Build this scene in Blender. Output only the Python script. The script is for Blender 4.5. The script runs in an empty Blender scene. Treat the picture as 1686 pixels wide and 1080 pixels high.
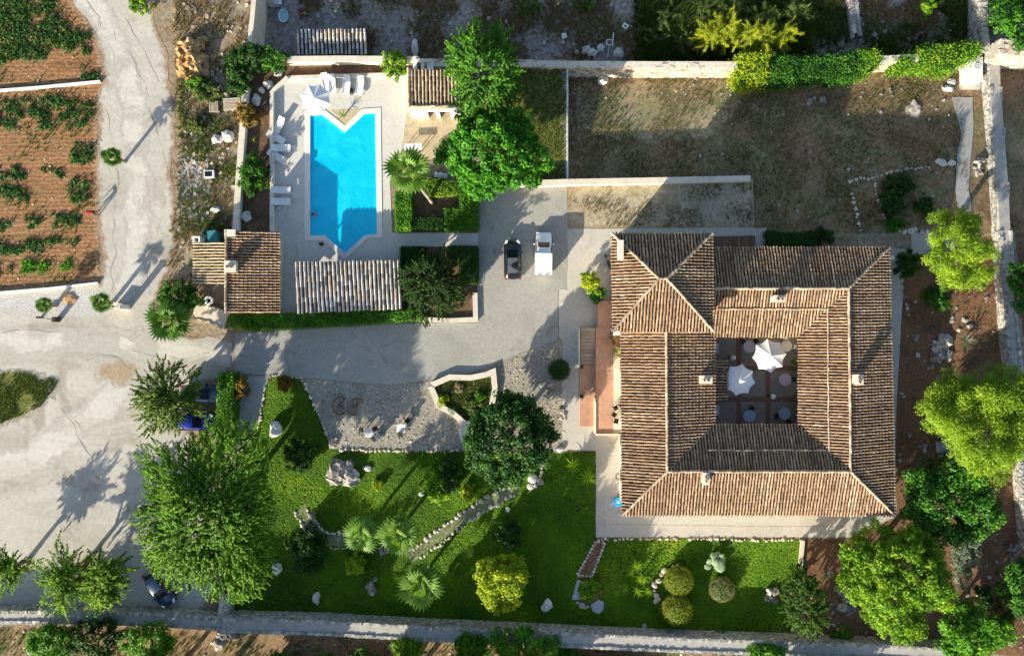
import bpy, bmesh, math, random
import numpy as np
from mathutils import Vector, Matrix, noise
from mathutils.geometry import delaunay_2d_cdt

SC = bpy.context.scene
COL = SC.collection
H = 70.0                 # flying height of the camera in metres
K = 16.5                 # picture scale at ground level: 16.5 px of the survey picture to the metre

def P(px, py, z=0.0):
    """survey point (px, py) lying at height z -> world position"""
    k = (H - z) / H / K
    return Vector(((px - 843.0) * k, (540.0 - py) * k, z))

# ------------------------------------------------------------------ camera, sky, sun, exposure
cam_d = bpy.data.cameras.new("camera")
cam = bpy.data.objects.new("camera", cam_d)
COL.objects.link(cam)
cam.location = (0, 0, H)
cam.rotation_euler = (0, 0, 0)
cam_d.sensor_width = 36.0
cam_d.lens = 36.0 * H / (1686 / K)
cam_d.clip_start = 1.0
cam_d.clip_end = 3000.0
SC.camera = cam

SUN_EL = math.radians(19.0)
SUN_DIR = Vector((0.62 * math.cos(SUN_EL), 0.785 * math.cos(SUN_EL), -math.sin(SUN_EL))).normalized()
world = bpy.data.worlds.new("World")
SC.world = world
world.use_nodes = True
wn = world.node_tree
bg = wn.nodes["Background"]
sky = wn.nodes.new("ShaderNodeTexSky")
sky.sky_type = 'NISHITA'
sky.sun_disc = False
sky.sun_elevation = SUN_EL
sky.sun_rotation = math.radians(180 + 38.3)
sky.altitude = 0
sky.air_density = 1.0
sky.dust_density = 1.2
sky.ozone_density = 1.0
wn.links.new(sky.outputs[0], bg.inputs[0])
bg.inputs[1].default_value = 0.105
sun_d = bpy.data.lights.new("sun", 'SUN')
sun_d.energy = 4.9
sun_d.angle = math.radians(0.6)
sun_d.color = (1.0, 0.90, 0.72)
sun = bpy.data.objects.new("sun", sun_d)
COL.objects.link(sun)
sun.rotation_mode = 'QUATERNION'
sun.rotation_quaternion = SUN_DIR.to_track_quat('-Z', 'Y')
sun.location = (-60, -75, 60)
SC.view_settings.view_transform = 'Standard'
SC.view_settings.look = 'None'
SC.view_settings.exposure = 1.15
SC.view_settings.gamma = 1.0
SC.view_settings.use_curve_mapping = False
try:
    SC.cycles.max_bounces = 6
    SC.cycles.transparent_max_bounces = 8
    SC.cycles.caustics_reflective = False
    SC.cycles.caustics_refractive = False
except Exception:
    pass

# ------------------------------------------------------------------ helpers
rng = random.Random(7)

def tag(o, label=None, cat=None, group=None, kind=None):
    if label: o['label'] = label
    if cat: o['category'] = cat
    if group: o['group'] = group
    if kind: o['kind'] = kind
    return o

def link(name, data, parent=None, loc=None, rotz=0.0):
    o = bpy.data.objects.new(name, data)
    COL.objects.link(o)
    if parent is not None: o.parent = parent
    if loc is not None: o.location = loc
    if rotz: o.rotation_euler = (0, 0, rotz)
    return o

def thing(name, label, cat, loc=(0, 0, 0), rotz=0.0, group=None, scale=None):
    o = link(name, None, None, loc, rotz)
    o.empty_display_size = 0.3
    if scale: o.scale = (scale, scale, scale)
    return tag(o, label, cat, group)

KIDS = {}
def kids(o):
    return [c for c in o.children]

def dup(root, loc, rotz=0.0, label=None, group=None, scale=None):
    r = root.copy(); COL.objects.link(r)
    r.location = loc; r.rotation_euler = (0, 0, rotz)
    if scale: r.scale = (scale, scale, scale)
    if label: r['label'] = label
    if group: r['group'] = group
    for ch in list(root.children):
        c = ch.copy(); COL.objects.link(c); c.parent = r
        for g in list(ch.children):
            d = g.copy(); COL.objects.link(d); d.parent = c
    return r

class MB:
    """collects shapes into one mesh; every shape gets its own random number (face attribute rnd)"""
    def __init__(self):
        self.v = []; self.f = []; self.m = []; self.r = []; self.smooth = False
    def add(self, verts, faces, mi=0, r=None):
        o = len(self.v)
        self.v.extend([tuple(x) for x in verts])
        if r is None: r = rng.random()
        for f in faces:
            self.f.append([i + o for i in f]); self.m.append(mi); self.r.append(r)
        return self
    def box(self, c, s, rz=0.0, mi=0, r=None, M=None, jit=0.0):
        hx, hy, hz = s[0] / 2, s[1] / 2, s[2] / 2
        pts = [Vector((x * hx, y * hy, z * hz)) for z in (-1, 1) for x, y in ((-1, -1), (1, -1), (1, 1), (-1, 1))]
        if jit: pts = [p + Vector((rng.uniform(-jit, jit), rng.uniform(-jit, jit), rng.uniform(-jit, jit))) for p in pts]
        R = M if M is not None else Matrix.Rotation(rz, 3, 'Z')
        c = Vector(c)
        pts = [c + R @ p for p in pts]
        return self.add(pts, [(3, 2, 1, 0), (4, 5, 6, 7), (0, 1, 5, 4), (1, 2, 6, 5), (2, 3, 7, 6), (3, 0, 4, 7)], mi, r)
    def prism(self, poly, z0, z1, mi=0, r=None, bottom=False):
        n = len(poly)
        area = sum(poly[i][0] * poly[(i + 1) % n][1] - poly[(i + 1) % n][0] * poly[i][1] for i in range(n))
        if area < 0: poly = list(reversed(poly))
        v = [(p[0], p[1], z0) for p in poly] + [(p[0], p[1], z1) for p in poly]
        f = [tuple(range(n, 2 * n))] + [(i, (i + 1) % n, n + (i + 1) % n, n + i) for i in range(n)]
        if bottom: f.append(tuple(reversed(range(n))))
        return self.add(v, f, mi, r)
    def tube(self, p0, p1, r0, r1, n=7, mi=0, r=None, cap=True):
        p0, p1 = Vector(p0), Vector(p1)
        d = (p1 - p0)
        q = d.to_track_quat('Z', 'Y').to_matrix() if d.length > 1e-6 else Matrix.Identity(3)
        v = []
        for p, rr in ((p0, r0), (p1, r1)):
            for i in range(n):
                a = 2 * math.pi * i / n
                v.append(p + q @ Vector((math.cos(a) * rr, math.sin(a) * rr, 0)))
        f = [(i, (i + 1) % n, n + (i + 1) % n, n + i) for i in range(n)]
        if cap: f += [tuple(range(n, 2 * n)), tuple(reversed(range(n)))]
        return self.add(v, f, mi, r)
    def path(self, pts, radii, n=7, mi=0):
        for i in range(len(pts) - 1):
            self.tube(pts[i], pts[i + 1], radii[i], radii[i + 1], n, mi, r=0.5)
        return self
    def lathe(self, prof, c=(0, 0, 0), n=16, mi=0, r=None):
        v = []; f = []
        for (rr, z) in prof:
            for i in range(n):
                a = 2 * math.pi * i / n
                v.append((c[0] + rr * math.cos(a), c[1] + rr * math.sin(a), c[2] + z))
        for k in range(len(prof) - 1):
            for i in range(n):
                j = (i + 1) % n
                f.append((k * n + i, k * n + j, (k + 1) * n + j, (k + 1) * n + i))
        f.append(tuple(range((len(prof) - 1) * n, len(prof) * n)))
        f.append(tuple(reversed(range(n))))
        return self.add(v, f, mi, r)
    def blob(self, c, s, sub=1, amp=0.25, seed=0, rz=0.0, mi=0, r=None, freq=1.3, flat=None):
        bm = bmesh.new(); bmesh.ops.create_icosphere(bm, subdivisions=sub, radius=1.0)
        R = Matrix.Rotation(rz, 3, 'Z'); c = Vector(c)
        vs = []
        for q in bm.verts:
            d = q.co.copy()
            k = 1 + amp * noise.noise(d * freq + Vector((seed * 3.7, seed * 1.3, seed * 7.1))) * 2
            d = d * k
            d = Vector((d.x * s[0], d.y * s[1], d.z * s[2]))
            if flat is not None and d.z > flat: d.z = flat + (d.z - flat) * 0.2
            vs.append(c + R @ d)
        bm.verts.ensure_lookup_table()
        fs = [tuple(q.index for q in f.verts) for f in bm.faces]
        bm.free()
        return self.add(vs, fs, mi, r)
    def mesh(self, name, mats, smooth=None):
        me = bpy.data.meshes.new(name)
        me.from_pydata(self.v, [], self.f)
        if not isinstance(mats, (list, tuple)): mats = [mats]
        for m in mats: me.materials.append(m)
        me.polygons.foreach_set("material_index", self.m)
        a = me.attributes.new("rnd", 'FLOAT', 'FACE')
        a.data.foreach_set("value", self.r)
        if smooth if smooth is not None else self.smooth:
            me.polygons.foreach_set("use_smooth", [True] * len(self.f))
        me.update()
        return me
    def build(self, name, mats, parent=None, loc=None, rotz=0.0, smooth=None):
        return link(name, self.mesh(name, mats, smooth), parent, loc, rotz)

def quad_mesh(name, V, rnd, mat, nv=4):
    """V: (N, nv, 3) numpy array of polygons -> mesh"""
    N = V.shape[0]
    me = bpy.data.meshes.new(name)
    me.vertices.add(N * nv)
    me.vertices.foreach_set("co", V.astype(np.float32).ravel())
    me.loops.add(N * nv)
    me.loops.foreach_set("vertex_index", np.arange(N * nv, dtype=np.int32))
    me.polygons.add(N)
    me.polygons.foreach_set("loop_start", np.arange(0, N * nv, nv, dtype=np.int32))
    me.polygons.foreach_set("loop_total", np.full(N, nv, dtype=np.int32))
    a = me.attributes.new("rnd", 'FLOAT', 'FACE')
    a.data.foreach_set("value", rnd.astype(np.float32))
    me.materials.append(mat)
    me.update(calc_edges=True)
    return me

def unit(a):
    return a / np.maximum(np.linalg.norm(a, axis=-1, keepdims=True), 1e-9)

def leaf_quads(pos, nrm, L, W, g, droop=0.0, axis=None):
    N = len(pos)
    t = g.normal(size=(N, 3)) if axis is None else axis
    t = unit(t - (t * nrm).sum(1, keepdims=True) * nrm)
    b = np.cross(nrm, t)
    L = (np.ones(N) * L)[:, None]; W = (np.ones(N) * W)[:, None]
    dn = nrm * (L * droop)
    return np.stack([pos - t * L * .5 - dn, pos + b * W * .5, pos + t * L * .5 - dn, pos - b * W * .5], axis=1)

# ------------------------------------------------------------------ materials
def new_mat(name):
    m = bpy.data.materials.new(name); m.use_nodes = True
    nt = m.node_tree
    return m, nt, nt.nodes["Principled BSDF"]

def rgb(c): return (c[0], c[1], c[2], 1.0)

def ramp(nt, stops):
    n = nt.nodes.new("ShaderNodeValToRGB")
    e = n.color_ramp.elements
    while len(e) < len(stops): e.new(0.5)
    for i, (p, c) in enumerate(stops):
        e[i].position = p; e[i].color = rgb(c)
    return n

def nz(nt, scale, detail=5, rough=0.6, vec=None, dist=0.0):
    n = nt.nodes.new("ShaderNodeTexNoise")
    n.inputs['Scale'].default_value = scale
    n.inputs['Detail'].default_value = detail
    n.inputs['Roughness'].default_value = rough
    n.inputs['Distortion'].default_value = dist
    if vec is not None: nt.links.new(vec, n.inputs['Vector'])
    return n

def mathn(nt, op, a, b=None, clamp=False):
    n = nt.nodes.new("ShaderNodeMath"); n.operation = op; n.use_clamp = clamp
    for i, x in enumerate((a, b)):
        if x is None: continue
        if isinstance(x, (int, float)): n.inputs[i].default_value = x
        else: nt.links.new(x, n.inputs[i])
    return n.outputs[0]

def mix(nt, fac, a, b, mode='MIX'):
    n = nt.nodes.new("ShaderNodeMix"); n.data_type = 'RGBA'; n.blend_type = mode
    for sock, x in ((n.inputs[0], fac), (n.inputs[6], a), (n.inputs[7], b)):
        if isinstance(x, (int, float)): sock.default_value = x
        elif isinstance(x, tuple): sock.default_value = rgb(x)
        else: nt.links.new(x, sock)
    return n.outputs[2]

def ground(name, cols, big=0.18, fine=3.0, rough=0.95, bump=0.4, contrast=0.5, edge=None, speck=None, streak=None, patch=None, furrow=None):
    """earth, gravel, grass: patches of the given colours, fine grain, optional specks (colour, density), optional border colour"""
    m, nt, b = new_mat(name)
    tc = nt.nodes.new("ShaderNodeTexCoord").outputs['Object']
    vec = tc
    if streak:
        mp = nt.nodes.new("ShaderNodeMapping"); nt.links.new(tc, mp.inputs[0])
        mp.inputs['Rotation'].default_value = (0, 0, streak[0]); mp.inputs['Scale'].default_value = (streak[1], 1, 1)
        vec = mp.outputs[0]
    n1 = nz(nt, big, 6, 0.62, vec, 0.6)
    r1 = ramp(nt, [(0.30 + 0.40 * i / max(1, len(cols) - 1), c) for i, c in enumerate(cols)])
    nt.links.new(n1.outputs[0], r1.inputs[0])
    col = r1.outputs[0]
    if patch:                                   # (colour, scale, threshold)
        npn = nz(nt, patch[1], 5, 0.7, tc, 0.8)
        f = mathn(nt, 'MULTIPLY', mathn(nt, 'SUBTRACT', npn.outputs[0], patch[2]), 9.0, True)
        col = mix(nt, f, col, patch[0])
    n2 = nz(nt, fine, 8, 0.72, tc)
    f2 = mathn(nt, 'ADD', mathn(nt, 'MULTIPLY', mathn(nt, 'SUBTRACT', n2.outputs[0], 0.5), contrast * 3.4), 1.0)
    col = mix(nt, 1.0, col, f2, 'MULTIPLY')
    if furrow:
        wv = nt.nodes.new("ShaderNodeTexWave"); wv.bands_direction = 'Y'; wv.inputs['Scale'].default_value = furrow; wv.inputs['Distortion'].default_value = 5.0; wv.inputs['Detail'].default_value = 4; wv.inputs['Detail Scale'].default_value = 1.5
        nt.links.new(tc, wv.inputs['Vector'])
        f2 = mathn(nt, 'MULTIPLY', f2, mathn(nt, 'ADD', mathn(nt, 'MULTIPLY', wv.outputs[0], 0.40), 0.78))
        col = mix(nt, 1.0, col, mathn(nt, 'ADD', mathn(nt, 'MULTIPLY', wv.outputs[0], 0.40), 0.78), 'MULTIPLY')
    if speck:
        vo = nt.nodes.new("ShaderNodeTexVoronoi"); vo.inputs['Scale'].default_value = speck[2] if len(speck) > 2 else 3.0
        nt.links.new(tc, vo.inputs['Vector'])
        n3 = nz(nt, 0.5, 3, 0.5, tc)
        th = mathn(nt, 'MULTIPLY', n3.outputs[0], speck[1])
        f = mathn(nt, 'MULTIPLY', mathn(nt, 'SUBTRACT', th, vo.outputs['Distance']), 18.0, True)
        col = mix(nt, f, col, speck[0])
    if edge:
        at = nt.nodes.new("ShaderNodeAttribute"); at.attribute_name = "edge"
        n4 = nz(nt, 1.1, 6, 0.7, tc)
        f = mathn(nt, 'ADD', at.outputs['Fac'], mathn(nt, 'MULTIPLY', mathn(nt, 'SUBTRACT', n4.outputs[0], 0.5), 1.6))
        f = mathn(nt, 'MULTIPLY', mathn(nt, 'SUBTRACT', f, 0.12), 2.4, True)
        ecol = mix(nt, 1.0, edge, f2, 'MULTIPLY')
        col = mix(nt, f, ecol, col)
    nt.links.new(col, b.inputs['Base Color'])
    b.inputs['Roughness'].default_value = rough
    b.inputs['Specular IOR Level'].default_value = 0.15
    if bump:
        bp = nt.nodes.new("ShaderNodeBump"); bp.inputs['Strength'].default_value = bump; bp.inputs['Distance'].default_value = 0.08
        nt.links.new(n2.outputs[0], bp.inputs['Height']); nt.links.new(bp.outputs[0], b.inputs['Normal'])
    return m

def solid(name, c, rough=0.6, metal=0.0, vary=0.12, scale=4.0, bump=0.0, spec=0.4, coat=0.0, dirt=None):
    m, nt, b = new_mat(name)
    tc = nt.nodes.new("ShaderNodeTexCoord").outputs['Object']
    n = nz(nt, scale, 6, 0.65, tc)
    f = mathn(nt, 'ADD', mathn(nt, 'MULTIPLY', mathn(nt, 'SUBTRACT', n.outputs[0], 0.5), vary * 4), 1.0)
    col = mix(nt, 1.0, c, f, 'MULTIPLY')
    if dirt:
        n2 = nz(nt, scale * .3, 6, 0.7, tc)
        fd = mathn(nt, 'MULTIPLY', mathn(nt, 'SUBTRACT', n2.outputs[0], 0.52), 5.0, True)
        col = mix(nt, mathn(nt, 'MULTIPLY', fd, 0.7), col, dirt)
    nt.links.new(col, b.inputs['Base Color'])
    b.inputs['Roughness'].default_value = rough; b.inputs['Metallic'].default_value = metal
    b.inputs['Specular IOR Level'].default_value = spec; b.inputs['Coat Weight'].default_value = coat
    if bump:
        bp = nt.nodes.new("ShaderNodeBump"); bp.inputs['Strength'].default_value = bump; bp.inputs['Distance'].default_value = 0.05
        nt.links.new(n.outputs[0], bp.inputs['Height']); nt.links.new(bp.outputs[0], b.inputs['Normal'])
    return m

def pieces(name, stops, rough=0.9, grain=0.35, scale=6.0, bump=0.3, per_object=False, patch=None):
    """colour picked per piece (tile, stone, plank) from the stops, with grain on top"""
    m, nt, b = new_mat(name)
    if per_object:
        src = nt.nodes.new("ShaderNodeObjectInfo").outputs['Random']
    else:
        at = nt.nodes.new("ShaderNodeAttribute"); at.attribute_name = "rnd"; src = at.outputs['Fac']
    r = ramp(nt, stops); nt.links.new(src, r.inputs[0])
    geo = nt.nodes.new("ShaderNodeNewGeometry").outputs['Position']
    n = nz(nt, scale, 6, 0.7, geo)
    f = mathn(nt, 'ADD', mathn(nt, 'MULTIPLY', mathn(nt, 'SUBTRACT', n.outputs[0], 0.5), grain * 4), 1.0)
    col = mix(nt, 1.0, r.outputs[0], f, 'MULTIPLY')
    if patch:
        n2 = nz(nt, patch[1], 6, 0.7, geo)
        fp = mathn(nt, 'MULTIPLY', mathn(nt, 'SUBTRACT', n2.outputs[0], patch[2]), 5.0, True)
        col = mix(nt, mathn(nt, 'MULTIPLY', fp, patch[3]), col, patch[0])
    nt.links.new(col, b.inputs['Base Color'])
    b.inputs['Roughness'].default_value = rough; b.inputs['Specular IOR Level'].default_value = 0.2
    if bump:
        bp = nt.nodes.new("ShaderNodeBump"); bp.inputs['Strength'].default_value = bump; bp.inputs['Distance'].default_value = 0.04
        nt.links.new(n.outputs[0], bp.inputs['Height']); nt.links.new(bp.outputs[0], b.inputs['Normal'])
    return m

def leafmat(name, dark, light, tip=None, trans=0.35, rough=0.55):
    m, nt, b = new_mat(name)
    at = nt.nodes.new("ShaderNodeAttribute"); at.attribute_name = "rnd"
    st = [(0.05, dark), (0.75, light)]
    if tip: st.append((0.97, tip))
    r = ramp(nt, st); nt.links.new(at.outputs['Fac'], r.inputs[0])
    nt.links.new(r.outputs[0], b.inputs['Base Color'])
    b.inputs['Roughness'].default_value = rough; b.inputs['Specular IOR Level'].default_value = 0.25
    tr = nt.nodes.new("ShaderNodeBsdfTranslucent")
    tcol = mix(nt, 1.0, r.outputs[0], (1.35, 1.25, 0.55), 'MULTIPLY')
    nt.links.new(tcol, tr.inputs[0])
    ms = nt.nodes.new("ShaderNodeMixShader"); ms.inputs[0].default_value = trans
    nt.links.new(b.outputs[0], ms.inputs[1]); nt.links.new(tr.outputs[0], ms.inputs[2])
    nt.links.new(ms.outputs[0], nt.nodes["Material Output"].inputs['Surface'])
    return m

M = {}
SOIL = (0.20, 0.115, 0.065); SAND = (0.36, 0.27, 0.18); PALE = (0.50, 0.46, 0.40)
M['ground'] = ground("scrub_ground", [(0.16, 0.125, 0.075), (0.26, 0.195, 0.125), (0.30, 0.25, 0.18), (0.19, 0.17, 0.09)], 0.22, 2.2, contrast=0.75, bump=0.8, speck=((0.55, 0.5, 0.43), 0.22, 2.2))
M['low'] = ground("dark_scrub", [(0.17, 0.14, 0.125), (0.30, 0.26, 0.24), (0.24, 0.205, 0.16), (0.38, 0.345, 0.315)], 0.13, 2.0, contrast=0.9, bump=0.9, speck=((0.55, 0.53, 0.5), 0.25, 2.0), patch=((0.10, 0.12, 0.05), 0.16, 0.57))
M['yard'] = ground("dry_grass_yard", [(0.11, 0.07, 0.042), (0.25, 0.17, 0.10), (0.18, 0.155, 0.08), (0.34, 0.255, 0.155)], 0.14, 2.6, contrast=0.8, bump=0.8, edge=(0.2, 0.14, 0.08), speck=((0.36, 0.31, 0.25), 0.12, 2.5), patch=((0.24, 0.12, 0.05), 0.2, 0.60))
M['strip'] = ground("sandy_grass", [(0.32, 0.27, 0.18), (0.40, 0.35, 0.25), (0.24, 0.22, 0.12)], 0.3, 2.6, contrast=0.6, bump=0.6, edge=(0.3, 0.24, 0.15))
M['field'] = ground("red_field_soil", [(0.22, 0.11, 0.05), (0.31, 0.165, 0.08), (0.25, 0.14, 0.065), (0.36, 0.21, 0.11)], 0.35, 3.0, contrast=0.75, bump=1.0, edge=(0.34, 0.22, 0.13), speck=((0.4, 0.28, 0.18), 0.18, 2.6), streak=(0, 0.25), furrow=.75)
M['gravel'] = ground("pale_gravel", [(0.33, 0.31, 0.26), (0.43, 0.405, 0.35), (0.485, 0.46, 0.405), (0.36, 0.33, 0.27)], 0.16, 2.2, contrast=0.22, bump=0.3, edge=(0.30, 0.22, 0.15), streak=(1.2, 0.30), patch=((0.345, 0.31, 0.255), 0.2, 0.53))
M['drive'] = ground("worn_concrete_drive", [(0.28, 0.275, 0.245), (0.34, 0.335, 0.30), (0.31, 0.30, 0.27)], 0.25, 3.5, contrast=0.26, bump=0.25, rough=0.9, patch=((0.235, 0.23, 0.21), 0.4, 0.58))
M['deck'] = ground("pool_deck_stone", [(0.48, 0.46, 0.415), (0.56, 0.54, 0.49), (0.52, 0.50, 0.445)], 0.35, 3.0, contrast=0.16, bump=0.1, rough=0.8, patch=((0.42, 0.40, 0.36), 0.5, 0.60))
M['cobble'] = ground("honey_cobble", [(0.42, 0.34, 0.21), (0.50, 0.42, 0.28), (0.38, 0.30, 0.19)], 0.8, 4.0, contrast=0.35, bump=0.4, speck=((0.30, 0.25, 0.16), 0.3, 5.0))
M['lawn'] = ground("lawn_green", [(0.014, 0.036, 0.004), (0.03, 0.075, 0.005), (0.06, 0.12, 0.007), (0.10, 0.14, 0.012)], 0.2, 3.2, contrast=0.7, bump=1.0, edge=(0.05, 0.06, 0.015))
M['wild'] = ground("rough_grass", [(0.10, 0.10, 0.03), (0.15, 0.16, 0.04), (0.075, 0.09, 0.02)], 0.3, 3.0, contrast=0.6, bump=0.9, edge=(0.33, 0.30, 0.24))
M['pebble'] = ground("grey_pebbles", [(0.23, 0.21, 0.17), (0.30, 0.28, 0.23), (0.36, 0.32, 0.25)], 0.5, 4.0, contrast=0.95, bump=0.7, speck=((0.45, 0.42, 0.37), 0.4, 4.5))
M['bed'] = ground("dark_bed_soil", [(0.085, 0.055, 0.038), (0.14, 0.09, 0.055), (0.19, 0.115, 0.065)], 0.3, 2.8, contrast=0.7, bump=0.9, speck=((0.4, 0.34, 0.27), 0.2, 2.4))
M['redbed'] = ground("red_bed_soil", [(0.10, 0.058, 0.036), (0.20, 0.11, 0.06), (0.15, 0.09, 0.05)], 0.25, 2.8, contrast=0.7, bump=0.9, speck=((0.45, 0.38, 0.3), 0.22, 2.4))
M['pave'] = ground("terrace_concrete", [(0.41, 0.385, 0.33), (0.48, 0.45, 0.39), (0.44, 0.415, 0.36)], 0.3, 3.0, contrast=0.2, bump=0.15, rough=0.85, patch=((0.33, 0.31, 0.27), 0.45, 0.60))
M['greypath'] = ground("grey_concrete_path", [(0.34, 0.33, 0.31), (0.42, 0.41, 0.385)], 0.4, 3.0, contrast=0.2, bump=0.15)
M['stonepath'] = ground("stone_path_surface", [(0.22, 0.19, 0.15), (0.32, 0.27, 0.20), (0.40, 0.33, 0.23)], 0.7, 4.0, contrast=0.5, bump=0.6)
M['pond'] = ground("olive_bed", [(0.045, 0.05, 0.012), (0.085, 0.085, 0.02), (0.06, 0.065, 0.014)], 0.8, 4.0, contrast=0.7, bump=0.7)
M['crack'] = solid("dark_crack", (0.27, 0.25, 0.21), 0.95, vary=0.25, scale=3)
M['patch'] = ground("drive_patch", [(0.22, 0.20, 0.17), (0.27, 0.25, 0.21)], 0.6, 4.0, contrast=0.3)
M['ruts'] = ground("packed_track", [(0.48, 0.455, 0.40), (0.54, 0.52, 0.465), (0.43, 0.40, 0.34)], 0.3, 2.2, contrast=0.2, bump=0.25, edge=(0.41, 0.39, 0.345), streak=(1.35, 0.15))
M['dusty'] = ground("brown_dust", [(0.33, 0.25, 0.17), (0.38, 0.30, 0.21)], 0.5, 2.6, contrast=0.4, bump=0.3, edge=(0.40, 0.375, 0.325))
M['tile'] = pieces("clay_tiles", [(0.0, (0.17, 0.105, 0.065)), (0.3, (0.275, 0.18, 0.11)), (0.6, (0.36, 0.245, 0.155)), (0.85, (0.45, 0.325, 0.215)), (1.0, (0.60, 0.47, 0.34))], grain=0.34, scale=5, patch=((0.12, 0.095, 0.07), 0.6, 0.53, 0.7))
M['tile_bed'] = pieces("tile_channels", [(0.0, (0.05, 0.032, 0.022)), (1.0, (0.08, 0.052, 0.034))], grain=0.3, scale=4)
M['tile_pale'] = pieces("sandy_tiles", [(0.0, (0.30, 0.23, 0.14)), (0.5, (0.46, 0.36, 0.23)), (1.0, (0.58, 0.47, 0.32))], grain=0.25, scale=5)
M['tile_grey'] = pieces("mixed_grey_tiles", [(0.0, (0.15, 0.15, 0.155)), (0.22, (0.32, 0.315, 0.305)), (0.5, (0.48, 0.465, 0.44)), (0.8, (0.62, 0.605, 0.57)), (0.9, (0.50, 0.38, 0.28)), (1.0, (0.62, 0.55, 0.45))], grain=0.2, scale=5, per_object=True)
M['tile_beige'] = pieces("beige_tiles", [(0.0, (0.30, 0.24, 0.17)), (0.6, (0.44, 0.36, 0.25)), (1.0, (0.56, 0.46, 0.33))], grain=0.25, scale=5, per_object=True)
M['ridge'] = pieces("ridge_tiles", [(0.0, (0.28, 0.20, 0.135)), (0.6, (0.42, 0.32, 0.225)), (1.0, (0.58, 0.46, 0.34))], grain=0.4, scale=5)
M['stucco'] = solid("cream_stucco", (0.66, 0.58, 0.45), 0.9, vary=0.08, scale=1.5, dirt=(0.5, 0.42, 0.31))
M['white'] = solid("white_render", (0.78, 0.76, 0.71), 0.85, vary=0.06, scale=1.5, dirt=(0.6, 0.57, 0.5))
M['cap'] = solid("pale_coping", (0.62, 0.57, 0.47), 0.85, vary=0.14, scale=2.0, dirt=(0.40, 0.36, 0.28))
M['coping'] = solid("pool_coping", (0.70, 0.66, 0.59), 0.7, vary=0.08, scale=2.0)
M['stone'] = pieces("grey_limestone", [(0.0, (0.22, 0.215, 0.20)), (0.5, (0.34, 0.33, 0.30)), (1.0, (0.48, 0.46, 0.42))], grain=0.5, scale=3)
M['stone_warm'] = pieces("warm_limestone", [(0.0, (0.34, 0.28, 0.21)), (0.5, (0.50, 0.43, 0.33)), (1.0, (0.66, 0.59, 0.48))], grain=0.4, scale=3)
M['rock'] = pieces("weathered_rock", [(0.0, (0.20, 0.185, 0.17)), (0.5, (0.34, 0.305, 0.27)), (1.0, (0.46, 0.41, 0.36))], grain=0.8, scale=2.2, bump=1.0, patch=((0.08, 0.08, 0.08), 1.6, 0.47, 0.85))
M['boulder_white'] = pieces("white_rock", [(0.0, (0.50, 0.48, 0.45)), (1.0, (0.66, 0.64, 0.59))], grain=0.3, scale=2.5, bump=0.6)
M['mortar'] = solid("grey_mortar", (0.38, 0.365, 0.33), 0.95, vary=0.25, scale=2.2, bump=.4, dirt=(0.25, 0.24, 0.21))
M['wood'] = pieces("grey_timber", [(0.0, (0.36, 0.30, 0.23)), (1.0, (0.55, 0.48, 0.39))], grain=0.3, scale=8)
M['brownwood'] = pieces("brown_timber", [(0.0, (0.14, 0.085, 0.05)), (1.0, (0.22, 0.14, 0.085))], grain=0.3, scale=8)
M['bark'] = solid("bark", (0.17, 0.125, 0.09), 0.95, vary=0.3, scale=6, bump=0.6)
M['palebark'] = solid("pale_palm_bark", (0.34, 0.28, 0.21), 0.95, vary=0.3, scale=8, bump=0.6)
M['terracotta'] = ground("terracotta_paving", [(0.40, 0.215, 0.135), (0.48, 0.27, 0.175), (0.52, 0.33, 0.225)], 0.5, 3.0, contrast=0.25, bump=0.2)
M['redtile'] = solid("red_floor_tile", (0.20, 0.115, 0.085), 0.75, vary=0.15, scale=3)
M['greytile'] = ground("grey_floor_tiles", [(0.24, 0.23, 0.20), (0.31, 0.295, 0.26)], 0.7, 4.0, contrast=0.25, bump=0.15)
M['cloth'] = solid("white_cloth", (0.80, 0.80, 0.79), 0.9, vary=0.02, scale=3)
M['plastic'] = solid("white_plastic", (0.70, 0.70, 0.69), 0.4, vary=0.03)
M['greyplastic'] = solid("grey_plastic", (0.45, 0.48, 0.51), 0.5, vary=0.05)
M['dark'] = solid("black_material", (0.025, 0.025, 0.027), 0.5, vary=0.1)
M['iron'] = solid("dark_iron", (0.05, 0.045, 0.04), 0.6, metal=0.4, vary=0.2)
M['steel'] = solid("galvanised_steel", (0.55, 0.57, 0.59), 0.4, metal=0.8, vary=0.1)
M['steptile'] = pieces('step_tile', [(0.0, (0.30, 0.24, 0.175)), (1.0, (0.40, 0.32, 0.235))], grain=0.25, scale=5)
M['lilac'] = solid("lilac_mosaic", (0.42, 0.38, 0.50), 0.5, vary=0.45, scale=22)
M['bluetop'] = solid("blue_mosaic", (0.30, 0.44, 0.58), 0.45, vary=0.3, scale=18)
M['whitetop'] = solid("cream_table_top", (0.72, 0.71, 0.64), 0.5, vary=0.05)
M['glass'] = solid("dark_glass", (0.012, 0.016, 0.02), 0.1, vary=0.05, spec=0.25)
M['blackpaint'] = solid("black_paint", (0.012, 0.013, 0.014), 0.28, vary=0.05, coat=0.6)
M['roofgrey'] = solid("dark_grey_roof", (0.10, 0.11, 0.115), 0.3, vary=0.06, coat=0.5)
M['whitepaint'] = solid("white_paint", (0.80, 0.80, 0.79), 0.3, vary=0.03, coat=0.6)
M['bluepaint'] = solid("blue_paint", (0.015, 0.025, 0.30), 0.25, vary=0.05, coat=0.7)
M['navypaint'] = solid("navy_paint", (0.018, 0.035, 0.085), 0.25, vary=0.05, coat=0.7)
M['tyre'] = solid("tyre_rubber", (0.02, 0.02, 0.02), 0.9)
M['lampwhite'] = solid("lamp_lens", (0.75, 0.76, 0.77), 0.12, vary=0.03, coat=0.5)
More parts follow.
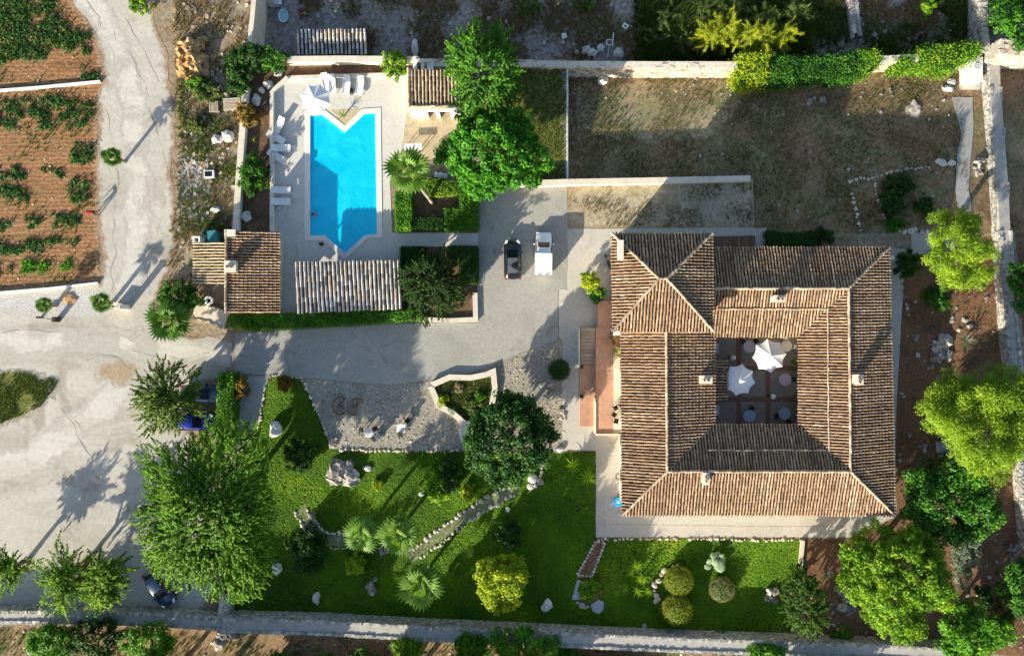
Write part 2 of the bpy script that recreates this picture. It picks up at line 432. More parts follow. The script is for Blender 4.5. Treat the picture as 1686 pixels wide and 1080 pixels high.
M['lampred'] = solid("tail_lens", (0.45, 0.02, 0.02), 0.2, vary=0.05, coat=0.5)
M['silver'] = solid("silver_bumper", (0.42, 0.44, 0.45), 0.3, metal=0.5, vary=0.05)
M['teal'] = solid("teal_plastic", (0.03, 0.20, 0.21), 0.5, vary=0.1)
M['bluetub'] = solid("pale_blue_lining", (0.45, 0.66, 0.74), 0.4, vary=0.08)
M['bluecover'] = solid("blue_cover", (0.02, 0.33, 0.62), 0.4, vary=0.1)
M['redcloth'] = solid("red_cloth", (0.55, 0.05, 0.05), 0.85, vary=0.1)
M['skin'] = solid("skin", (0.45, 0.27, 0.19), 0.6, vary=0.05)
M['hair'] = solid("dark_hair", (0.02, 0.014, 0.01), 0.6, vary=0.1)
M['trousers'] = solid("dark_trousers", (0.03, 0.03, 0.045), 0.9, vary=0.1)
M['straw'] = leafmat("dry_straw", (0.22, 0.16, 0.07), (0.42, 0.33, 0.17), trans=0.2)
M['heap'] = ground("ochre_heap", [(0.26, 0.11, 0.04), (0.40, 0.25, 0.11), (0.50, 0.38, 0.21)], 0.9, 3.5, contrast=0.7, bump=0.9)

G_ = {  # foliage: dark, light, tip
 'carob': ((0.05, 0.15, 0.008), (0.20, 0.41, 0.025), (0.36, 0.54, 0.07)),
 'ash': ((0.035, 0.125, 0.01), (0.115, 0.31, 0.022), (0.24, 0.46, 0.06)),
 'fig': ((0.02, 0.1, 0.006), (0.075, 0.29, 0.012), (0.16, 0.44, 0.03)),
 'citrus': ((0.010, 0.05, 0.006), (0.03, 0.115, 0.012), (0.22, 0.40, 0.09)),
 'pine': ((0.10, 0.20, 0.012), (0.24, 0.385, 0.014), (0.37, 0.47, 0.03)),
 'lime': ((0.05, 0.15, 0.008), (0.19, 0.36, 0.012), (0.36, 0.48, 0.03)),
 'deep': ((0.012, 0.06, 0.006), (0.055, 0.2, 0.012), (0.15, 0.36, 0.03)),
 'feather': ((0.045, 0.1, 0.012), (0.16, 0.27, 0.025), (0.32, 0.4, 0.09)),
 'olive': ((0.012, 0.04, 0.006), (0.04, 0.10, 0.014), (0.10, 0.17, 0.04)),
 'yellow': ((0.14, 0.26, 0.010), (0.36, 0.46, 0.012), (0.60, 0.55, 0.02)),
 'hedge': ((0.04, 0.15, 0.008), (0.11, 0.32, 0.012), (0.22, 0.44, 0.03)),
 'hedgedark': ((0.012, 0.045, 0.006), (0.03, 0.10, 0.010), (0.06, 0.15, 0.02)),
 'box': ((0.010, 0.04, 0.006), (0.02, 0.075, 0.010), None),
 'ball': ((0.14, 0.19, 0.018), (0.31, 0.37, 0.03), (0.44, 0.45, 0.09)),
 'lavender': ((0.19, 0.21, 0.08), (0.34, 0.35, 0.17), (0.44, 0.45, 0.27)),
 'palm': ((0.07, 0.17, 0.016), (0.2, 0.36, 0.05), (0.36, 0.48, 0.14)),
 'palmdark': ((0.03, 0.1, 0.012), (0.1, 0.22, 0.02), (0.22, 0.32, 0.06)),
 'yucca': ((0.12, 0.28, 0.012), (0.28, 0.46, 0.03), (0.45, 0.52, 0.1)),
 'agave': ((0.10, 0.15, 0.11), (0.19, 0.25, 0.17), None),
 'conifer': ((0.022, 0.07, 0.010), (0.08, 0.17, 0.018), (0.17, 0.24, 0.03)),
 'veg': ((0.02, 0.07, 0.015), (0.06, 0.16, 0.03), (0.15, 0.26, 0.06)),
 'scrub': ((0.05, 0.085, 0.02), (0.13, 0.19, 0.035), (0.24, 0.27, 0.08)),
 'reed': ((0.14, 0.19, 0.012), (0.36, 0.42, 0.02), (0.52, 0.54, 0.04)),
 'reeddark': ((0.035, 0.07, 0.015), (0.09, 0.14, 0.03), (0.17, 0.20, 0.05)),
 'rust': ((0.11, 0.09, 0.012), (0.26, 0.17, 0.02), (0.36, 0.20, 0.03)),
 'dryplant': ((0.20, 0.16, 0.08), (0.36, 0.31, 0.20), None),
 'grass': ((0.055, 0.17, 0.006), (0.23, 0.46, 0.014), (0.52, 0.60, 0.04)),
 'drygrass': ((0.16, 0.13, 0.06), (0.28, 0.22, 0.11), (0.38, 0.30, 0.16)),
}
for k, v in G_.items(): M['l_' + k] = leafmat("foliage_" + k, *v)

# ------------------------------------------------------------------ sheets of ground
def densify(poly, step, amp, freq, seed, closed=True):
    out = []
    n = len(poly)
    for i in range(n):
        a = Vector(poly[i]).to_2d(); b = Vector(poly[(i + 1) % n]).to_2d()
        m = max(1, int((b - a).length / step))
        nrm = Vector((-(b - a).y, (b - a).x)); nrm = nrm.normalized() if nrm.length > 0 else nrm
        for j in range(m):
            p = a.lerp(b, j / m)
            if j and amp:
                p = p + nrm * (noise.noise(Vector((p.x * freq, p.y * freq, seed))) + 0.5 * noise.noise(Vector((p.x * freq * 3, p.y * freq * 3, seed + 5)))) * amp
            out.append(p)
    return out

def sheet(name, px, z, mat, amp=0.25, step=0.6, freq=0.5, inner=1.6, kind='structure', zf=None, pts=None, parent=None, holes=()):
    """one flat piece of ground with an uneven outline; attribute edge = metres from the outline"""
    poly = pts if pts is not None else [P(x, y).to_2d() for x, y in px]
    ring = densify(poly, step, amp, freq, len(name))
    R = np.array([[p.x, p.y] for p in ring])
    lo, hi = R.min(0), R.max(0)
    r2 = random.Random(len(ring))
    ins = []
    if inner:
        lo2 = np.maximum(lo, [-60, -42]); hi2 = np.minimum(hi, [60, 42])
        xs = np.arange(lo2[0], hi2[0], inner); ys = np.arange(lo2[1], hi2[1], inner)
        gx, gy = np.meshgrid(xs, ys); q = np.stack([gx.ravel(), gy.ravel()], 1)
        q = q + np.random.default_rng(3).uniform(-.3, .3, q.shape) * inner
        ok = inside(q, R) & (segdist(q, R) > 0.35 * inner)
        ins = [Vector((float(a), float(b))) for a, b in q[ok]]
    n = len(ring)
    es = [(i, (i + 1) % n) for i in range(n)]
    vs = list(ring)
    HR = []
    for hp in holes:
        k = len(vs); hn = len(hp); vs += [Vector(p).to_2d() for p in hp]
        es += [(k + i, k + (i + 1) % hn) for i in range(hn)]
        HR.append(np.array([[p[0], p[1]] for p in hp]))
    for h_ in HR: ins = [p for p in ins if not inside(np.array([[p.x, p.y]]), h_)[0]]
    vs += ins
    out = delaunay_2d_cdt(vs, es, [], 1, 1e-5)
    V2, F = out[0], out[2]
    for h_ in HR:
        cen = np.array([[sum(V2[i].x for i in f) / len(f), sum(V2[i].y for i in f) / len(f)] for f in F])
        m = inside(cen, h_); F = [f for f, b_ in zip(F, m) if not b_]
    A = np.array([[v.x, v.y] for v in V2])
    d = np.minimum(segdist(A, R), 3.0)
    me = bpy.data.meshes.new(name)
    V3 = [(v.x, v.y, zf(v.x, v.y) if zf else z) for v in V2]
    me.from_pydata(V3, [], [f if (V2[f[1]] - V2[f[0]]).cross(V2[f[2]] - V2[f[0]]) > 0 else f[::-1] for f in F])
    at = me.attributes.new("edge", 'FLOAT', 'POINT'); at.data.foreach_set("value", d.astype(np.float32))
    me.materials.append(mat)
    if zf: me.polygons.foreach_set("use_smooth", [True] * len(me.polygons))
    me.update()
    o = link(name, me, parent)
    if kind and parent is None: o['kind'] = kind
    return o

def inside(q, R):
    x, y = q[:, 0], q[:, 1]; c = np.zeros(len(q), bool); n = len(R); j = n - 1
    for i in range(n):
        xi, yi = R[i]; xj, yj = R[j]
        m = ((yi > y) != (yj > y)) & (x < (xj - xi) * (y - yi) / (yj - yi + 1e-12) + xi)
        c ^= m; j = i
    return c

def segdist(q, R):
    best = np.full(len(q), 1e9); n = len(R)
    for i in range(n):
        a = R[i]; b = R[(i + 1) % n]; ab = b - a
        t = np.clip(((q - a) @ ab) / max(ab @ ab, 1e-12), 0, 1)
        best = np.minimum(best, np.linalg.norm(q - (a + t[:, None] * ab), axis=1))
    return best

def ribbon(name, px, width, z, mat, parent=None, wob=0.2, kind='structure'):
    pts = [P(x, y, z).to_2d() for x, y in px]
    dense = []
    for i in range(len(pts) - 1):
        m = max(1, int((pts[i + 1] - pts[i]).length / 0.5))
        for j in range(m): dense.append(pts[i].lerp(pts[i + 1], j / m))
    dense.append(pts[-1])
    v = []; f = []
    for i, p in enumerate(dense):
        d = dense[min(i + 1, len(dense) - 1)] - dense[max(i - 1, 0)]
        nn = Vector((-d.y, d.x)).normalized()
        p = p + nn * wob * noise.noise(Vector((p.x * .6, p.y * .6, 3.0)))
        w = width * (max(.06, .35 + 1.6 * noise.noise(Vector((p.x * .55, p.y * .55, 9.0)))) if name == 'ground_crack' else 0.55 + 0.9 * abs(noise.noise(Vector((p.x * .9, p.y * .9, 9.0))))) / 2
        v += [(p + nn * w).to_3d() + Vector((0, 0, z)), (p - nn * w).to_3d() + Vector((0, 0, z))]
        if i: k = 2 * i; f.append((k - 2, k - 1, k + 1, k))
    me = bpy.data.meshes.new(name); me.from_pydata(v, [], f); me.materials.append(mat)
    o = link(name, me, parent)
    if kind and parent is None: o['kind'] = kind
    return o

# ------------------------------------------------------------------ plants
def crown_mesh(name, mat, r, clumps, per, leaf, clump_r, seed, mode='clump', lumpy=0.35, low=-0.35, inner=0.35, upb=0.5, drift=(0, 0)):
    """a crown of leaf clumps round the origin (r = half-axes)"""
    g = np.random.default_rng(seed)
    d = unit(g.normal(size=(clumps * 3, 3))); d = d[d[:, 2] > low][:clumps]
    n = len(d)
    lump = np.array([1 + lumpy * 2 * noise.noise(Vector(x) * 1.6 + Vector((seed * 1.7, 0, seed))) for x in d])
    rad = (1 - inner * g.random(n) ** 1.6) * lump
    C = d * rad[:, None] * np.array(r)
    C[:, 0] += drift[0] * C[:, 2]; C[:, 1] += drift[1] * C[:, 2]
    cr = g.random(n)
    idx = np.repeat(np.arange(n), per); N = n * per
    if mode == 'clump':
        e = unit(g.normal(size=(N, 3)))
        pos = C[idx] + e * (clump_r * (0.45 + 0.6 * g.random(N)))[:, None] * np.array([1, 1, .75])
        nrm = unit(e * 0.8 + np.array([0, 0, upb]) + TOSUN * .35 + g.normal(size=(N, 3)) * 0.45)
        axis = None
    else:                                               # sprays that point outwards
        out = unit(d * np.array([1, 1, .55]) + g.normal(size=(n, 3)) * .35)
        t = g.random(N)
        side = unit(np.cross(out[idx], g.normal(size=(N, 3))))
        pos = C[idx] + out[idx] * ((t - 0.35) * clump_r * 2.4)[:, None] + side * (g.random(N) * clump_r * 0.42 * (1.1 - t))[:, None]
        nrm = unit(g.normal(size=(N, 3)) * .5 + np.array([0, 0, upb + .2]) + TOSUN * .35 + d[idx] * .5)
        axis = out[idx] + g.normal(size=(N, 3)) * .5
    Ls = leaf[0] * (0.65 + 0.7 * g.random(N)); Ws = leaf[1] * (0.65 + 0.7 * g.random(N))
    V = leaf_quads(pos, nrm, Ls, Ws, g, 0.12, axis)
    rn = np.clip(0.6 * cr[idx] + 0.4 * g.random(N), 0, 1)
    return quad_mesh(name, V, rn, mat)

TOSUN = -np.array(SUN_DIR)
def trunk_mesh(name, h, r, crown_r, seed, limbs=6, lean=(0, 0)):
    mb = MB(); g = random.Random(seed)
    top = Vector((lean[0], lean[1], h * .55))
    mb.path([Vector((0, 0, -.1)), Vector((lean[0] * .4 + g.uniform(-.1, .1), lean[1] * .4, h * .25)), top], [r * 1.25, r * .95, r * .75], 8)
    for i in range(limbs):
        a = 2 * math.pi * i / limbs + g.uniform(-.4, .4)
        b = top.lerp(Vector((0, 0, h * .25)), g.uniform(0, .7))
        e = Vector((math.cos(a) * crown_r[0] * .7, math.sin(a) * crown_r[1] * .7, h * g.uniform(.68, .95)))
        m = b.lerp(e, .5) + Vector((g.uniform(-.3, .3), g.uniform(-.3, .3), -.15))
        mb.path([b, m, e], [r * .5, r * .32, r * .1], 5)
    return mb.mesh(name, M['bark'], True)

def tree(name, label, px, py, rpx, h, mat, clumps=120, per=60, leaf=(.32, .17), cr=.8, seed=1, mode='clump', z0=0.0, group=None, trunk_r=None, low=-0.35, lumpy=.35, cat='tree', crown_h=None, upb=.5, inner=.35, drift=(0, 0)):
    rx, ry = rpx if isinstance(rpx, tuple) else (rpx, rpx)
    rz = (crown_h or h * .62) / 2
    zc = z0 + h - rz * .95
    c = P(px, py, zc); k = (H - zc) / H / K
    t = thing(name, label, cat, (c.x, c.y, z0), 0, group)
    R = (rx * k * .86, ry * k * .86, rz)
    link('trunk', trunk_mesh('trunk', h, trunk_r or (0.12 + h * .022), R, seed), t)
    link('crown', crown_mesh('crown', mat, R, clumps, per, leaf, cr, seed, mode, lumpy, low, upb=upb, inner=inner, drift=drift), t, (0, 0, zc - z0))
    return t

def bush(name, label, px, py, rpx, h, mat, clumps=40, per=45, leaf=(.2, .11), cr=.35, seed=1, mode='clump', z0=0.0, group=None, cat='shrub', lumpy=.3, inner=.6):
    rx, ry = rpx if isinstance(rpx, tuple) else (rpx, rpx)
    c = P(px, py, z0 + h * .6); k = (H - z0 - h * .6) / H / K
    t = thing(name, label, cat, (c.x, c.y, z0), 0, group)
    mb = MB(); g = random.Random(seed)
    for i in range(5):
        a = i * 1.26 + g.random()
        mb.tube((0, 0, -.05), (math.cos(a) * rx * k * .45, math.sin(a) * ry * k * .45, h * .6), .045, .02, 5, r=.5)
    mb.build('stem', M['bark'], t)
    link('foliage', crown_mesh('foliage', mat, (rx * k * .88, ry * k * .88, h * .52), clumps, per, leaf, cr, seed, mode, lumpy, -.55, inner), t, (0, 0, h * .5))
    return t

def hedge_mesh(name, mat, loop, z0, h, dens, leaf, seed, fuzz=.08, round_=.12):
    """clipped hedge: a leafy shell over the top and sides of a polygon (world xy), on a dark core"""
    g = np.random.default_rng(seed)
    R = np.array([[p.x, p.y] for p in loop]); lo, hi = R.min(0), R.max(0)
    area = (hi - lo).prod()
    q = g.uniform(lo, hi, (int(area * dens), 2)); q = q[inside(q, R)]
    dd = segdist(q, R)
    zt = z0 + h - np.maximum(0, round_ - dd) * .8
    top = np.c_[q, zt + g.normal(size=len(q)) * fuzz]
    tn = np.tile([0, 0, 1.], (len(q), 1))
    sides = []; sn = []
    n = len(R)
    s = sum((R[i][0] * R[(i + 1) % n][1] - R[(i + 1) % n][0] * R[i][1]) for i in range(n))
    for i in range(n):
        a, b = R[i], R[(i + 1) % n]; L = np.linalg.norm(b - a); m = int(L * h * dens * .8)
        t = g.random(m)[:, None]; nn = np.array([(b - a)[1], -(b - a)[0]]) / max(L, 1e-6) * (1 if s > 0 else -1)
        pts = a + t * (b - a) + nn * (g.normal(size=(m, 1)) * fuzz)
        sides.append(np.c_[pts, z0 + g.random(m) * h * .97]); sn.append(np.tile([nn[0], nn[1], .3], (m, 1)))
    pos = np.concatenate([top] + sides); nrm = np.concatenate([tn] + sn)
    nrm = unit(nrm * .7 + TOSUN * .55 + g.normal(size=nrm.shape) * .55)
    N = len(pos)
    V = leaf_quads(pos, nrm, leaf[0] * (.6 + .8 * g.random(N)), leaf[1] * (.6 + .8 * g.random(N)), g, .1)
    lowf = np.array([noise.noise(Vector((x * .9, y * .9, seed))) for x, y in pos[:, :2]])
    return quad_mesh(name, V, np.clip(.45 + lowf * .55 + g.normal(size=N) * .2, 0, 1), mat)

def hedge(name, label, px, h, mat, dens=55, leaf=(.17, .1), seed=1, z0=0.0, cat='hedge', group=None, fuzz=.07, rough=.09):
    if cat == 'creeper': rough, fuzz = .75, .30
    loop = densify([P(x, y, z0 + h).to_2d() for x, y in px], .45, rough, .9, seed)
    c = sum(loop, Vector((0, 0))) / len(loop)
    t = thing(name, label, cat, (c.x, c.y, z0), 0, group)
    loc = [p - c for p in loop]
    dens *= 3.0; leaf = (leaf[0] * .85, leaf[1] * .85)
    mb = MB(); mb.prism([(p * .95) for p in loc], 0, h - .16); mb.build('inner_twigs', M['l_hedgedark'], t)
    link('leaves', hedge_mesh('leaves', mat, loc, 0, h, dens, leaf, seed, fuzz), t)
    return t

def tufts(name, pts, h, spread, blades, mat, seed, width=.03, bend=.5, parent=None, label=None, cat=None, sun_lean=None):
    """stuff: many small tufts of blades, one mesh. pts: (N,3)"""
    g = np.random.default_rng(seed)
    pts = np.asarray(pts, float); n = len(pts)
    idx = np.repeat(np.arange(n), blades); N = len(idx)
    a = g.random(N) * 2 * np.pi if sun_lean is None else math.atan2(.785, .62) + g.normal(size=N) * sun_lean  # when set, blades lean away from the sun so the lawn catches more light
    d = np.stack([np.cos(a), np.sin(a), np.zeros(N)], 1)
    hh = h * (0.5 + g.random(N))
    base = pts[idx] + d * (g.random(N) * spread * .3)[:, None] + np.c_[g.normal(size=(N, 2)) * spread * (.0 if sun_lean is None else .4), np.zeros(N)]
    tip = base + d * (hh * bend * (0.3 + g.random(N)))[:, None] + np.array([0, 0, 1.]) * hh[:, None]
    s = np.stack([-d[:, 1], d[:, 0], np.zeros(N)], 1) * (width * (0.6 + .8 * g.random(N)))[:, None]
    V = np.stack([base - s, base + s, tip], 1)
    tr = g.random(n) if sun_lean is None else np.array([.5 + .9 * noise.noise(Vector((x * .22, y * .22, 1.7))) + .35 * noise.noise(Vector((x * .9, y * .9, 4.1))) for x, y in pts[:, :2]])
    me = quad_mesh(name, V, np.clip(.6 * tr[idx] + .4 * g.random(N), 0, 1), mat, 3)
    o = link(name, me, parent); o['kind'] = 'stuff'
    if label: o['label'] = label
    if cat: o['category'] = cat
    return o

def scatter(px, n, seed, z=0.0, keep=None, zf=None):
    g = np.random.default_rng(seed)
    R = np.array([P(x, y).to_2d()[:] for x, y in px]); lo, hi = R.min(0), R.max(0)
    q = g.uniform(lo, hi, (n, 2)); q = q[inside(q, R)]
    if keep is not None:
        m = np.array([noise.noise(Vector((x * keep[0], y * keep[0], seed * 1.1))) for x, y in q]) + g.normal(size=len(q)) * .12
        q = q[m > keep[1]]
    zz = np.full(len(q), z) if zf is None else np.array([zf(x, y) for x, y in q])
    return np.c_[q, zz]

def pebbles(name, pts, smin, smax, mat, seed, parent=None):
    """stuff: small loose stones, one mesh"""
    g = random.Random(seed); mb = MB()
    for p in pts:
        s = smin + (smax - smin) * g.random() ** 3
        mb.box((p[0], p[1], p[2] + s * .2), (s * g.uniform(.7, 1.3), s * g.uniform(.7, 1.3), s * .6), g.random() * 3, jit=s * .18)
    o = mb.build(name, mat, parent); o['kind'] = 'stuff'
    return o

# fan palm -----------------------------------------------------------
def frond_mesh(mat, stalk=.62, blade=.85, n=11, seed=0, droop=.35):
    g = np.random.default_rng(seed)
    V = []; rn = []
    a0 = np.linspace(-1.55, 1.55, n)
    c = np.array([stalk, 0, 0.0])
    for i, a in enumerate(a0):
        L = blade * (1 - .16 * abs(a) / 2) * g.uniform(.9, 1.06)
        d = np.array([math.cos(a), math.sin(a), 0]); s = np.array([-math.sin(a), math.cos(a), 0])
        w = .085
        m = c + d * L * .55 + np.array([0, 0, .03 - droop * .12])
        t = c + d * L + np.array([0, 0, -droop * L * .55])
        V.append([c, m - s * w, t, m + s * w]); rn.append(np.clip(.35 + .35 * abs(a) / 1.55 + g.normal() * .2, 0, 1))
    V.append([[0, -.022, 0], [stalk, -.014, .02], [stalk, .014, .02], [0, .022, 0]]); rn.append(.95)
    return quad_mesh('frond', np.array(V, float), np.array(rn), mat)

FROND = {}
def palm(name, label, px, py, rpx, h, mat='palm', fronds=24, seed=1, lean=(0, 0), z0=0.0, group=None, skirt=0.0):
    zc = z0 + h
    c = P(px, py, zc); k = (H - zc) / H / K
    R = rpx * k
    t = thing(name, label, 'palm', (c.x - lean[0], c.y - lean[1], z0), 0, group)
    mb = MB(); tr = .16 if h > 2 else .2
    n = 6
    pts = [Vector((lean[0] * (i / n), lean[1] * (i / n), h * i / n - (.1 if i == 0 else 0))) for i in range(n + 1)]
    mb.path(pts, [tr * 1.3] + [tr * (1 + .12 * (i % 2)) for i in range(n)], 9)
    mb.build('trunk', M['palebark'], t, smooth=True)
    link('crown_heart', crown_mesh('crown_heart', M['l_' + mat], (R * .24, R * .24, .3), 10, 12, (R * .34, .07), .12, seed, 'spray'), t, (lean[0], lean[1], h + .15))
    key = mat
    if key not in FROND: FROND[key] = [frond_mesh(M['l_' + mat], seed=s, droop=.25 + .25 * s) for s in range(3)]
    g = random.Random(seed)
    top = Vector((lean[0], lean[1], h))
    for i in range(fronds):
        u = (i + .5) / fronds
        el = math.radians(80 - 108 * u ** .8 + g.uniform(-8, 8))
        az = i * 2.39996 + g.uniform(-.25, .25)
        s = R / 1.40 * (.55 + .47 * min(1, u * 2.2) + g.uniform(-.1, .06))
        f = link('frond', FROND[key][g.randrange(3)], t)
        f.location = top + Vector((0, 0, .05))
        f.rotation_euler = (g.uniform(-.35, .35), -el, az)
        f.scale = (s, s, s)
    return t

def blade_mesh(name, mat, L, W, curve, thick=.02):
    """one sword leaf along +X, rising and curving over"""
    n = 5; V = []
    P_ = []
    for i in range(n + 1):
        u = i / n
        x = L * u; z = curve * L * (u - u * u * .9)
        w = W * (1 - u) ** .7 * (0.75 + .5 * min(1, u * 3)) * .5
        P_.append((x, w, z))
    for i in range(n):
        a, b = P_[i], P_[i + 1]
        V.append([[a[0], -a[1], a[2] + a[1] * .4], [b[0], -b[1], b[2] + b[1] * .4], [b[0], 0, b[2] - .01], [a[0], 0, a[2] - .01]])
        V.append([[a[0], 0, a[2] - .01], [b[0], 0, b[2] - .01], [b[0], b[1], b[2] + b[1] * .4], [a[0], a[1], a[2] + a[1] * .4]])
    return quad_mesh(name, np.array(V, float), np.full(len(V), .5) + np.random.default_rng(1).random(len(V)) * .3, mat)

BLADES = {}
def rosette(name, label, px, py, rpx, mat='yucca', n=30, h=.5, W=.12, seed=1, z0=0.0, group=None, cat='plant', steep=70, scale_w=1):
    """spiky rosette (yucca, agave): each sword leaf a part"""
    zc = z0 + h; c = P(px, py, zc); k = (H - zc) / H / K; R = rpx * k
    t = thing(name, label, cat, (c.x, c.y, z0), 0, group)
    if (mat, W) not in BLADES: BLADES[(mat, W)] = blade_mesh('leaf', M['l_' + mat], 1.0, W, .35)
    MB().tube((0, 0, -.05), (0, 0, h * .9), .09, .07, 7, r=.5).build('stem', M['bark'], t)
    g = random.Random(seed)
    for i in range(n):
        u = (i + .5) / n
        el = math.radians(steep - (steep + 5) * u)
        f = link('leaf', BLADES[(mat, W)], t)
        f.location = (0, 0, h * .85); f.rotation_euler = (g.uniform(-.3, .3), -el, i * 2.39996 + g.uniform(-.2, .2))
        s = R * g.uniform(.85, 1.12); f.scale = (s, s, s)
    return t

# ------------------------------------------------------------------ masonry
def stones_on(mb, a, b, w, z0, z1, size, g, top=True, sides=True, edge_only=False):
    """irregular stones over the top and both faces of a straight wall piece a->b"""
    a = Vector(a).to_2d(); b = Vector(b).to_2d(); d = b - a; L = d.length
    if L < .05: return
    d /= L; n = Vector((-d.y, d.x)); ang = math.atan2(d.y, d.x)
    def put(p, z, su, sv, sz):
        mb.box((p.x, p.y, z), (su, sv, sz), ang + g.uniform(-.25, .25), jit=min(su, sz) * .16)
    if top:
        rows = max(1, int(w / size)); x = 0
        for r_ in range(rows):
            if edge_only and 0 < r_ < rows - 1 : continue
            x = g.uniform(-.1, .1) * size
            while x < L:
                su = size * g.uniform(.7, 1.5)
                o = (r_ + .5) / rows * w - w / 2 + g.uniform(-.12, .12) * size
                put(a + d * (x + su / 2) + n * o, z1 - size * .18 + g.uniform(-.05, .05) * size * 2, su * .94, w / rows * g.uniform(.8, 1.02), size * g.uniform(.5, .75)); x += su
    if sides:
        rows = max(1, int((z1 - z0) / (size * .8)))
        for s in (-1, 1):
            for r_ in range(rows):
                x = g.uniform(-.1, .1) * size
                while x < L:
                    su = size * g.uniform(.7, 1.6)
                    put(a + d * (x + su / 2) + n * (s * (w / 2 - size * .2)), z0 + (r_ + .5) / rows * (z1 - z0), su * .94, size * g.uniform(.5, .7), (z1 - z0) / rows * .92); x += su

def wall(name, label, px, w, z0, z1, mat=None, cap=None, stone=None, size=.34, cat='wall', seed=1, zline=None, cap_over=.05, cap_h=.09, step=3.0, top=True, edge_only=False):
    """a wall along survey points: body, optional coping, optional rough stones. zline: (z0,z1) list per point"""
    zs = zline or [(z0, z1)] * len(px)
    pts = [P(x, y, b) for (x, y), (a, b) in zip(px, zs)]
    c = pts[0].copy(); c.z = 0
    t = thing(name, label, cat, (c.x, c.y, min(a for a, b in zs)))
    off = Vector((c.x, c.y, t.location.z))
    body = MB(); capm = MB(); st = MB(); g = random.Random(seed)
    shrink = .09 if stone else 0.0
    n = len(pts)
    def offs(i, hw):
        d0 = (pts[i] - pts[i - 1]).to_2d().normalized() if i else None
        d1 = (pts[i + 1] - pts[i]).to_2d().normalized() if i < n - 1 else None
        d = d0 if d1 is None else d1 if d0 is None else (d0 + d1).normalized()
        nn = Vector((-d.y, d.x)); m = 1.0
        if d0 is not None and d1 is not None: m = 1 / max(.5, nn.dot(Vector((-d0.y, d0.x))))
        return nn * hw * m
    def band(mb, hw, zz, ww=None):
        vs = []; fs = []
        for i in range(n):
            o = offs(i, hw); p = pts[i].to_2d()
            for q in (p + o, p - o):
                vs.append(Vector((q.x, q.y, zz[i][0])) - off); vs.append(Vector((q.x, q.y, zz[i][1])) - off)
        for i in range(n - 1):
            k = 4 * i; l = k + 4
            fs += [(k + 1, k + 3, l + 3, l + 1), (k, k + 1, l + 1, l), (k + 3, k + 2, l + 2, l + 3)]
        fs += [(0, 2, 3, 1), (4 * n - 4, 4 * n - 3, 4 * n - 1, 4 * n - 2)]
        mb.add(vs, fs)
    band(body, w / 2 - shrink, [(a - .2, b - (cap_h if cap else 0) - shrink) for a, b in zs])
    body.build('body', mat or M['mortar'], t)
    if cap:
        band(capm, w / 2 + cap_over, [(b - cap_h, b) for a, b in zs]); capm.build('coping', cap, t)
    if stone:
        for i in range(n - 1):
            stones_on(st, pts[i] - off, pts[i + 1] - off, w, zs[i][0] - off.z, zs[i][1] - off.z, size, g, top, True, edge_only)
        o = st.build('stones', stone, t)
        o['kind'] = 'stuff'
    return t

def rock(name, label, px, py, s, mat='rock', seed=1, z0=0.0, cat='rock', rz=0.0, amp=.28, sub=2, group=None, lumps=1):
    c = P(px, py, z0 + s[2] * .5)
    mb = MB(); g = random.Random(seed)
    if lumps == 1: mb.blob((0, 0, s[2] * .35), s, sub, amp, seed, rz, freq=1.8)
    else:
        for i in range(lumps):
            f = .22 + .28 * g.random()
            mb.blob((g.uniform(-.62, .62) * s[0], g.uniform(-.62, .62) * s[1], s[2] * .25 * g.random() + .05), (s[0] * f, s[1] * f, s[2] * f * 1.6), sub, amp + .12, seed + i, g.random() * 3, freq=2.2)
    o = mb.build(name, M[mat], None, (c.x, c.y, z0), 0)
    return tag(o, label, cat, group)

def stone_border(name, label, px, size, mat, seed=1, z0=0.0, cat='stone edging', closed=False, gap=1.0, zf=None, h=.25):
    """a line of single stones: each one a part"""
    g = random.Random(seed)
    pts = [P(x, y, z0) for x, y in px]
    if closed: pts.append(pts[0])
    t = thing(name, label, cat, (pts[0].x, pts[0].y, z0))
    proto = []
    for i in range(4):
        proto.append(MB().blob((0, 0, 0), (.5, .42, .4), 1, .2, seed + i * 3, i).mesh('stone', M[mat + '_ob']))
    for i in range(len(pts) - 1):
        a, b = pts[i], pts[i + 1]; L = (b - a).length; x = 0
        while x < L:
            s = size * g.choice((.5, .7, .8, 1, 1.1, 1.3, 1.6))
            p = a.lerp(b, min(1, (x + s / 2) / L)) + Vector((g.uniform(-.28, .28) * size, g.uniform(-.28, .28) * size, 0))
            if g.random() < .13: x += s; continue
            z = (zf(p.x, p.y) - z0) if zf else 0
            o = link('stone', g.choice(proto), t, (p.x - pts[0].x, p.y - pts[0].y, z + h * .3), g.random() * 6.28)
            o.scale = (s * 1.05, s, max(h, s * .7))
            x += s * gap
    return t
M['tile_grey_f'] = pieces('mixed_grey_tiles_far', [(0.0, (0.15, 0.15, 0.155)), (0.22, (0.32, 0.315, 0.305)), (0.5, (0.48, 0.465, 0.44)), (0.8, (0.62, 0.605, 0.57)), (0.9, (0.50, 0.38, 0.28)), (1.0, (0.62, 0.55, 0.45))], grain=0.2, scale=5)
M['rock_ob'] = pieces("single_stones", [(0.0, (0.34, 0.31, 0.27)), (0.5, (0.50, 0.46, 0.40)), (1.0, (0.66, 0.61, 0.54))], grain=0.5, scale=4, per_object=True)
M['warm_ob'] = pieces("single_warm_stones", [(0.0, (0.40, 0.33, 0.25)), (0.5, (0.56, 0.48, 0.38)), (1.0, (0.70, 0.62, 0.51))], grain=0.4, scale=4, per_object=True)

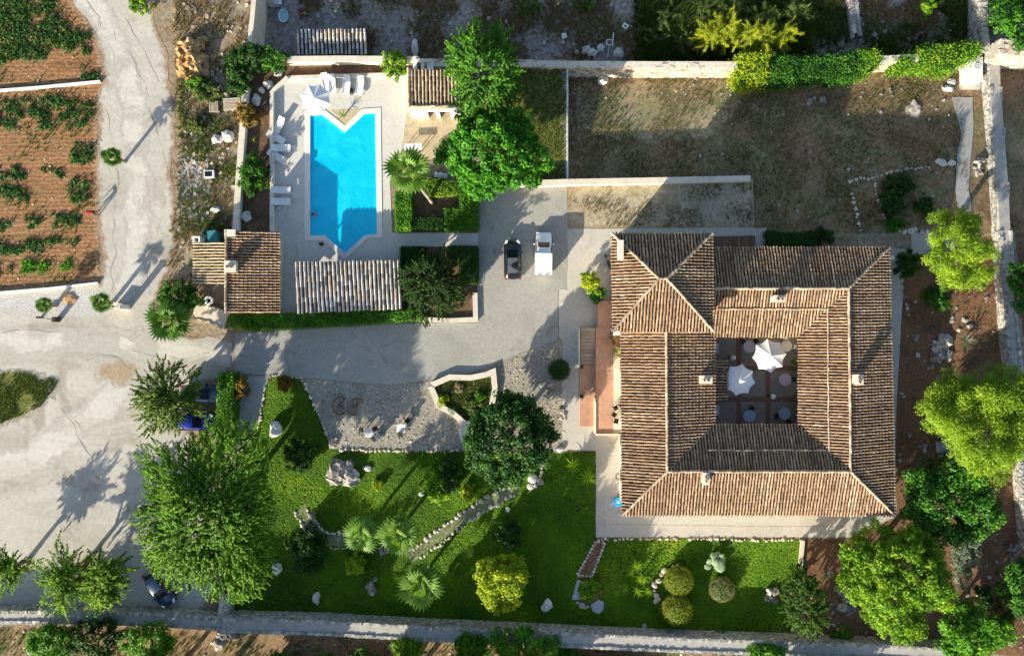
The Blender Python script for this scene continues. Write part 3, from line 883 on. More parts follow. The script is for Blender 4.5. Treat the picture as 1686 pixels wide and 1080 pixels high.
# ------------------------------------------------------------------ tiled roofs
def tile_piece(mb, o, u, v, n, w, l, mi=0, r=None, lift=0.05, sag=0.0):
    """one barrel tile: o = middle of its lower end on the roof plane"""
    seg = 5; vs = []
    for (vv, rr, lf) in ((0, w * .33, lift), (l * 1.12, w * .28, 0.0)):
        for i in range(seg):
            a = math.pi * i / (seg - 1)
            vs.append(o + u * (math.cos(a) * rr) + n * (math.sin(a) * rr * 1.15 + lf) + v * vv)
    fs = [(i, seg + i, seg + i + 1, i + 1) for i in range(seg - 1)] + [tuple(range(seg))]
    return mb.add(vs, fs, mi, r)

def slope(parent, poly, w=.285, l=.38, mat='tile', objs=False, name='roof_tiles', bed='tile_bed', thick=.14, bed_name='roof_slab', rough=1.0, maxobj=300):
    """poly: 3-D outline, its first edge is the eave (seen from outside, anticlockwise). Channels below, barrel tiles on top."""
    poly = [Vector(p) for p in poly]
    u = (poly[1] - poly[0]).normalized()
    n = Vector((0, 0, 0))
    for i in range(1, len(poly) - 1): n += (poly[i] - poly[0]).cross(poly[i + 1] - poly[0])
    n.normalize()
    if n.z < 0: n = -n
    v = n.cross(u)
    o = poly[0]
    Q = [((p - o).dot(u), (p - o).dot(v)) for p in poly]
    bedm = MB()
    top = poly; bot = [p - n * thick for p in poly]; k = len(poly)
    bedm.add(top + bot, [tuple(range(k)), tuple(reversed(range(k, 2 * k)))] + [(i, k + i, k + (i + 1) % k, (i + 1) % k) for i in range(k)])
    bedm.build(bed_name, M[bed], parent)
    lo = min(q[0] for q in Q); hi = max(q[0] for q in Q)
    ncol = max(1, round((hi - lo) / w)); ww = (hi - lo) / ncol
    mb = MB(); pm = None; cnt = 0
    for c in range(ncol):
        x = lo + (c + .5) * ww
        ys = []
        for i in range(k):
            (x0, y0), (x1, y1) = Q[i], Q[(i + 1) % k]
            if (x0 <= x < x1) or (x1 <= x < x0): ys.append(y0 + (y1 - y0) * (x - x0) / (x1 - x0))
        if len(ys) < 2: continue
        a, b = min(ys), max(ys)
        y = a - .06
        colr = rng.random()
        while y < b - .08:
            ll = min(l, b - y)
            p = o + u * (x + rng.uniform(-.022, .022) * rough) + v * (y + rng.uniform(-.05, .05) * rough) + n * (.03 * noise.noise(Vector((x * .35, y * .5, lo))) + rng.uniform(0, .012))
            r = min(1, max(0, .45 * colr + .55 * rng.random() + rng.uniform(-.05, .05)))
            if objs and cnt < maxobj:
                key = (round(ww, 2), round(l, 2), mat)
                if key not in TILES:
                    q = MB(); tile_piece(q, Vector((0, 0, 0)), Vector((1, 0, 0)), Vector((0, 1, 0)), Vector((0, 0, 1)), ww, l)
                    TILES[key] = q.mesh('roof_tile', M[mat])
                ob = link('roof_tile', TILES[key], parent)
                R = Matrix((u, v, n)).transposed().to_4x4(); R.translation = p
                ob.matrix_basis = R
                if ll < l * .95: ob.scale = (1, max(.3, ll / l), 1)
                cnt += 1
            else:
                tile_piece(mb, p, u, v, n, ww, ll, r=r)
            y += l
    if mb.v:
        m = mat
        if objs: m = {'tile_grey': 'tile_grey_f', 'tile_beige': 'tile_pale'}.get(mat, mat)
        ob = mb.build(name, M[m], parent); ob['kind'] = 'stuff'
TILES = {}

def ridge(parent, pts, w=.30, l=.42, mat='ridge', name='ridge_tiles'):
    mb = MB()
    for a, b in zip(pts[:-1], pts[1:]):
        a, b = Vector(a), Vector(b); d = b - a; L = d.length; d /= L
        u = d.cross(Vector((0, 0, 1))).normalized(); n = u.cross(d)
        y = 0
        while y < L - .1:
            tile_piece(mb, a + d * y + n * (.05 + rng.uniform(-.02, .03)) + u * rng.uniform(-.03, .03), u, d, n, w * 1.35, min(l, L - y), lift=.03); y += l
    o = mb.build(name, M[mat], parent); o['kind'] = 'stuff'
    return o
M['greystone'] = solid("grey_blue_stone", (0.40, 0.44, 0.46), 0.85, vary=0.15, scale=3)
M['pinkcloth'] = solid("pink_sack", (0.60, 0.32, 0.29), 0.9, vary=0.1)
M['ochre_rock'] = pieces("ochre_rock", [(0.0, (0.36, 0.22, 0.11)), (1.0, (0.46, 0.29, 0.15))], grain=0.4, scale=4)
M['greyrock'] = pieces("blue_grey_rock", [(0.0, (0.36, 0.38, 0.40)), (1.0, (0.44, 0.46, 0.47))], grain=0.4, scale=3, bump=.6)
M['cactus'] = solid('cactus_pad', (0.20, 0.27, 0.15), 0.7, vary=0.5, scale=7)
# ================================================================== GROUND
LOW = -2.5
def zyard(x, y):
    py = 540 - y * K
    return -2.3 * max(0.0, min(1.0, (372 - py) / 262.0))
def ZY(x, y):
    p = P(x, y, -1.2); return zyard(p.x, p.y)
def W2(px, z=0.0): return [P(x, y, z).to_2d() for x, y in px]

POOL = [(511, 191), (531, 190), (568, 219), (601, 188), (618, 187), (621, 386), (602, 387), (568, 417), (535, 388), (511, 388)]
pool_hole = W2(POOL)
BIG = 900.0
g0 = [(-BIG, -BIG), (BIG, -BIG)]
gp = [Vector((-BIG, -BIG)), Vector((BIG, -BIG)), Vector((BIG, P(0, 84).y))] + W2([(1760, 84), (1760, 384), (1240, 384), (1238, 298), (934, 301), (934, 98), (474, 94), (414, 92), (424, -60)]) + [Vector((P(424, 0).x, BIG)), Vector((-BIG, BIG))]
sheet('ground', None, 0.0, M['ground'], amp=0, step=40, inner=0, pts=gp, holes=[pool_hole])
lp = [Vector((P(400, 0).x, P(0, 112).y)), Vector((BIG, P(0, 112).y)), Vector((BIG, BIG)), Vector((P(400, 0).x, BIG))]
sheet('lower_field', None, LOW, M['low'], amp=0, step=40, inner=0, pts=lp)
sheet('dry_grass_yard', [(926, 104), (1645, 94), (1645, 392), (1232, 392), (1232, 290), (926, 296)], 0, M['yard'], amp=0, step=1.5, inner=1.6, zf=zyard)
sheet('pale_grass_patch', [(942, 114), (1100, 114), (1262, 110), (1240, 165), (1180, 222), (1060, 232), (985, 226), (948, 190)], 0, ground('sun_tinted_grass', [(0.30, 0.25, 0.15), (0.25, 0.235, 0.125), (0.38, 0.30, 0.19), (0.21, 0.20, 0.10)], .3, 3.0, contrast=.6, bump=.7, edge=(0.19, 0.135, 0.08)), amp=.8, freq=.6, zf=lambda x, y: zyard(x, y) + .008)  # lighter tan overlay: sunlight on this part of the yard put into the colour
sheet('sandy_strip', [(934, 300), (1100, 297), (1240, 294), (1243, 380), (934, 378)], .012, M['strip'], amp=.12, pts=None)

sheet('field_soil', [(-60, -60), (112, -60), (122, 10), (150, 45), (166, 90), (168, 130), (160, 180), (160, 260), (160, 350), (164, 466), (80, 474), (-60, 486)], .010, M['field'], amp=.35)
sheet('gravel_yard', [(100, -60), (238, -60), (262, 60), (284, 140), (290, 200), (283, 260), (288, 330), (292, 380), (284, 430), (266, 470), (250, 520), (262, 548), (330, 556), (386, 549), (386, 614), (340, 630), (310, 700), (345, 780), (350, 860), (352, 1006), (-80, 1004), (-80, 482), (80, 476), (164, 468), (164, 400), (160, 330), (158, 240), (160, 160), (172, 128), (168, 90), (150, 48), (126, 10)], .018, M['gravel'], amp=.5, freq=.35)
sheet('stone_chip_bed', [(-60, 485), (80, 477), (162, 470), (205, 505), (190, 520), (100, 522), (-60, 520)], .024, ground("white_chips", [(0.42, 0.41, 0.39), (0.52, 0.51, 0.49)], .6, 5, contrast=.5, bump=.6, edge=(0.46, 0.43, 0.38)), amp=.25)
sheet('grass_patch', [(-60, 612), (30, 606), (75, 612), (100, 626), (92, 650), (70, 672), (35, 690), (-60, 728)], .026, M['wild'], amp=1.0, freq=.9, step=.35)
sheet('driveway', [(386, 549), (520, 541), (690, 532), (786, 532), (787, 302), (850, 304), (934, 302), (934, 476), (919, 478), (919, 560), (862, 580), (815, 600), (780, 612), (700, 627), (650, 634), (600, 631), (500, 622), (386, 614)], .024, M['drive'], amp=.06)
sheet('side_lawn', [(786, 112), (934, 108), (934, 302), (850, 303), (786, 303)], .014, M['wild'], amp=.1)
sheet('pool_deck', [(447, 152), (472, 128), (672, 122), (672, 182), (664, 240), (642, 300), (646, 383), (787, 384), (787, 407), (661, 405), (661, 515), (462, 516), (461, 384), (447, 384)], .030, M['deck'], amp=.02, holes=[pool_hole])
sheet('cobbled_corner', [(671, 180), (766, 180), (772, 200), (730, 225), (715, 262), (668, 262), (662, 240)], .034, M['cobble'], amp=.1)
sheet('pool_side_bed', [(402, 110), (475, 96), (690, 98), (690, 122), (472, 126), (446, 150), (446, 384), (392, 384), (400, 250)], .008, M['bed'], amp=.1)
sheet('hedge_bed', [(650, 316), (786, 316), (786, 380), (650, 380)], .038, M['bed'], amp=.05)
sheet('olive_bed', [(661, 407), (786, 407), (786, 528), (661, 516)], .028, M['bed'], amp=.05)
sheet('lawn', [(442, 620), (498, 623), (522, 680), (546, 740), (640, 742), (760, 742), (870, 746), (981, 742), (981, 886), (1322, 888), (1322, 940), (1300, 1050), (1000, 1042), (700, 1030), (372, 1012), (365, 900), (372, 800), (420, 740), (428, 680)], .012, M['lawn'], amp=.12)
sheet('garden_path', [(392, 620), (442, 619), (428, 690), (416, 745), (380, 745)], .016, M['greypath'], amp=.06)
sheet('pebble_court', [(498, 623), (600, 632), (650, 635), (702, 628), (780, 613), (815, 601), (862, 581), (919, 561), (934, 560), (936, 640), (930, 745), (870, 746), (760, 743), (640, 741), (546, 739), (522, 680)], .016, M['pebble'], amp=.06)
sheet('terrace', [(934, 377), (1262, 375), (1262, 408), (1500, 410), (1500, 384), (1560, 380), (1575, 415), (1490, 420), (1482, 560), (1474, 700), (1474, 850), (1400, 884), (981, 884), (981, 742), (934, 740)], .036, M['pave'], amp=.03)
sheet('drive_kerb', [(920, 476), (934, 476), (934, 742), (926, 742), (926, 560), (920, 556)], .042, M['pave'], amp=.01)
sheet('red_earth_garden', [(1476, 420), (1640, 388), (1652, 560), (1672, 640), (1700, 900), (1700, 1080), (1560, 1075), (1322, 1050), (1322, 888), (1400, 884), (1476, 852)], .012, M['redbed'], amp=.2)
sheet('side_path', [(1586, 150), (1622, 150), (1617, 215), (1608, 260), (1600, 310), (1604, 372), (1580, 372), (1578, 310), (1586, 255), (1597, 212)], 0, M['greypath'], amp=.08, inner=.8, zf=lambda x, y: zyard(x, y) + .05)
sheet('outer_field', [(-80, 1030), (360, 1034), (700, 1050), (1300, 1078), (1700, 1092), (1700, 1180), (-80, 1180)], .008, ground("outer_soil", [(0.24, 0.14, 0.08), (0.33, 0.22, 0.13), (0.17, 0.13, 0.08)], .2, 2.6, contrast=.7, bump=.9, speck=((.5, .45, .4), .2, 2.4), patch=((.10, .12, .04), .2, .56)), amp=.2)
sheet('right_field', [(1636, 70), (1775, 70), (1775, 394), (1636, 394)], 0, M['yard'], amp=.1, zf=lambda x, y: zyard(x, y) + .012)
sheet('right_field', [(1672, 384), (1790, 384), (1790, 700), (1692, 640)], .006, M['redbed'], amp=.3)
sheet('rubble_patch', [(292, 262), (345, 262), (352, 330), (335, 372), (292, 360)], .014, ground("limestone_rubble", [(0.36, 0.34, 0.31), (0.50, 0.48, 0.44), (0.28, 0.25, 0.2)], .7, 4, contrast=.6, bump=.8, edge=(.26, .2, .13)), amp=.5)
# cracks, ruts, patches
def band(px, w):
    pts = [Vector((x, y)) for x, y in px]; L_, R_ = [], []
    for i, p in enumerate(pts):
        t = (pts[min(i + 1, len(pts) - 1)] - pts[max(i - 1, 0)]).normalized(); n = Vector((-t.y, t.x)) * w / 2
        L_.append((p + n)[:]); R_.append((p - n)[:])
    return L_ + R_[::-1]
sheet('wheel_track', band([(128, -30), (175, 40), (205, 110), (222, 190), (226, 280), (228, 370), (222, 440), (200, 500)], 44), .0215, M['ruts'], amp=.5, freq=.5)
sheet('wheel_track', band([(-60, 560), (60, 562), (150, 560), (260, 570), (380, 585)], 40), .0222, M['ruts'], amp=.6, freq=.5)
sheet('wheel_track', band([(-60, 780), (40, 760), (130, 700), (200, 640), (230, 590)], 50), .0228, M['ruts'], amp=.7, freq=.5)
for px in ([(238, 290), (275, 300), (272, 345), (245, 335)], [(150, 585), (230, 592), (232, 640), (160, 632)], [(110, 930), (190, 905), (215, 960), (120, 985)], [(120, 545), (235, 535), (230, 555), (130, 556)]):
    sheet('dust_patch', px, .0236, M['dusty'], amp=.8, freq=.7)
for i, (pts, w) in enumerate([
    ([(140, -5), (160, 30), (162, 62), (178, 78), (192, 108)], .16), ([(190, 50), (205, 80), (222, 108), (240, 140), (246, 180), (262, 225), (275, 290)], .13),
    ([(172, 158), (178, 200), (186, 238)], .08), ([(192, 275), (190, 340), (188, 400), (184, 460), (180, 490)], .10),
    ([(205, 30), (225, 60), (250, 100), (262, 135)], .07), ([(218, 310), (224, 350), (228, 378)], .08), ([(244, 390), (246, 440), (244, 486)], .07),
    ([(278, 290), (282, 330), (284, 372)], .08), ([(0, 546), (60, 548), (100, 546)], .10), ([(140, 594), (165, 582), (195, 590), (225, 614)], .09),
    ([(100, 672), (120, 700), (140, 745), (158, 768)], .10), ([(112, 680), (150, 720)], .06), ([(220, 578), (280, 590), (345, 582)], .07), ([(215, 860), (180, 890), (150, 922)], .05)]):
    ribbon('ground_crack', pts, w, .026 + i * .0005, M['crack'], wob=.5)
ribbon('drive_edge_seam', [(386, 614), (500, 622), (600, 631), (650, 634), (700, 627), (780, 612), (815, 600), (862, 580), (919, 560)], .10, .030, M['crack'], wob=.02)
ribbon('drive_edge_seam', [(386, 550), (384, 615)], .08, .0305, M['crack'], wob=.03)
ribbon('terrace_seam', [(981, 862), (1100, 864), (1250, 866), (1390, 866)], .05, .041, M['crack'], wob=.01)
ribbon('stone_path', [(492, 838), (512, 862), (530, 888), (575, 890), (600, 892)], 1.9, .020, M['stonepath'], wob=.1)
ribbon('stone_path', [(672, 918), (700, 898), (740, 868), (790, 838), (835, 812), (852, 803)], 1.7, .0205, M['stonepath'], wob=.1)

# ================================================================== POOL
pt = thing('swimming_pool', 'blue tiled swimming pool with notched arrow shaped end and pale stone coping', 'swimming pool', (0, 0, 0))
def pool_mat():
    m, nt, b = new_mat("pool_tiles")
    tc = nt.nodes.new("ShaderNodeTexCoord").outputs['Object']
    br = nt.nodes.new("ShaderNodeTexBrick"); br.inputs['Scale'].default_value = 3.0
    br.inputs['Color1'].default_value = rgb((0.03, 0.60, 0.93)); br.inputs['Color2'].default_value = rgb((0.035, 0.64, 0.95)); br.inputs['Mortar'].default_value = rgb((0.10, 0.70, 0.97))
    br.inputs['Mortar Size'].default_value = .02; nt.links.new(tc, br.inputs['Vector'])
    nt.links.new(br.outputs[0], b.inputs['Base Color']); b.inputs['Roughness'].default_value = .5
    return m
def water_mat():
    m, nt, b = new_mat("pool_water")
    tr = nt.nodes.new("ShaderNodeBsdfTransparent"); tr.inputs[0].default_value = rgb((0.62, 0.97, 1.0))
    gl = nt.nodes.new("ShaderNodeBsdfGlossy"); gl.inputs['Roughness'].default_value = .03
    fr = nt.nodes.new("ShaderNodeFresnel"); fr.inputs[0].default_value = 1.33
    tc = nt.nodes.new("ShaderNodeTexCoord").outputs['Object']
    n = nz(nt, 1.6, 3, .5, tc); bp = nt.nodes.new("ShaderNodeBump"); bp.inputs['Strength'].default_value = .5; bp.inputs['Distance'].default_value = .08
    nt.links.new(n.outputs[0], bp.inputs['Height'])
    for q in (gl, fr): nt.links.new(bp.outputs[0], q.inputs['Normal'])
    ms = nt.nodes.new("ShaderNodeMixShader"); nt.links.new(fr.outputs[0], ms.inputs[0]); nt.links.new(tr.outputs[0], ms.inputs[1]); nt.links.new(gl.outputs[0], ms.inputs[2])
    n5 = nz(nt, .35, 4, .6, tc, 1.2); r5 = ramp(nt, [(.35, (0.0, 0.58, 0.96)), (.65, (0.01, 0.74, 1.0))]); nt.links.new(n5.outputs[0], r5.inputs[0]); nt.links.new(r5.outputs[0], b.inputs['Base Color']); b.inputs['Roughness'].default_value = .12; nt.links.new(bp.outputs[0], b.inputs['Normal'])
    m2 = nt.nodes.new("ShaderNodeMixShader"); m2.inputs[0].default_value = .78
    nt.links.new(ms.outputs[0], m2.inputs[1]); nt.links.new(b.outputs[0], m2.inputs[2])
    nt.links.new(m2.outputs[0], nt.nodes["Material Output"].inputs['Surface'])
    return m
M['pooltile'] = pool_mat(); M['water'] = water_mat()
DEP = -.95
mb = MB(); pp = [(p.x, p.y) for p in pool_hole]; n = len(pp)
mb.add([(x, y, .05) for x, y in pp] + [(x, y, DEP) for x, y in pp], [tuple(range(n, 2 * n))] + [(i, n + i, n + (i + 1) % n, (i + 1) % n) for i in range(n)])
mb.build('basin', M['pooltile'], pt)
for i, f in enumerate((0.28, .5, .72)):        # entry steps in the lower corner, along its left edge
    a, b_, c_ = P(535, 388), P(568, 417), P(602, 387)
    mb = MB(); q = [a, b_, b_.lerp(c_, .12 + .16 * (2 - i)), a.lerp(c_, .12 + .16 * (2 - i))]
    mb.prism([(p.x, p.y) for p in q], DEP, -.78 + i * .24 - .003 * i); mb.build('underwater_step', M['pooltile'], pt)
mb = MB(); mb.box(P(568.5, 387, -.6), (4.1, .12, .7)); mb.build('underwater_sill', M['pooltile'], pt)
mb = MB(); mb.add([(x, y, -.10) for x, y in pp], [tuple(reversed(range(n)))]); mb.build('water', M['water'], pt)
outer = W2([(502, 183), (534, 181), (568, 207), (597, 180), (627, 178), (630, 391), (606, 392), (568, 428), (532, 396), (502, 396)])
for i in range(n):
    j = (i + 1) % n
    mb = MB(); q = [pool_hole[i], pool_hole[j], outer[j], outer[i]]
    ctr = sum(q, Vector((0, 0))) / 4
    mb.prism([(c.x, c.y) for c in [ctr + (p - ctr) * .998 for p in q]], .0, .085); mb.build('coping_slab', M['coping'], pt)
sheet('sandy_notch', [(545, 182), (598, 180), (568, 207)], .045, M['cobble'], amp=0)
for i, (x, y, s) in enumerate([(566, 196, .5), (560, 186, .7)]): pass
rosette('small_palm_plant', 'small green palm sprig in sandy notch at the top of the pool', 564, 190, 13, 'palm', 14, .5, .09, 5)

# ================================================================== WALLS
wall('garden_wall', 'low white topped wall along the left side of the pool deck', [(447, 384), (447, 151), (473, 127)], .26, 0, .55, M['white'], M['cap'], seed=1)
wall('garden_wall', 'pale rendered wall along the top edge of the pool deck', [(474, 128), (560, 125), (672, 122)], .26, 0, .40, M['white'], M['cap'], seed=2)
wall('retaining_wall', 'pale coped retaining wall behind the dark bed above the pool', [(472, 98), (560, 97), (690, 98)], .5, LOW, 1.0, M['stucco'], M['cap'], seed=3)
wall('retaining_wall', 'long stone retaining wall along the top of the dry yard', [(690, 104), (850, 104), (936, 106), (1080, 107), (1225, 107), (1400, 100), (1515, 95), (1610, 86)], .55, LOW, .55, M['mortar'], M['cap'], M['stone_warm'], .40, seed=4, top=False)
wall('boundary_wall', 'white topped concrete wall beside the dark scrap corner at the top', [(420, -30), (416, 20), (409, 88)], .35, LOW, .8, M['stucco'], M['cap'], seed=5)
wall('garden_wall', 'long pale coped wall between the dry yard and the sandy strip', [(850, 303), (934, 300), (1100, 297), (1236, 294)], .5, -1.2, .95, M['stucco'], M['cap'], seed=6)
wall('garden_wall', 'straight white topped wall left of the dark pool side bed', [(404, 140), (400, 200), (393, 290), (387, 384)], .5, 0, .75, M['white'], M['cap'], seed=7)
wall('dry_stone_wall', 'wide rough dry stone wall down the right side of the property', [(1637, 82), (1640, 143), (1645, 210), (1652, 300), (1656, 380), (1663, 480), (1669, 560), (1679, 640), (1687, 720), (1693, 800), (1701, 900)], 1.25, -.5, 1.35, M['mortar'], None, M['stone'], .30, seed=8, edge_only=True, zline=[(-2.6, -1.2), (-2.3, -.85), (-1.8, -.3), (-1.0, .5), (-.4, 1.1)] + [(-.2, 1.2)] * 6)
wall('dry_stone_wall', 'short rough stone wall running to the right edge at the top corner', [(1646, 76), (1670, 80), (1720, 82)], 1.5, LOW, 1.1, M['mortar'], None, M['stone_warm'], .4, seed=9)
wall('dry_stone_wall', 'long pale dry stone wall along the bottom of the lawn', [(366, 1029), (520, 1033), (700, 1043), (900, 1052), (1100, 1061), (1300, 1068), (1450, 1073), (1570, 1080)], 1.45, 0, 1.9, M['mortar'], None, M['stone'], .28, seed=10, edge_only=True)
wall('dry_stone_wall', 'shaded grey stone wall below the gravel parking at bottom left', [(-40, 1016), (120, 1016), (260, 1020), (366, 1028)], 1.3, 0, 1.5, M['mortar'], None, M['stone'], .28, seed=11, edge_only=True)
wall('stone_pier', 'short dark stone pier joining the bottom walls below the big tree', [(369, 986), (366, 1020)], .9, 0, 1.55, M['mortar'], None, M['stone'], .32, seed=12)
wall('field_kerb', 'thin white pipe like kerb crossing the upper left field', [(-30, 151), (60, 144), (164, 134)], .22, 0, .28, M['white'], None, seed=13)
wall('field_kerb', 'thin white kerb between the red field and the pale chip bed', [(-30, 484), (80, 475), (160, 466)], .20, 0, .30, M['white'], None, seed=14)
wall('ruined_wall', 'tumbled grey stone wall end at the top edge left of the path', [(1404, -30), (1407, 20), (1411, 52)], .9, LOW, LOW + .8, M['mortar'], None, M['stone'], .4, seed=15)
wall('field_wall', 'narrow grey wall running up to the top edge near the right corner', [(1619, -30), (1620, 30), (1624, 80)], .7, LOW, -.3, M['mortar'], None, M['stone'], .38, seed=16)
wall('bed_wall', 'low pale corner wall round the shaded olive tree bed', [(692, 526), (740, 528), (783, 526), (782, 482)], .38, 0, .35, M['white'], M['cap'], seed=17)
wall('gate_wall', 'low sandy wall stub left of the small pool house', [(318, 512), (345, 518), (372, 528)], 1.6, 0, .7, M['stucco'], None, M['stone_warm'], .3, seed=18, top=False)
wall('pond_wall', 'curved pale wall round the sunken olive green bed', [(711, 634), (740, 621), (775, 622), (800, 617), (812, 612), (815, 640), (810, 665), (795, 690), (778, 698), (765, 697), (745, 680), (722, 668), (716, 652), (709, 636)], .45, 0, .42, M['stucco'], M['cap'], seed=19)
sheet('sunken_bed', [(711, 634), (740, 621), (775, 622), (800, 617), (812, 612), (815, 640), (810, 665), (795, 690), (778, 698), (765, 697), (745, 680), (722, 668), (716, 652)], .03, M['pond'], amp=0)
wall('bed_wall', 'thin pale edging wall between lawn and red earth bed by the round shrubs', [(1322, 890), (1318, 935)], .3, 0, .3, M['stucco'], M['cap'], seed=21)
# rail fence down the left side of the yard
ft = thing('wire_fence', 'thin straight pale wire fence between the rough grass and dry yard', 'fence', (P(934, 108).x, P(934, 108).y, 0))
L = P(934, 108).y - P(934, 300).y
for i in range(9):
    MB().tube((0, -L * i / 8, -.1), (0, -L * i / 8, 1.1), .03, .03, 6).build('post', M['steel'], ft)
for z in (.15, .6, 1.05):
    MB().tube((0, 0, z), (0, -L, z), .012, .012, 4).build('wire', M['steel'], ft)
MB().box((0, -L / 2, -1.17), (.16, L, 2.45)).build('base_kerb', M['white'], ft)

# ================================================================== HOUSE
zE, zR, zI, zT, zA = 4.5, 5.95, 4.25, 7.2, 8.9
house = thing('courtyard_house', 'large square house with clay tiled roofs round a courtyard', 'house', (P(1240, 620).x, P(1240, 620).y, 0))
HO = Vector(house.location)
hroof = link('roof', None, house)
class Sub: pass
def Hp(x, y, z): return P(x, y, z) - HO
def S(*pts): return [Hp(*p) for p in pts]
def roof_part(name, *pts, **kw):
    e = MB(); pr = link(name, None, house)
    slope(pr, S(*pts), **kw)
bpy.data.objects.remove(hroof)
roof_part('roof_slope', (1024, 848, zE), (1473, 848, zE), (1400, 776, zR), (1098, 776, zR))
roof_part('roof_slope', (1022, 530, zE), (1024, 848, zE), (1098, 776, zR), (1097, 530, zR))
roof_part('roof_slope', (1473, 848, zE), (1463, 408, zE), (1397, 475, zR), (1400, 776, zR))
roof_part('roof_slope', (1463, 408, zE), (1146, 408, zE), (1146, 475, zR), (1397, 475, zR))
roof_part('roof_slope', (1176, 699, zI), (1176, 530, zI), (1097, 530, zR), (1098, 776, zR))
roof_part('roof_slope', (1314, 699, zI), (1176, 699, zI), (1098, 776, zR), (1400, 776, zR))
roof_part('roof_slope', (1314, 554, zI), (1314, 699, zI), (1400, 776, zR), (1397, 475, zR))
roof_part('roof_slope', (1146, 554, zI), (1314, 554, zI), (1397, 475, zR), (1146, 475, zR))
roof_part('tower_roof_slope', (1009, 545, zT), (1174, 545, zT), (1098, 459, zA), (1085, 459, zA))
roof_part('tower_roof_slope', (1174, 545, zT), (1172, 385, zT), (1098, 459, zA))
roof_part('tower_roof_slope', (1172, 385, zT), (1007, 385, zT), (1085, 459, zA), (1098, 459, zA))
roof_part('tower_roof_slope', (1007, 385, zT), (1009, 545, zT), (1085, 459, zA))
zr = zR + .03
for pts in ([(1097, 532, zr), (1098, 776, zr), (1400, 776, zr), (1397, 475, zr), (1150, 475, zr)], [(1024, 848, zE + .03), (1098, 776, zr)], [(1473, 848, zE + .03), (1400, 776, zr)], [(1463, 408, zE + .03), (1397, 475, zr)],
            [(1009, 545, zT + .03), (1085, 459, zA + .03), (1098, 459, zA + .03), (1174, 545, zT + .03)], [(1007, 385, zT + .03), (1085, 459, zA + .03)], [(1172, 385, zT + .03), (1098, 459, zA + .03)]):
    ridge(house, S(*pts))
def inner_z(f): return zI + f * (zR - zI)
for pts in ([(1362, 508, inner_z(.57) + .09), (1364, 744, inner_z(.57) + .09)], [(1180, 509, inner_z(.57) + .09), (1360, 509, inner_z(.57) + .09)], [(1166, 741, inner_z(.54) + .09), (1360, 741, inner_z(.54) + .09)]):
    ridge(house, S(*pts), w=.16, name='step_tiles')
# walls
def wallbox(x0, y0, x1, y1, zt, name='wall', m='stucco', zb=0.0, th=.4):
    mb = MB()
    for (a, b, c, d) in ((x0, y0, x1, y0 + th), (x0, y1 - th, x1, y1), (x0, y0 + th, x0 + th, y1 - th), (x1 - th, y0 + th, x1, y1 - th)):
        w = MB(); w.box(((a + c) / 2 - HO.x, (b + d) / 2 - HO.y, (zb + zt) / 2), (c - a, d - b, zt - zb)); w.build(name, M[m], house)
e0 = P(1023, 848, zE); e1 = P(1468, 408, zE)
ox0, oy0, ox1, oy1 = e0.x + .5, e0.y + .5, e1.x - .5, e1.y - .5
wallbox(ox0, oy0, ox1, oy1, zE + .05)
i0 = P(1176, 699, zI); i1 = P(1314, 554, zI)
ix0, iy0, ix1, iy1 = i0.x - 2.2, i0.y - 2.2, i1.x + 2.2, i1.y + 2.2
for i in range(4):
    for (x, y) in ((i0.x - .35, i0.y + (i1.y - i0.y) * i / 3), (i1.x + 1.85, i0.y + (i1.y - i0.y) * i / 3)):
        MB().box((x - HO.x, y - HO.y, zI / 2), (.34, .34, zI - .05)).build('arcade_pillar', M['stucco'], house)
wallbox(ix0, iy0, ix1, iy1, zI + .6)
t0 = P(1008, 545, zT); t1 = P(1173, 385, zT)
tx0, ty0, tx1, ty1 = t0.x + .95, t0.y + .5, t1.x - .45, t1.y - .5
wallbox(tx0, ty0, tx1, ty1, zT + .05, 'tower_wall')
def opening(cx, cy, z, w, h, ang, kind='window'):
    R = Matrix.Rotation(ang, 3, 'Z')
    fr = MB()
    for (dx, dz, sx, sz) in ((0, h / 2, w + .16, .09), (0, -h / 2, w + .16, .09), (-w / 2, 0, .09, h - .09), (w / 2, 0, .09, h - .09), (0, 0, .05, h - .1)):
        fr.box(Vector((cx - HO.x, cy - HO.y, z)) + R @ Vector((dx, 0, dz)), (sx, .14, sz), M=R)
    f = fr.build('window_frame' if kind == 'window' else 'door_frame', M['brownwood'], house)
    g = MB(); g.box(Vector((cx - HO.x, cy - HO.y, z)), (w - .02, .08, h - .02), M=R)
    g.build('pane' if kind == 'window' else 'door_leaf', M['glass'] if kind == 'window' else M['brownwood'], f)
for i in range(6):
    opening(ox0 + 3.5 + i * 3.7, oy0, 1.6, 1.1, 1.2, 0)
    if i < 5: opening(ox1, oy0 + 4 + i * 4.4, 1.6, 1.0, 1.2, math.pi / 2)
for i in range(4):
    opening(ox0, oy0 + 2.5 + i * 3.6, 1.55, 1.0, 1.3, math.pi / 2)
    opening(tx1 + 2.0 + i * 4, oy1, 1.6, 1.0, 1.1, 0)
for z in (1.7, 4.6):
    for i in range(2):
        opening(tx0, ty0 + 2.2 + i * 3.6, z, .9, 1.3, math.pi / 2); opening(tx0 + 2.2 + i * 3.6, ty1, z, .9, 1.3, 0)
for f in (.28, .72):
    opening(ix0 + .4, iy0 + (iy1 - iy0) * f, 1.1, 1.1, 2.1, math.pi / 2, 'door'); opening(ix1 - .4, iy0 + (iy1 - iy0) * f, 1.1, 1.1, 2.1, math.pi / 2, 'door')
    opening(ix0 + (ix1 - ix0) * f, iy1 - .4, 1.1, 1.1, 2.1, 0, 'door'); opening(ix0 + (ix1 - ix0) * f, iy0 + .4, 1.1, 1.1, 2.1, 0, 'door')
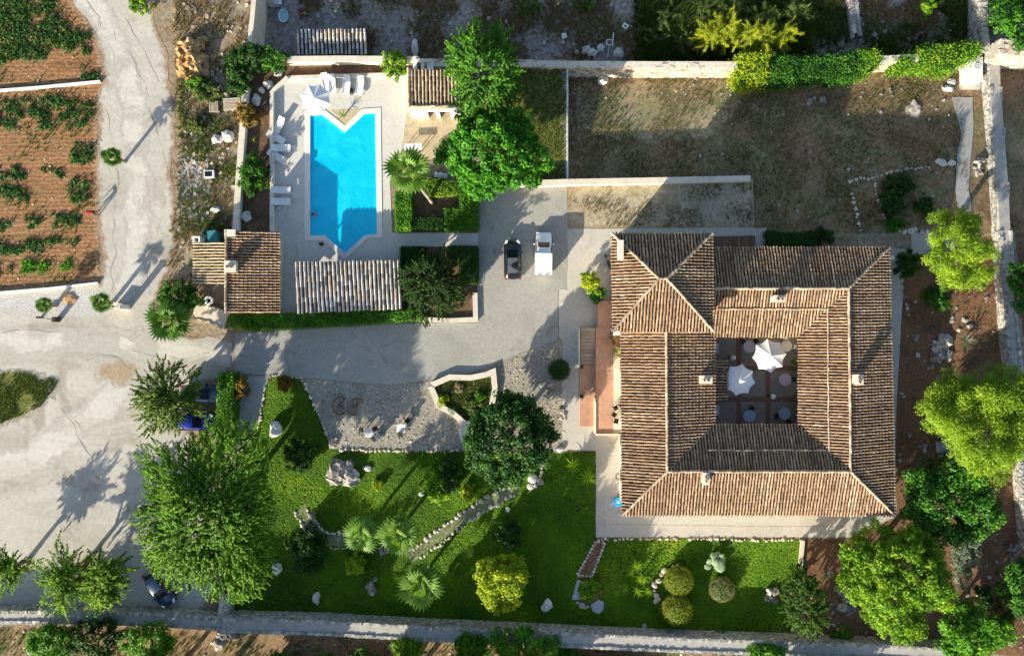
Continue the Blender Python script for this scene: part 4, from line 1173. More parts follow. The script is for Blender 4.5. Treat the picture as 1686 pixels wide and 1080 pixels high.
def chimney(parent, off, x, y, zb, sx, sy, h, pots=2, m='stucco'):
    c = P(x, y, zb + h) - off; c.z = zb - off.z
    mb = MB(); mb.box((c.x, c.y, c.z + h / 2 - .3), (sx, sy, h + .6)); ch = mb.build('chimney', M[m], parent)
    cp = MB(); cp.box((c.x, c.y, c.z + h + .04), (sx + .16, sy + .16, .09)); cp.build('chimney_cap', M['cap'], ch)
    for i in range(pots):
        d = (i - (pots - 1) / 2) * .36
        q = MB(); q.lathe([(.13, 0), (.15, .22), (.10, .22), (.09, .05)], (c.x + (d if sx >= sy else 0), c.y + (0 if sx >= sy else d), c.z + h + .085), 10); q.build('chimney_pot', M['ridge'], ch)
chimney(house, HO, 1022, 412, 7.4, .34, 1.6, .9, 0, 'white')
chimney(house, HO, 1283, 492, 5.45, .85, .5, 1.2, 2)
chimney(house, HO, 1414, 625, 5.5, .62, .8, 1.2, 2)
chimney(house, HO, 1162, 788, 5.5, .5, .95, .85, 2)
chimney(house, HO, 1162, 625, 4.4, 1.05, .6, .95, 2)
# little tiled canopy over the courtyard door
cn = link('door_canopy', None, house)
slope(cn, S((1197, 660, 2.6), (1197, 592, 2.6), (1172, 592, 3.1), (1172, 660, 3.1)), mat='tile', name='canopy_tiles', bed_name='canopy_slab')
# courtyard floor
sheet('courtyard_floor', [(1125, 505), (1350, 505), (1350, 735), (1125, 735)], .045, M['greytile'], amp=0)
for i, (a, b) in enumerate([((1216, 552), (1216, 705)), ((1264, 552), (1264, 705)), ((1176, 657), (1318, 657)), ((1176, 606), (1318, 606))]):
    p, q = P(*a), P(*b); mb = MB(); c = (p + q) / 2; vert = abs(p.x - q.x) < .1
    s = (.5, abs(p.y - q.y)) if vert else (abs(p.x - q.x), .5)
    o = MB().box((c.x, c.y, .050 + (0 if vert else .004)), (s[0], s[1], .006)).build('red_tile_band', M['redtile']); o['kind'] = 'structure'

# ---- west terrace of the house
tt = thing('entrance_terrace', 'terracotta paved terrace with broad steps on the left of the house', 'terrace', (P(980, 630).x, P(980, 630).y, 0))
TO = Vector(tt.location)
def tbox(name, x0, y0, x1, y1, z0, z1, m, parent=tt, off=None):
    a, b = P(x0, y1, z1), P(x1, y0, z1); o = TO if off is None else off
    return MB().box(((a.x + b.x) / 2 - o.x, (a.y + b.y) / 2 - o.y, (z0 + z1) / 2), (b.x - a.x, b.y - a.y, z1 - z0)).build(name, M[m], parent)
tbox('upper_platform', 981, 538, 1026, 714, 0, .75, 'terracotta'); tbox('upper_platform', 984, 496, 1012, 537.6, 0, .72, 'terracotta')
tbox('lower_landing', 955, 600.5, 980.6, 702, 0, .16, 'terracotta')
for i in range(10): tbox('step', 956, 540 + 6 * i, 980.4, 545.7 + 6 * i, 0, .72 - .055 * i, 'steptile')
tbox('edge_wall', 953, 540, 955, 602, 0, .95, 'stucco'); tbox('edge_strip', 1010, 580, 1025, 715, .75, .765, 'stucco')
tbox('edge_kerb', 981, 714, 1026, 717, 0, .95, 'stucco'); tbox('edge_kerb', 979, 655, 981.4, 714, 0, .9, 'stucco')
for y in (604, 653): tbox('newel_post', 956, y - 2.5, 960.5, y + 2.5, .16, 1.0, 'dark')
# ================================================================== SMALL BUILDINGS
def rel(o, *pts): 
    v = Vector(o.location); return [P(*p) - v for p in pts]
# pool house with shed roof falling towards the pool
ph = thing('pool_house', 'small pool house with brown tiled roof and lean to beside the pool deck', 'outbuilding', (P(416, 450).x, P(416, 450).y, 0))
PO = Vector(ph.location)
rs = link('roof_slope', None, ph); slope(rs, rel(ph, (461, 515, 2.5), (460, 382, 2.5), (373, 380, 3.4), (372, 516, 3.4)))
rs = link('lean_to_roof', None, ph); slope(rs, rel(ph, (320, 399, 2.4), (319, 468, 2.4), (371, 466, 3.1), (371, 398, 3.1)), mat='tile_pale', w=.30)
ridge(ph, rel(ph, (373, 381, 3.46), (372, 516, 3.46)))
def outer_walls(o, x0, y0, x1, y1, zt, inset=.35, m='stucco', th=.3, name='wall'):
    a, b = P(x0, y1, zt), P(x1, y0, zt); v = Vector(o.location)
    x0, y0, x1, y1 = a.x + inset, a.y + inset, b.x - inset, b.y - inset
    for (p, q, r, s) in ((x0, y0, x1, y0 + th), (x0, y1 - th, x1, y1), (x0, y0 + th, x0 + th, y1 - th), (x1 - th, y0 + th, x1, y1 - th)):
        MB().box(((p + r) / 2 - v.x, (q + s) / 2 - v.y, zt / 2), (r - p, s - q, zt)).build(name, M[m], o)
outer_walls(ph, 374, 384, 458, 512, 2.45)
outer_walls(ph, 322, 402, 372, 464, 2.3, .15)
chimney(ph, PO, 379, 439, 3.2, .95, .95, .75, 2)
chimney(ph, PO, 379, 384, 3.2, .9, .5, .35, 0)
a = P(461, 440, 1.0); MB().box((P(457, 440, 1).x - PO.x - .28, -.2, 1.05), (.08, 1.0, 2.1)).build('door', M['brownwood'], ph)

# pool canopy (open tiled shelter)
def shelter(name, label, px, z_lo, z_hi, mat, cat, l, z0=0.0, maxobj=300, w=.40, group=None):
    """px: corners se.. as eave-left, eave-right (low side), ridge-right, ridge-left"""
    c = P(sum(p[0] for p in px) / 4, sum(p[1] for p in px) / 4); t = thing(name, label, cat, (c.x, c.y, z0), 0, group)
    v = Vector(t.location)
    q = [P(px[0][0], px[0][1], z_lo) - v, P(px[1][0], px[1][1], z_lo) - v, P(px[2][0], px[2][1], z_hi) - v, P(px[3][0], px[3][1], z_hi) - v]
    slope(t, q, w=w, l=l, mat=mat, objs=True, thick=.10, bed='tile_bed', maxobj=maxobj)
    ctr = sum(q, Vector()) / 4
    for p in q:
        e = ctr + (p - ctr) * .9
        MB().tube((e.x, e.y, 0 if True else 0), (e.x, e.y, e.z - .1), .08, .08, 8).build('post', M['brownwood'], t)
    for a, b in ((0, 1), (3, 2)):
        p0 = ctr + (q[a] - ctr) * .92; p1 = ctr + (q[b] - ctr) * .92
        MB().tube(p0 - Vector((0, 0, .17)), p1 - Vector((0, 0, .17)), .07, .07, 6).build('beam', M['brownwood'], t)
    return t
shelter('pool_canopy', 'open shelter roofed with mixed white and grey tiles below the pool', [(489, 515), (663, 508), (658, 429), (485, 432)], 2.0, 2.25, 'tile_grey', 'canopy', .50, maxobj=300)
shelter('scrap_canopy', 'long blue grey tiled canopy standing in the dark scrub above the pool', [(489, 89), (602, 89), (604, 49), (490, 50)], LOW + 2.4, LOW + 2.75, 'tile_grey', 'canopy', .50, z0=LOW)

# bath house with arches, its tiled roof partly under the ash tree
bh = thing('bath_house', 'beige tiled bath house with white pillared front right of the pool', 'outbuilding', (P(718, 148).x, P(718, 148).y, 0))
BO = Vector(bh.location)
rs = link('roof_slope', None, bh); slope(rs, rel(bh, (676, 174, 2.6), (766, 174, 2.6), (764, 115, 3.1), (675, 115, 3.1)), mat='tile_beige', objs=True, l=.46, w=.36, maxobj=240, name='roof_tiles')
ridge(bh, rel(bh, (673.5, 178, 2.7), (672.5, 113, 3.15)), w=.36, mat='tile_pale', name='verge_tiles'); ridge(bh, rel(bh, (673, 176, 2.72), (766, 176, 2.72)), w=.30, mat='tile_pale', name='eave_tiles')
v = BO
def bbox_(x0, y0, x1, y1, z0, z1, m, name): 
    a, b = P(x0, y1, z1), P(x1, y0, z1)
    return MB().box(((a.x + b.x) / 2 - v.x, (a.y + b.y) / 2 - v.y, (z0 + z1) / 2), (b.x - a.x, b.y - a.y, z1 - z0)).build(name, M[m], bh)
for x0, x1 in ((675, 702), (716, 722), (740, 767)): bbox_(x0, 177.5, x1, 183, 0, 2.45, 'white', 'front_pier')
bbox_(702.2, 178, 715.8, 182, 2.0, 2.44, 'white', 'front_lintel'); bbox_(722.2, 178, 739.8, 182, 2.0, 2.44, 'white', 'front_lintel')
bbox_(675, 117, 767, 122, 0, 2.9, 'white', 'wall'); bbox_(672, 113, 674.8, 178, 0, 2.55, 'white', 'wall'); bbox_(763, 122.2, 767, 177.3, 0, 2.5, 'white', 'wall')
# broken gate structure above it
gs = thing('pump_shed', 'small open pale concrete bay on the wall above the bath house', 'shed', (P(700, 108).x, P(700, 108).y, 0))
v = Vector(gs.location)
for x0, x1, z in ((680, 686, 1.5), (693, 698, 1.3), (703, 712, 1.35)):
    a, b = P(x0, 115, z), P(x1, 97, z); MB().box(((a.x + b.x) / 2 - v.x, (a.y + b.y) / 2 - v.y, z / 2), (b.x - a.x, b.y - a.y, z)).build('pier', M['white'], gs)
a, b = P(684, 102, 1.6), P(712, 98, 1.6); MB().box(((a.x + b.x) / 2 - v.x, (a.y + b.y) / 2 - v.y, 1.5), (b.x - a.x, .3, .22)).build('lintel', M['cap'], gs)
rock('leaning_slab', 'tall bluish leaning stone slab behind the pale concrete bay', 683, 80, (.35, .95, .7), 'boulder_white', 4, LOW, 'slab', amp=.15)

# heat pump box on its pad
ac = thing('heat_pump', 'white heat pump box with round fan on a pale pad at top right', 'heat pump', (P(1604, 118, -1.5).x, P(1604, 118, -1.5).y, ZY(1604, 120)))
v = Vector(ac.location)
MB().box((P(1597, 125, -2.1).x - v.x, P(1597, 125, -2.1).y - v.y, .06), (2.15, 3.5, .3)).build('concrete_pad', M['pave'], ac)
MB().box((P(1606, 114, -.9).x - v.x, P(1606, 114, -.9).y - v.y, .8), (1.45, 2.4, 1.2)).build('cabinet', M['plastic'], ac)
for y in (109, 99):
    q = MB(); c = P(1609, y, -.9) - v
    q.lathe([(.36, 0), (.36, .05), (.27, .05), (.27, .02)], (c.x, c.y, 1.4), 18); f = q.build('fan_ring', M['greyplastic'], ac)
    q = MB()
    for i in range(5): q.box((c.x + .12 * math.cos(i * 1.257), c.y + .12 * math.sin(i * 1.257), 1.43), (.26, .1, .012), i * 1.257)
    q.lathe([(.07, 0), (.07, .04)], (c.x, c.y, 1.42), 10); q.build('fan_blades', M['greyplastic'], f)
MB().box((P(1594, 122, -1.6).x - v.x, P(1594, 122, -1.6).y - v.y, .45), (.5, 1.1, .6)).build('control_box', M['plastic'], ac)

# timber ramp with rails at the north side of the house
rp = thing('timber_ramp', 'brown boarded ramp with thin black handrails behind the house', 'ramp', (P(1210, 397).x, P(1210, 397).y, 0))
v = Vector(rp.location)
for i in range(14):
    x = 1175 + i * 4.9; z = .12 + .035 * i; c = P(x + 2.4, 398, z) - v
    MB().box((c.x, c.y, z), (.275, 1.05, .05)).build('board', M['brownwood'], rp)
for y in (389, 406):
    a, b = P(1190, y + 2, .9) - v, P(1240, y - 1, 1.45) - v; q = MB(); q.tube((a.x, a.y, .9), (b.x, b.y, 1.45), .03, .03, 6); q.build('handrail', M['iron'], rp)
    for f in (0, .5, 1): 
        p = a.lerp(b, f); MB().tube((p.x, p.y, 0), (p.x, p.y, .9 + .55 * f), .025, .025, 6).build('rail_post', M['iron'], rp)
a, b = P(1242, 386, 1.45) - v, P(1242, 408, 1.45) - v; MB().tube((a.x, a.y, 1.45), (b.x, b.y, 1.45), .03, .03, 6).build('handrail', M['iron'], rp)

# ================================================================== FURNITURE
def parasol(label, px, py, rpx, h, rz, seed):
    c = P(px, py, h); k = (H - h) / H / K; R = rpx * k
    t = thing('parasol', label, 'parasol', (c.x, c.y, 0), rz, 'white parasols')
    MB().tube((0, 0, 0), (0, 0, h + .08), .03, .025, 8).build('pole', M['plastic'], t)
    MB().lathe([(.35, 0), (.35, .07), (.06, .10), (.05, .3)], n=16).build('base', M['greyplastic'], t)
    q = MB(); s = math.pi / 8; n = 5
    rows = []
    for j in range(n + 1):
        u = j / n; row = []
        for i in range(5):
            a = -s + 2 * s * i / 4
            rad = u * R * math.cos(s) / math.cos(a) * (1 - .10 * u * u * math.cos(a / s * math.pi / 2))
            sag = -.02 * math.sin(u * math.pi) - .05 * u * math.cos(a / s * math.pi / 2)
            row.append((rad * math.cos(a), rad * math.sin(a), h - .52 * u ** 1.05 + sag))
        rows.append(row)
    vs = [p for r_ in rows for p in r_]
    fs = [(j * 5 + i, (j + 1) * 5 + i, (j + 1) * 5 + i + 1, j * 5 + i + 1) for j in range(n) for i in range(4)]
    q.add(vs, fs, r=.5); me = q.mesh('canopy_panel', M['cloth'], True)
    for i in range(8): link('canopy_panel', me, t, None, i * math.pi / 4)
    q = MB(); q.tube((.03, 0, h - .06), (R * .97, 0, h - .57), .012, .012, 4); me = q.mesh('rib', M['steel'])
    for i in range(8): link('rib', me, t, None, i * math.pi / 4 + math.pi / 8)
    MB().lathe([(.05, 0), (.03, .06), (.01, .12)], (0, 0, h + .02), 8).build('finial', M['plastic'], t)
    return t
parasol('white eight sided parasol at the left of the courtyard, partly in shade', 1220, 626, 27, 2.9, .2, 1)
parasol('white eight sided parasol in sunlight at the top of the courtyard', 1270, 586, 28.5, 2.8, .5, 2)
parasol('big white parasol at the top left corner of the pool deck', 517, 161, 26.5, 2.5, .1, 3)

def chair_proto():
    t = thing('garden_chair', 'dark chair', 'chair', (0, 0, 0))
    MB().box((0, 0, .44), (.44, .44, .05)).build('seat', M['iron'], t); MB().box((0, -.21, .72), (.44, .04, .5)).build('backrest', M['iron'], t)
    me = MB().box((0, 0, .21), (.035, .035, .42)).mesh('leg', M['iron'])
    for x in (-.19, .19):
        for y in (-.19, .19): link('leg', me, t, (x, y, 0))
    return t
CH = chair_proto(); CHUSED = False
def chair(px, py, rz, label, group=None, z=0.05, white=False):
    global CHUSED
    c = P(px, py, z + .6)
    if not CHUSED:
        CHUSED = True; CH.location = (c.x, c.y, z); CH.rotation_euler = (0, 0, rz); CH['label'] = label
        if group: CH['group'] = group
        return CH
    r = dup(CH, (c.x, c.y, z), rz, label, group)
    if white:
        for ch in r.children:
            ch.data = ch.data.copy(); ch.data.materials[0] = M['plastic']
    return r
def round_table(px, py, rpx, label, mat, z=.05, group='round courtyard tables'):
    c = P(px, py, z + .75); R = rpx * (H - .8) / H / K
    t = thing('round_table', label, 'table', (c.x, c.y, z), 0, group)
    MB().lathe([(R, .71), (R + .02, .73), (R, .76)], n=28).build('table_top', M[mat], t)
    MB().lathe([(.05, 0.03), (.045, .7)], n=10).build('pedestal', M['iron'], t); MB().lathe([(.28, 0), (.26, .04)], n=14).build('foot', M['iron'], t)
for (x, y, r_, lab, m, chs) in [
    (1234, 571, 10, 'lilac mosaic round table in the upper left corner of the courtyard', 'lilac', [(140, 'at the upper left table, courtyard corner side'), (40, 'at the upper left table, parasol side')]),
    (1293, 625, 10, 'lilac mosaic round table by the right courtyard wall', 'lilac', [(0, 'right of the lilac table by the right courtyard wall')]),
    (1295, 570, 9, 'cream round table tucked behind the sunlit parasol', 'whitetop', []),
    (1234, 685, 10, 'blue topped round table at the lower left of the courtyard', 'bluetop', [(70, 'above the lower left blue table'), (-80, 'below the lower left blue table')]),
    (1292, 681, 10, 'blue topped round table at the lower right of the courtyard', 'bluetop', [(200, 'left of the lower right blue table'), (-60, 'below the lower right blue table')])]:
    round_table(x, y, r_, lab, m)
    for a, w_ in chs:
        a = math.radians(a); chair(x + 13 * math.cos(a), y - 13 * math.sin(a), a - math.pi / 2 + math.pi * 0 + math.pi, 'dark metal chair ' + w_, 'dark courtyard chairs')
chair(1294, 555.5, 0, 'white chair above the cream table by the courtyard eave', 'white courtyard chairs', white=True)
chair(1309, 571, -math.pi / 2, 'white chair right of the cream table by the courtyard eave', 'white courtyard chairs', white=True)
def lamp(px, py, label):
    c = P(px, py, 1.5); t = thing('globe_lamp', label, 'lamp', (c.x, c.y, .05), 0, 'white globe lamps')
    MB().tube((0, 0, 0), (0, 0, 1.3), .03, .03, 8).build('post', M['iron'], t); MB().lathe([(.14, 0), (.14, .03)], n=12).build('foot', M['iron'], t)
    q = MB(); q.blob((0, 0, 1.48), (.27, .27, .25), 2, 0); q.build('globe', M['plastic'], t, smooth=True)
lamp(1207, 589, 'white globe lamp in the upper left of the courtyard'); lamp(1273, 653, 'white globe lamp on the red tile crossing of the courtyard')
for x, y, w_ in ((1179, 573, 'upper'), (1180, 675, 'lower')):
    c = P(x, y, .5); t = thing('bench', f'pale blue bench under the left courtyard eave, {w_} one', 'bench', (c.x, c.y, .05), 0, 'courtyard benches')
    MB().box((0, 0, .43), (.5, 1.0, .05)).build('seat', M['bluetub'], t)
    for y_ in (-.4, .4): MB().box((0, y_, .2), (.42, .06, .41)).build('leg', M['iron'], t)
def pot(name, label, px, py, r_, h, mat, z=.05, plant='lime', seed=1, group=None, prad=1.5):
    c = P(px, py, z + h); t = thing(name, label, 'plant pot', (c.x, c.y, z), 0, group)
    MB().lathe([(r_ * .7, 0), (r_, h), (r_ * .85, h), (r_ * .8, h - .06)], n=14).build('pot', M[mat], t)
    link('foliage', crown_mesh('foliage', M['l_' + plant], (r_ * prad, r_ * prad, h * .9), 14, 26, (.16, .09), .16, seed), t, (0, 0, h * 1.5))
pot('potted_plant', 'leafy potted plant against the right courtyard eave', 1309, 600, .3, .45, 'terracotta', seed=2)
pot('potted_plant', 'small potted plant below the right courtyard eave near the cross of red tiles', 1311, 654, .2, .35, 'terracotta', seed=3, plant='dryplant')
pot('potted_plant', 'wide potted shrub on the terracotta terrace beside the house eave', 1017, 580, .42, .5, 'terracotta', z=.75, seed=4, plant='lime', prad=1.7)
pot('potted_plant', 'pot with flowers on the terrace near its steps', 1013, 556, .3, .4, 'terracotta', z=.75, seed=5, plant='rust')
# dark wicker seats on the terrace
for i, (x, y, w_) in enumerate(((1014, 672, 'upper'), (1012, 683, 'middle'), (1015, 693, 'lower'))):
    chair(x, y, -1.2 + i * .5, f'dark chair under the house eave on the terrace, {w_} of three', 'dark terrace chairs', z=.76)
MB().box((0, 0, 0), (.1, .1, .1))
wl = thing('white_box_lamp', 'bright white square box standing at the corner of the tower by the terrace', 'box', (P(1016, 546, 1.5).x, P(1016, 546, 1.5).y, .75))
MB().box((0, 0, .45), (.75, .7, .9)).build('box_body', M['plastic'], wl); MB().box((0, 0, .93), (.82, .77, .06)).build('lid', M['plastic'], wl)

# loungers
def lounger_proto():
    t = thing('sun_lounger', 'lounger', 'sun lounger', (0, 0, 0))
    MB().box((0, -.28, .30), (.62, 1.28, .06)).build('bed', M['plastic'], t)
    R = Matrix.Rotation(math.radians(32), 3, 'X')
    MB().box((0, .62, .46), (.62, .72, .05), M=R).build('backrest', M['plastic'], t)
    me = MB().box((0, 0, .14), (.05, .05, .28)).mesh('leg', M['plastic'])
    for x in (-.26, .26):
        for y in (-.82, .28): link('leg', me, t, (x, y, 0))
    for x in (-.335, .335): MB().box((x, -.1, .36), (.045, 1.5, .05)).build('side_rail', M['plastic'], t)
    return t
LG = lounger_proto(); first = True
for (x, y, a, lab) in [(459, 208, -28, 'white sun lounger angled at the upper left edge of the pool deck'), (455, 227, 60, 'white folded lounger below the angled one at the left deck edge'),
    (463, 244, 90, 'white sun lounger in the shade left of the pool, third from top'), (456, 258, 60, 'bright white lounger on the left deck edge just below the third'),
    (463, 313, 90, 'upper of two flat white loungers at the lower left of the deck'), (463, 332, 90, 'lower of two flat white loungers at the lower left of the deck'),
    (547, 139, 4, 'white sun lounger by the top deck wall nearest the parasol'), (571, 141, -6, 'middle white sun lounger by the top deck wall'), (593, 142, -8, 'rightmost white sun lounger by the top deck wall'), (537, 137, 12, 'white lounger half hidden behind the big pool parasol')]:
    c = P(x, y, .35)
    if first: LG.location = (c.x, c.y, .03); LG.rotation_euler = (0, 0, math.radians(a)); LG['label'] = lab; LG['group'] = 'white sun loungers round the pool'; first = False
    else: dup(LG, (c.x, c.y, .03), math.radians(a), lab, 'white sun loungers round the pool')
def bag(name, label, px, py, s, mat, z=.03, cat='bag'):
    c = P(px, py, z); o = MB().blob((0, 0, s[2] * .5), s, 2, .18, int(px)).build(name, M[mat], None, (c.x, c.y, z)); tag(o, label, cat)
bag('beach_bag', 'small black bag beside the middle lounger at the top deck wall', 579, 151, (.22, .35, .2), 'dark')
bag('beach_bag', 'dark bag on the deck left of the pool tip', 529, 402, (.25, .18, .15), 'dark')
bag('towel_bundle', 'grey bundle on the deck below the two flat loungers', 460, 343, (.3, .2, .15), 'greyplastic', cat='bundle')
bag('beach_bag', 'reddish brown bag on the honey cobbles before the bath house', 684, 189, (.3, .22, .18), 'redtile')
tb = thing('massage_table', 'long white cloth covered table between the cobbles and the palm', 'table', (P(680, 242, .8).x, P(680, 242, .8).y, .03), .03)
MB().box((0, 0, .78), (1.75, .62, .06)).build('table_top', M['cloth'], tb)
for x in (-.8, .8):
    for y in (-.25, .25): MB().box((x, y, .375), (.05, .05, .75)).build('leg', M['iron'], tb)
bn = thing('bench', 'grey blue plank bench right of the leaning palm', 'bench', (P(726, 289, .5).x, P(726, 289, .5).y, .03), -.14)
MB().box((0, 0, .45), (1.3, .5, .06)).build('seat', M['greyplastic'], bn)
for x in (-.5, .5): MB().box((x, 0, .21), (.08, .4, .42)).build('leg', M['greyplastic'], bn)

# pebble court furniture
for x, y, lab in ((608, 713, 'square white slatted table on the pebble court by the statue'), (660, 705, 'square white table on the pebble court farther from the statue')):
    c = P(x, y, .75); t = thing('square_table', lab, 'table', (c.x, c.y, .02), -.06, 'white square tables')
    for i in range(7): MB().box((0, -.36 + i * .12, .73), (.84, .105, .03)).build('slat', M['plastic'], t)
    for a in (-.36, .36):
        for b in (-.36, .36): MB().box((a, b, .355), (.05, .05, .71)).build('leg', M['plastic'], t)
for x, y, a, lab in ((594, 708, 1.57, 'dark chair left of the slatted table on the pebbles'), (615, 723, 3.5, 'dark chair below the slatted table on the pebbles'), (618, 706, -1.2, 'dark chair right of the slatted table on the pebbles'), (659, 716, 3.14, 'dark chair below the second white table on the pebbles'), (671, 692, -.7, 'thin dark chair above the second white table on the pebbles')):
    chair(x, y, a, lab, 'dark chairs on the pebble court', z=.02)
stt = thing('garden_statue', 'weathered pale blue statue on a plinth beside the slatted table', 'statue', (P(623, 719, 1).x, P(623, 719, 1).y, .02))
MB().lathe([(.38, 0), (.38, .1), (.26, .14), (.24, .55), (.34, .6), (.34, .68)], n=14).build('plinth', M['stone'], stt)
q = MB(); q.lathe([(.22, .68), (.26, .95), (.17, 1.25), (.20, 1.5), (.09, 1.62)], n=12, mi=0); q.blob((0, 0, 1.74), (.13, .13, .16), 2, 0); q.tube((.1, 0, 1.45), (.32, .12, 1.1), .06, .045, 7); q.tube((-.1, 0, 1.45), (-.28, .16, 1.15), .06, .045, 7)
q.build('figure', M['greystone'], stt, smooth=True)
for x, y, a, lab in ((557, 668, .2, 'left of two old brown cart wheels on the pebble court'), (582, 668, -.3, 'right of two old brown cart wheels on the pebble court')):
    c = P(x, y, .4); t = thing('cart_wheel', lab, 'cart wheel', (c.x, c.y, .12), a, 'old cart wheels')
    t.rotation_euler = (math.radians(8), math.radians(40), a)
    q = MB(); n_ = 18
    for i in range(n_):
        a0, a1 = 2 * math.pi * i / n_, 2 * math.pi * (i + 1) / n_
        q.tube((math.cos(a0) * .78, math.sin(a0) * .9, .25), (math.cos(a1) * .78, math.sin(a1) * .9, .25), .085, .085, 6)
    q.build('rim', M['brownwood'], t); MB().lathe([(.14, .12), (.16, .25), (.14, .38)], n=10).build('hub', M['brownwood'], t)
    for i in range(8):
        a0 = math.pi * i / 4; MB().tube((math.cos(a0) * .13, math.sin(a0) * .13, .25), (math.cos(a0) * .76, math.sin(a0) * .87, .25), .035, .03, 5).build('spoke', M['brownwood'], t)

# gate pillars and little things round the track
gpil = thing('gate_pillar', 'white gate pillar with lamp where the dirt track meets the yard', 'gate pillar', (P(211, 506).x, P(211, 506).y, 0))
MB().box((0, 0, .95), (.42, .42, 1.9)).build('pillar', M['white'], gpil); MB().box((0, 0, 1.94), (.56, .56, .1)).build('pillar_cap', M['cap'], gpil)
MB().tube((0, 0, 1.99), (0, 0, 2.6), .035, .03, 6).build('lamp_post', M['iron'], gpil); MB().lathe([(.06, 0), (.1, .08), (.09, .22), (.02, .28)], (0, 0, 2.55), 10).build('lantern', M['iron'], gpil)
wall('gate_wall', 'short white wall stub beside the gate pillar at the dirt track', [(186, 501), (205, 505)], .35, 0, .8, M['white'], M['cap'], seed=31)
gt = thing('road_barrier', 'thin dark bar barrier on a post beside the pale chip bed', 'barrier', (P(97, 526).x, P(97, 526).y, 0), -.06)
MB().box((0, 0, .45), (.3, .5, .9)).build('motor_box', M['iron'], gt); MB().tube((0, 0, .8), (-1.7, .1, .8), .04, .03, 6).build('bar', M['iron'], gt); MB().box((-1.7, .1, .38), (.2, .2, .76)).build('rest_post', M['iron'], gt)
rock('flat_rock', 'flat orange brown rock in the pale chip bed between two small palms', 114, 493, (.75, .6, .18), 'ochre_rock', 7, amp=.2)
# pallets
for x, y, n_, w_, L_, ang, lab in ((352, 176, 6, .95, 1.05, .05, 'smaller slatted timber pallet left of the orange shrub'), (382, 172, 8, 1.7, 1.25, .07, 'wider slatted timber pallet touching the orange shrub')):
    c = P(x, y, .3); t = thing('timber_pallet', lab, 'pallet', (c.x, c.y, 0), ang, 'timber pallets')
    for i in range(n_):
        if n_ == 6: MB().box((-w_ / 2 + (i + .5) * w_ / n_, 0, .34), (w_ / n_ * .62, L_, .04)).build('slat', M['wood'], t)
        else: MB().box((0, -L_ / 2 + (i + .5) * L_ / n_, .34), (w_, L_ / n_ * .74, .04)).build('slat', M['wood'], t)
    for f in (-.45, 0, .45):
        MB().box((0, f * L_, .22) if n_ == 6 else (f * w_, 0, .22), (w_, .1, .19) if n_ == 6 else (.1, L_, .19)).build('bearer', M['wood'], t)
    for f in (-.45, .45): MB().box((0, f * L_, .06) if n_ == 6 else (f * w_, 0, .06), (w_, .1, .12) if n_ == 6 else (.1, L_, .12)).build('bottom_board', M['wood'], t)
# old television box, teal bin, satellite dish, tub
tv = thing('old_television', 'discarded white framed television lying beside the dirt track', 'television', (P(344, 287, .4).x, P(344, 287, .4).y, 0), .05)
MB().box((0, 0, .22), (1.0, .75, .42)).build('casing', M['plastic'], tv); MB().box((-.05, .02, .436), (.72, .5, .02)).build('screen', M['glass'], tv)
bn = thing('rubbish_bin', 'teal wheeled bin behind the lean to roof', 'bin', (P(351, 391, .9).x, P(351, 391, .9).y, 0), .1)
MB().prism([(-.42, -.55), (.42, -.55), (.42, .55), (-.42, .55)], .08, 1.0).build('bin_body', M['teal'], bn); MB().box((0, .05, 1.04), (.92, 1.2, .08), M=Matrix.Rotation(.06, 3, 'X')).build('bin_lid', M['teal'], bn)
for s in (-1, 1): MB().tube((s * .36, .5, .1), (s * .44, .5, .1), .1, .1, 10).build('wheel', M['tyre'], bn)
tr = thing('metal_trough', 'pale metal sheet trough beside the teal bin', 'trough', (P(337, 394, .3).x, P(337, 394, .3).y, 0), -.4)
MB().box((0, 0, .04), (1.3, .7, .06)).build('trough_floor', M['steel'], tr)
for y in (-.36, .36): MB().box((0, y, .2), (1.3, .04, .3)).build('trough_side', M['steel'], tr)
fl = thing('chimney_flue', 'square pale block flue at the upper corner of the lean to', 'flue', (P(323, 395, 1.4).x, P(323, 395, 1.4).y, 0))
for (x, y, sx, sy) in ((-.28, 0, .14, .7), (.28, 0, .14, .7), (0, -.28, .42, .14), (0, .28, .42, .14)): MB().box((x, y, .7), (sx, sy, 1.4)).build('block_side', M['white'], fl)
sd = thing('stone_urn', 'round white ring shaped urn in the dark corner by the pool house', 'urn', (P(343, 495, .7).x, P(343, 495, .7).y, 0))
MB().lathe([(.25, 0), (.36, .15), (.42, .6), (.46, .68), (.40, .70), (.24, .68), (.22, .4)], n=20).build('bowl', M['white'], sd); MB().lathe([(.215, .42), (.2, .44)], n=14).build('soil', M['dark'], sd)
tub = thing('plastic_tub', 'oval white tub with pale blue inside by the top edge', 'tub', (P(467, 27, LOW + .4).x, P(467, 27, LOW + .4).y, LOW))
q = MB(); n_ = 20; prof = [(.5, .05), (.62, .5), (.70, .52), (.58, .47), (.48, .15)]
vs = []; 
for r_, z in prof: vs += [(r_ * .74 * math.cos(2 * math.pi * i / n_), r_ * math.sin(2 * math.pi * i / n_), z) for i in range(n_)]
q.add(vs, [(k * n_ + i, k * n_ + (i + 1) % n_, (k + 1) * n_ + (i + 1) % n_, (k + 1) * n_ + i) for k in range(4) for i in range(n_)] + [tuple(range(4 * n_, 5 * n_)), tuple(reversed(range(n_)))]); q.build('tub_shell', M['bluetub'], tub)
bag('scrap_heap', 'tangle of grey scrap metal by the white topped wall at the top', 452, 6, (.9, .55, .4), 'steel', LOW, 'scrap')
bag('pink_sack', 'small pink sack against the white topped wall at the top', 431, 24, (.25, .4, .3), 'pinkcloth', LOW, 'sack')
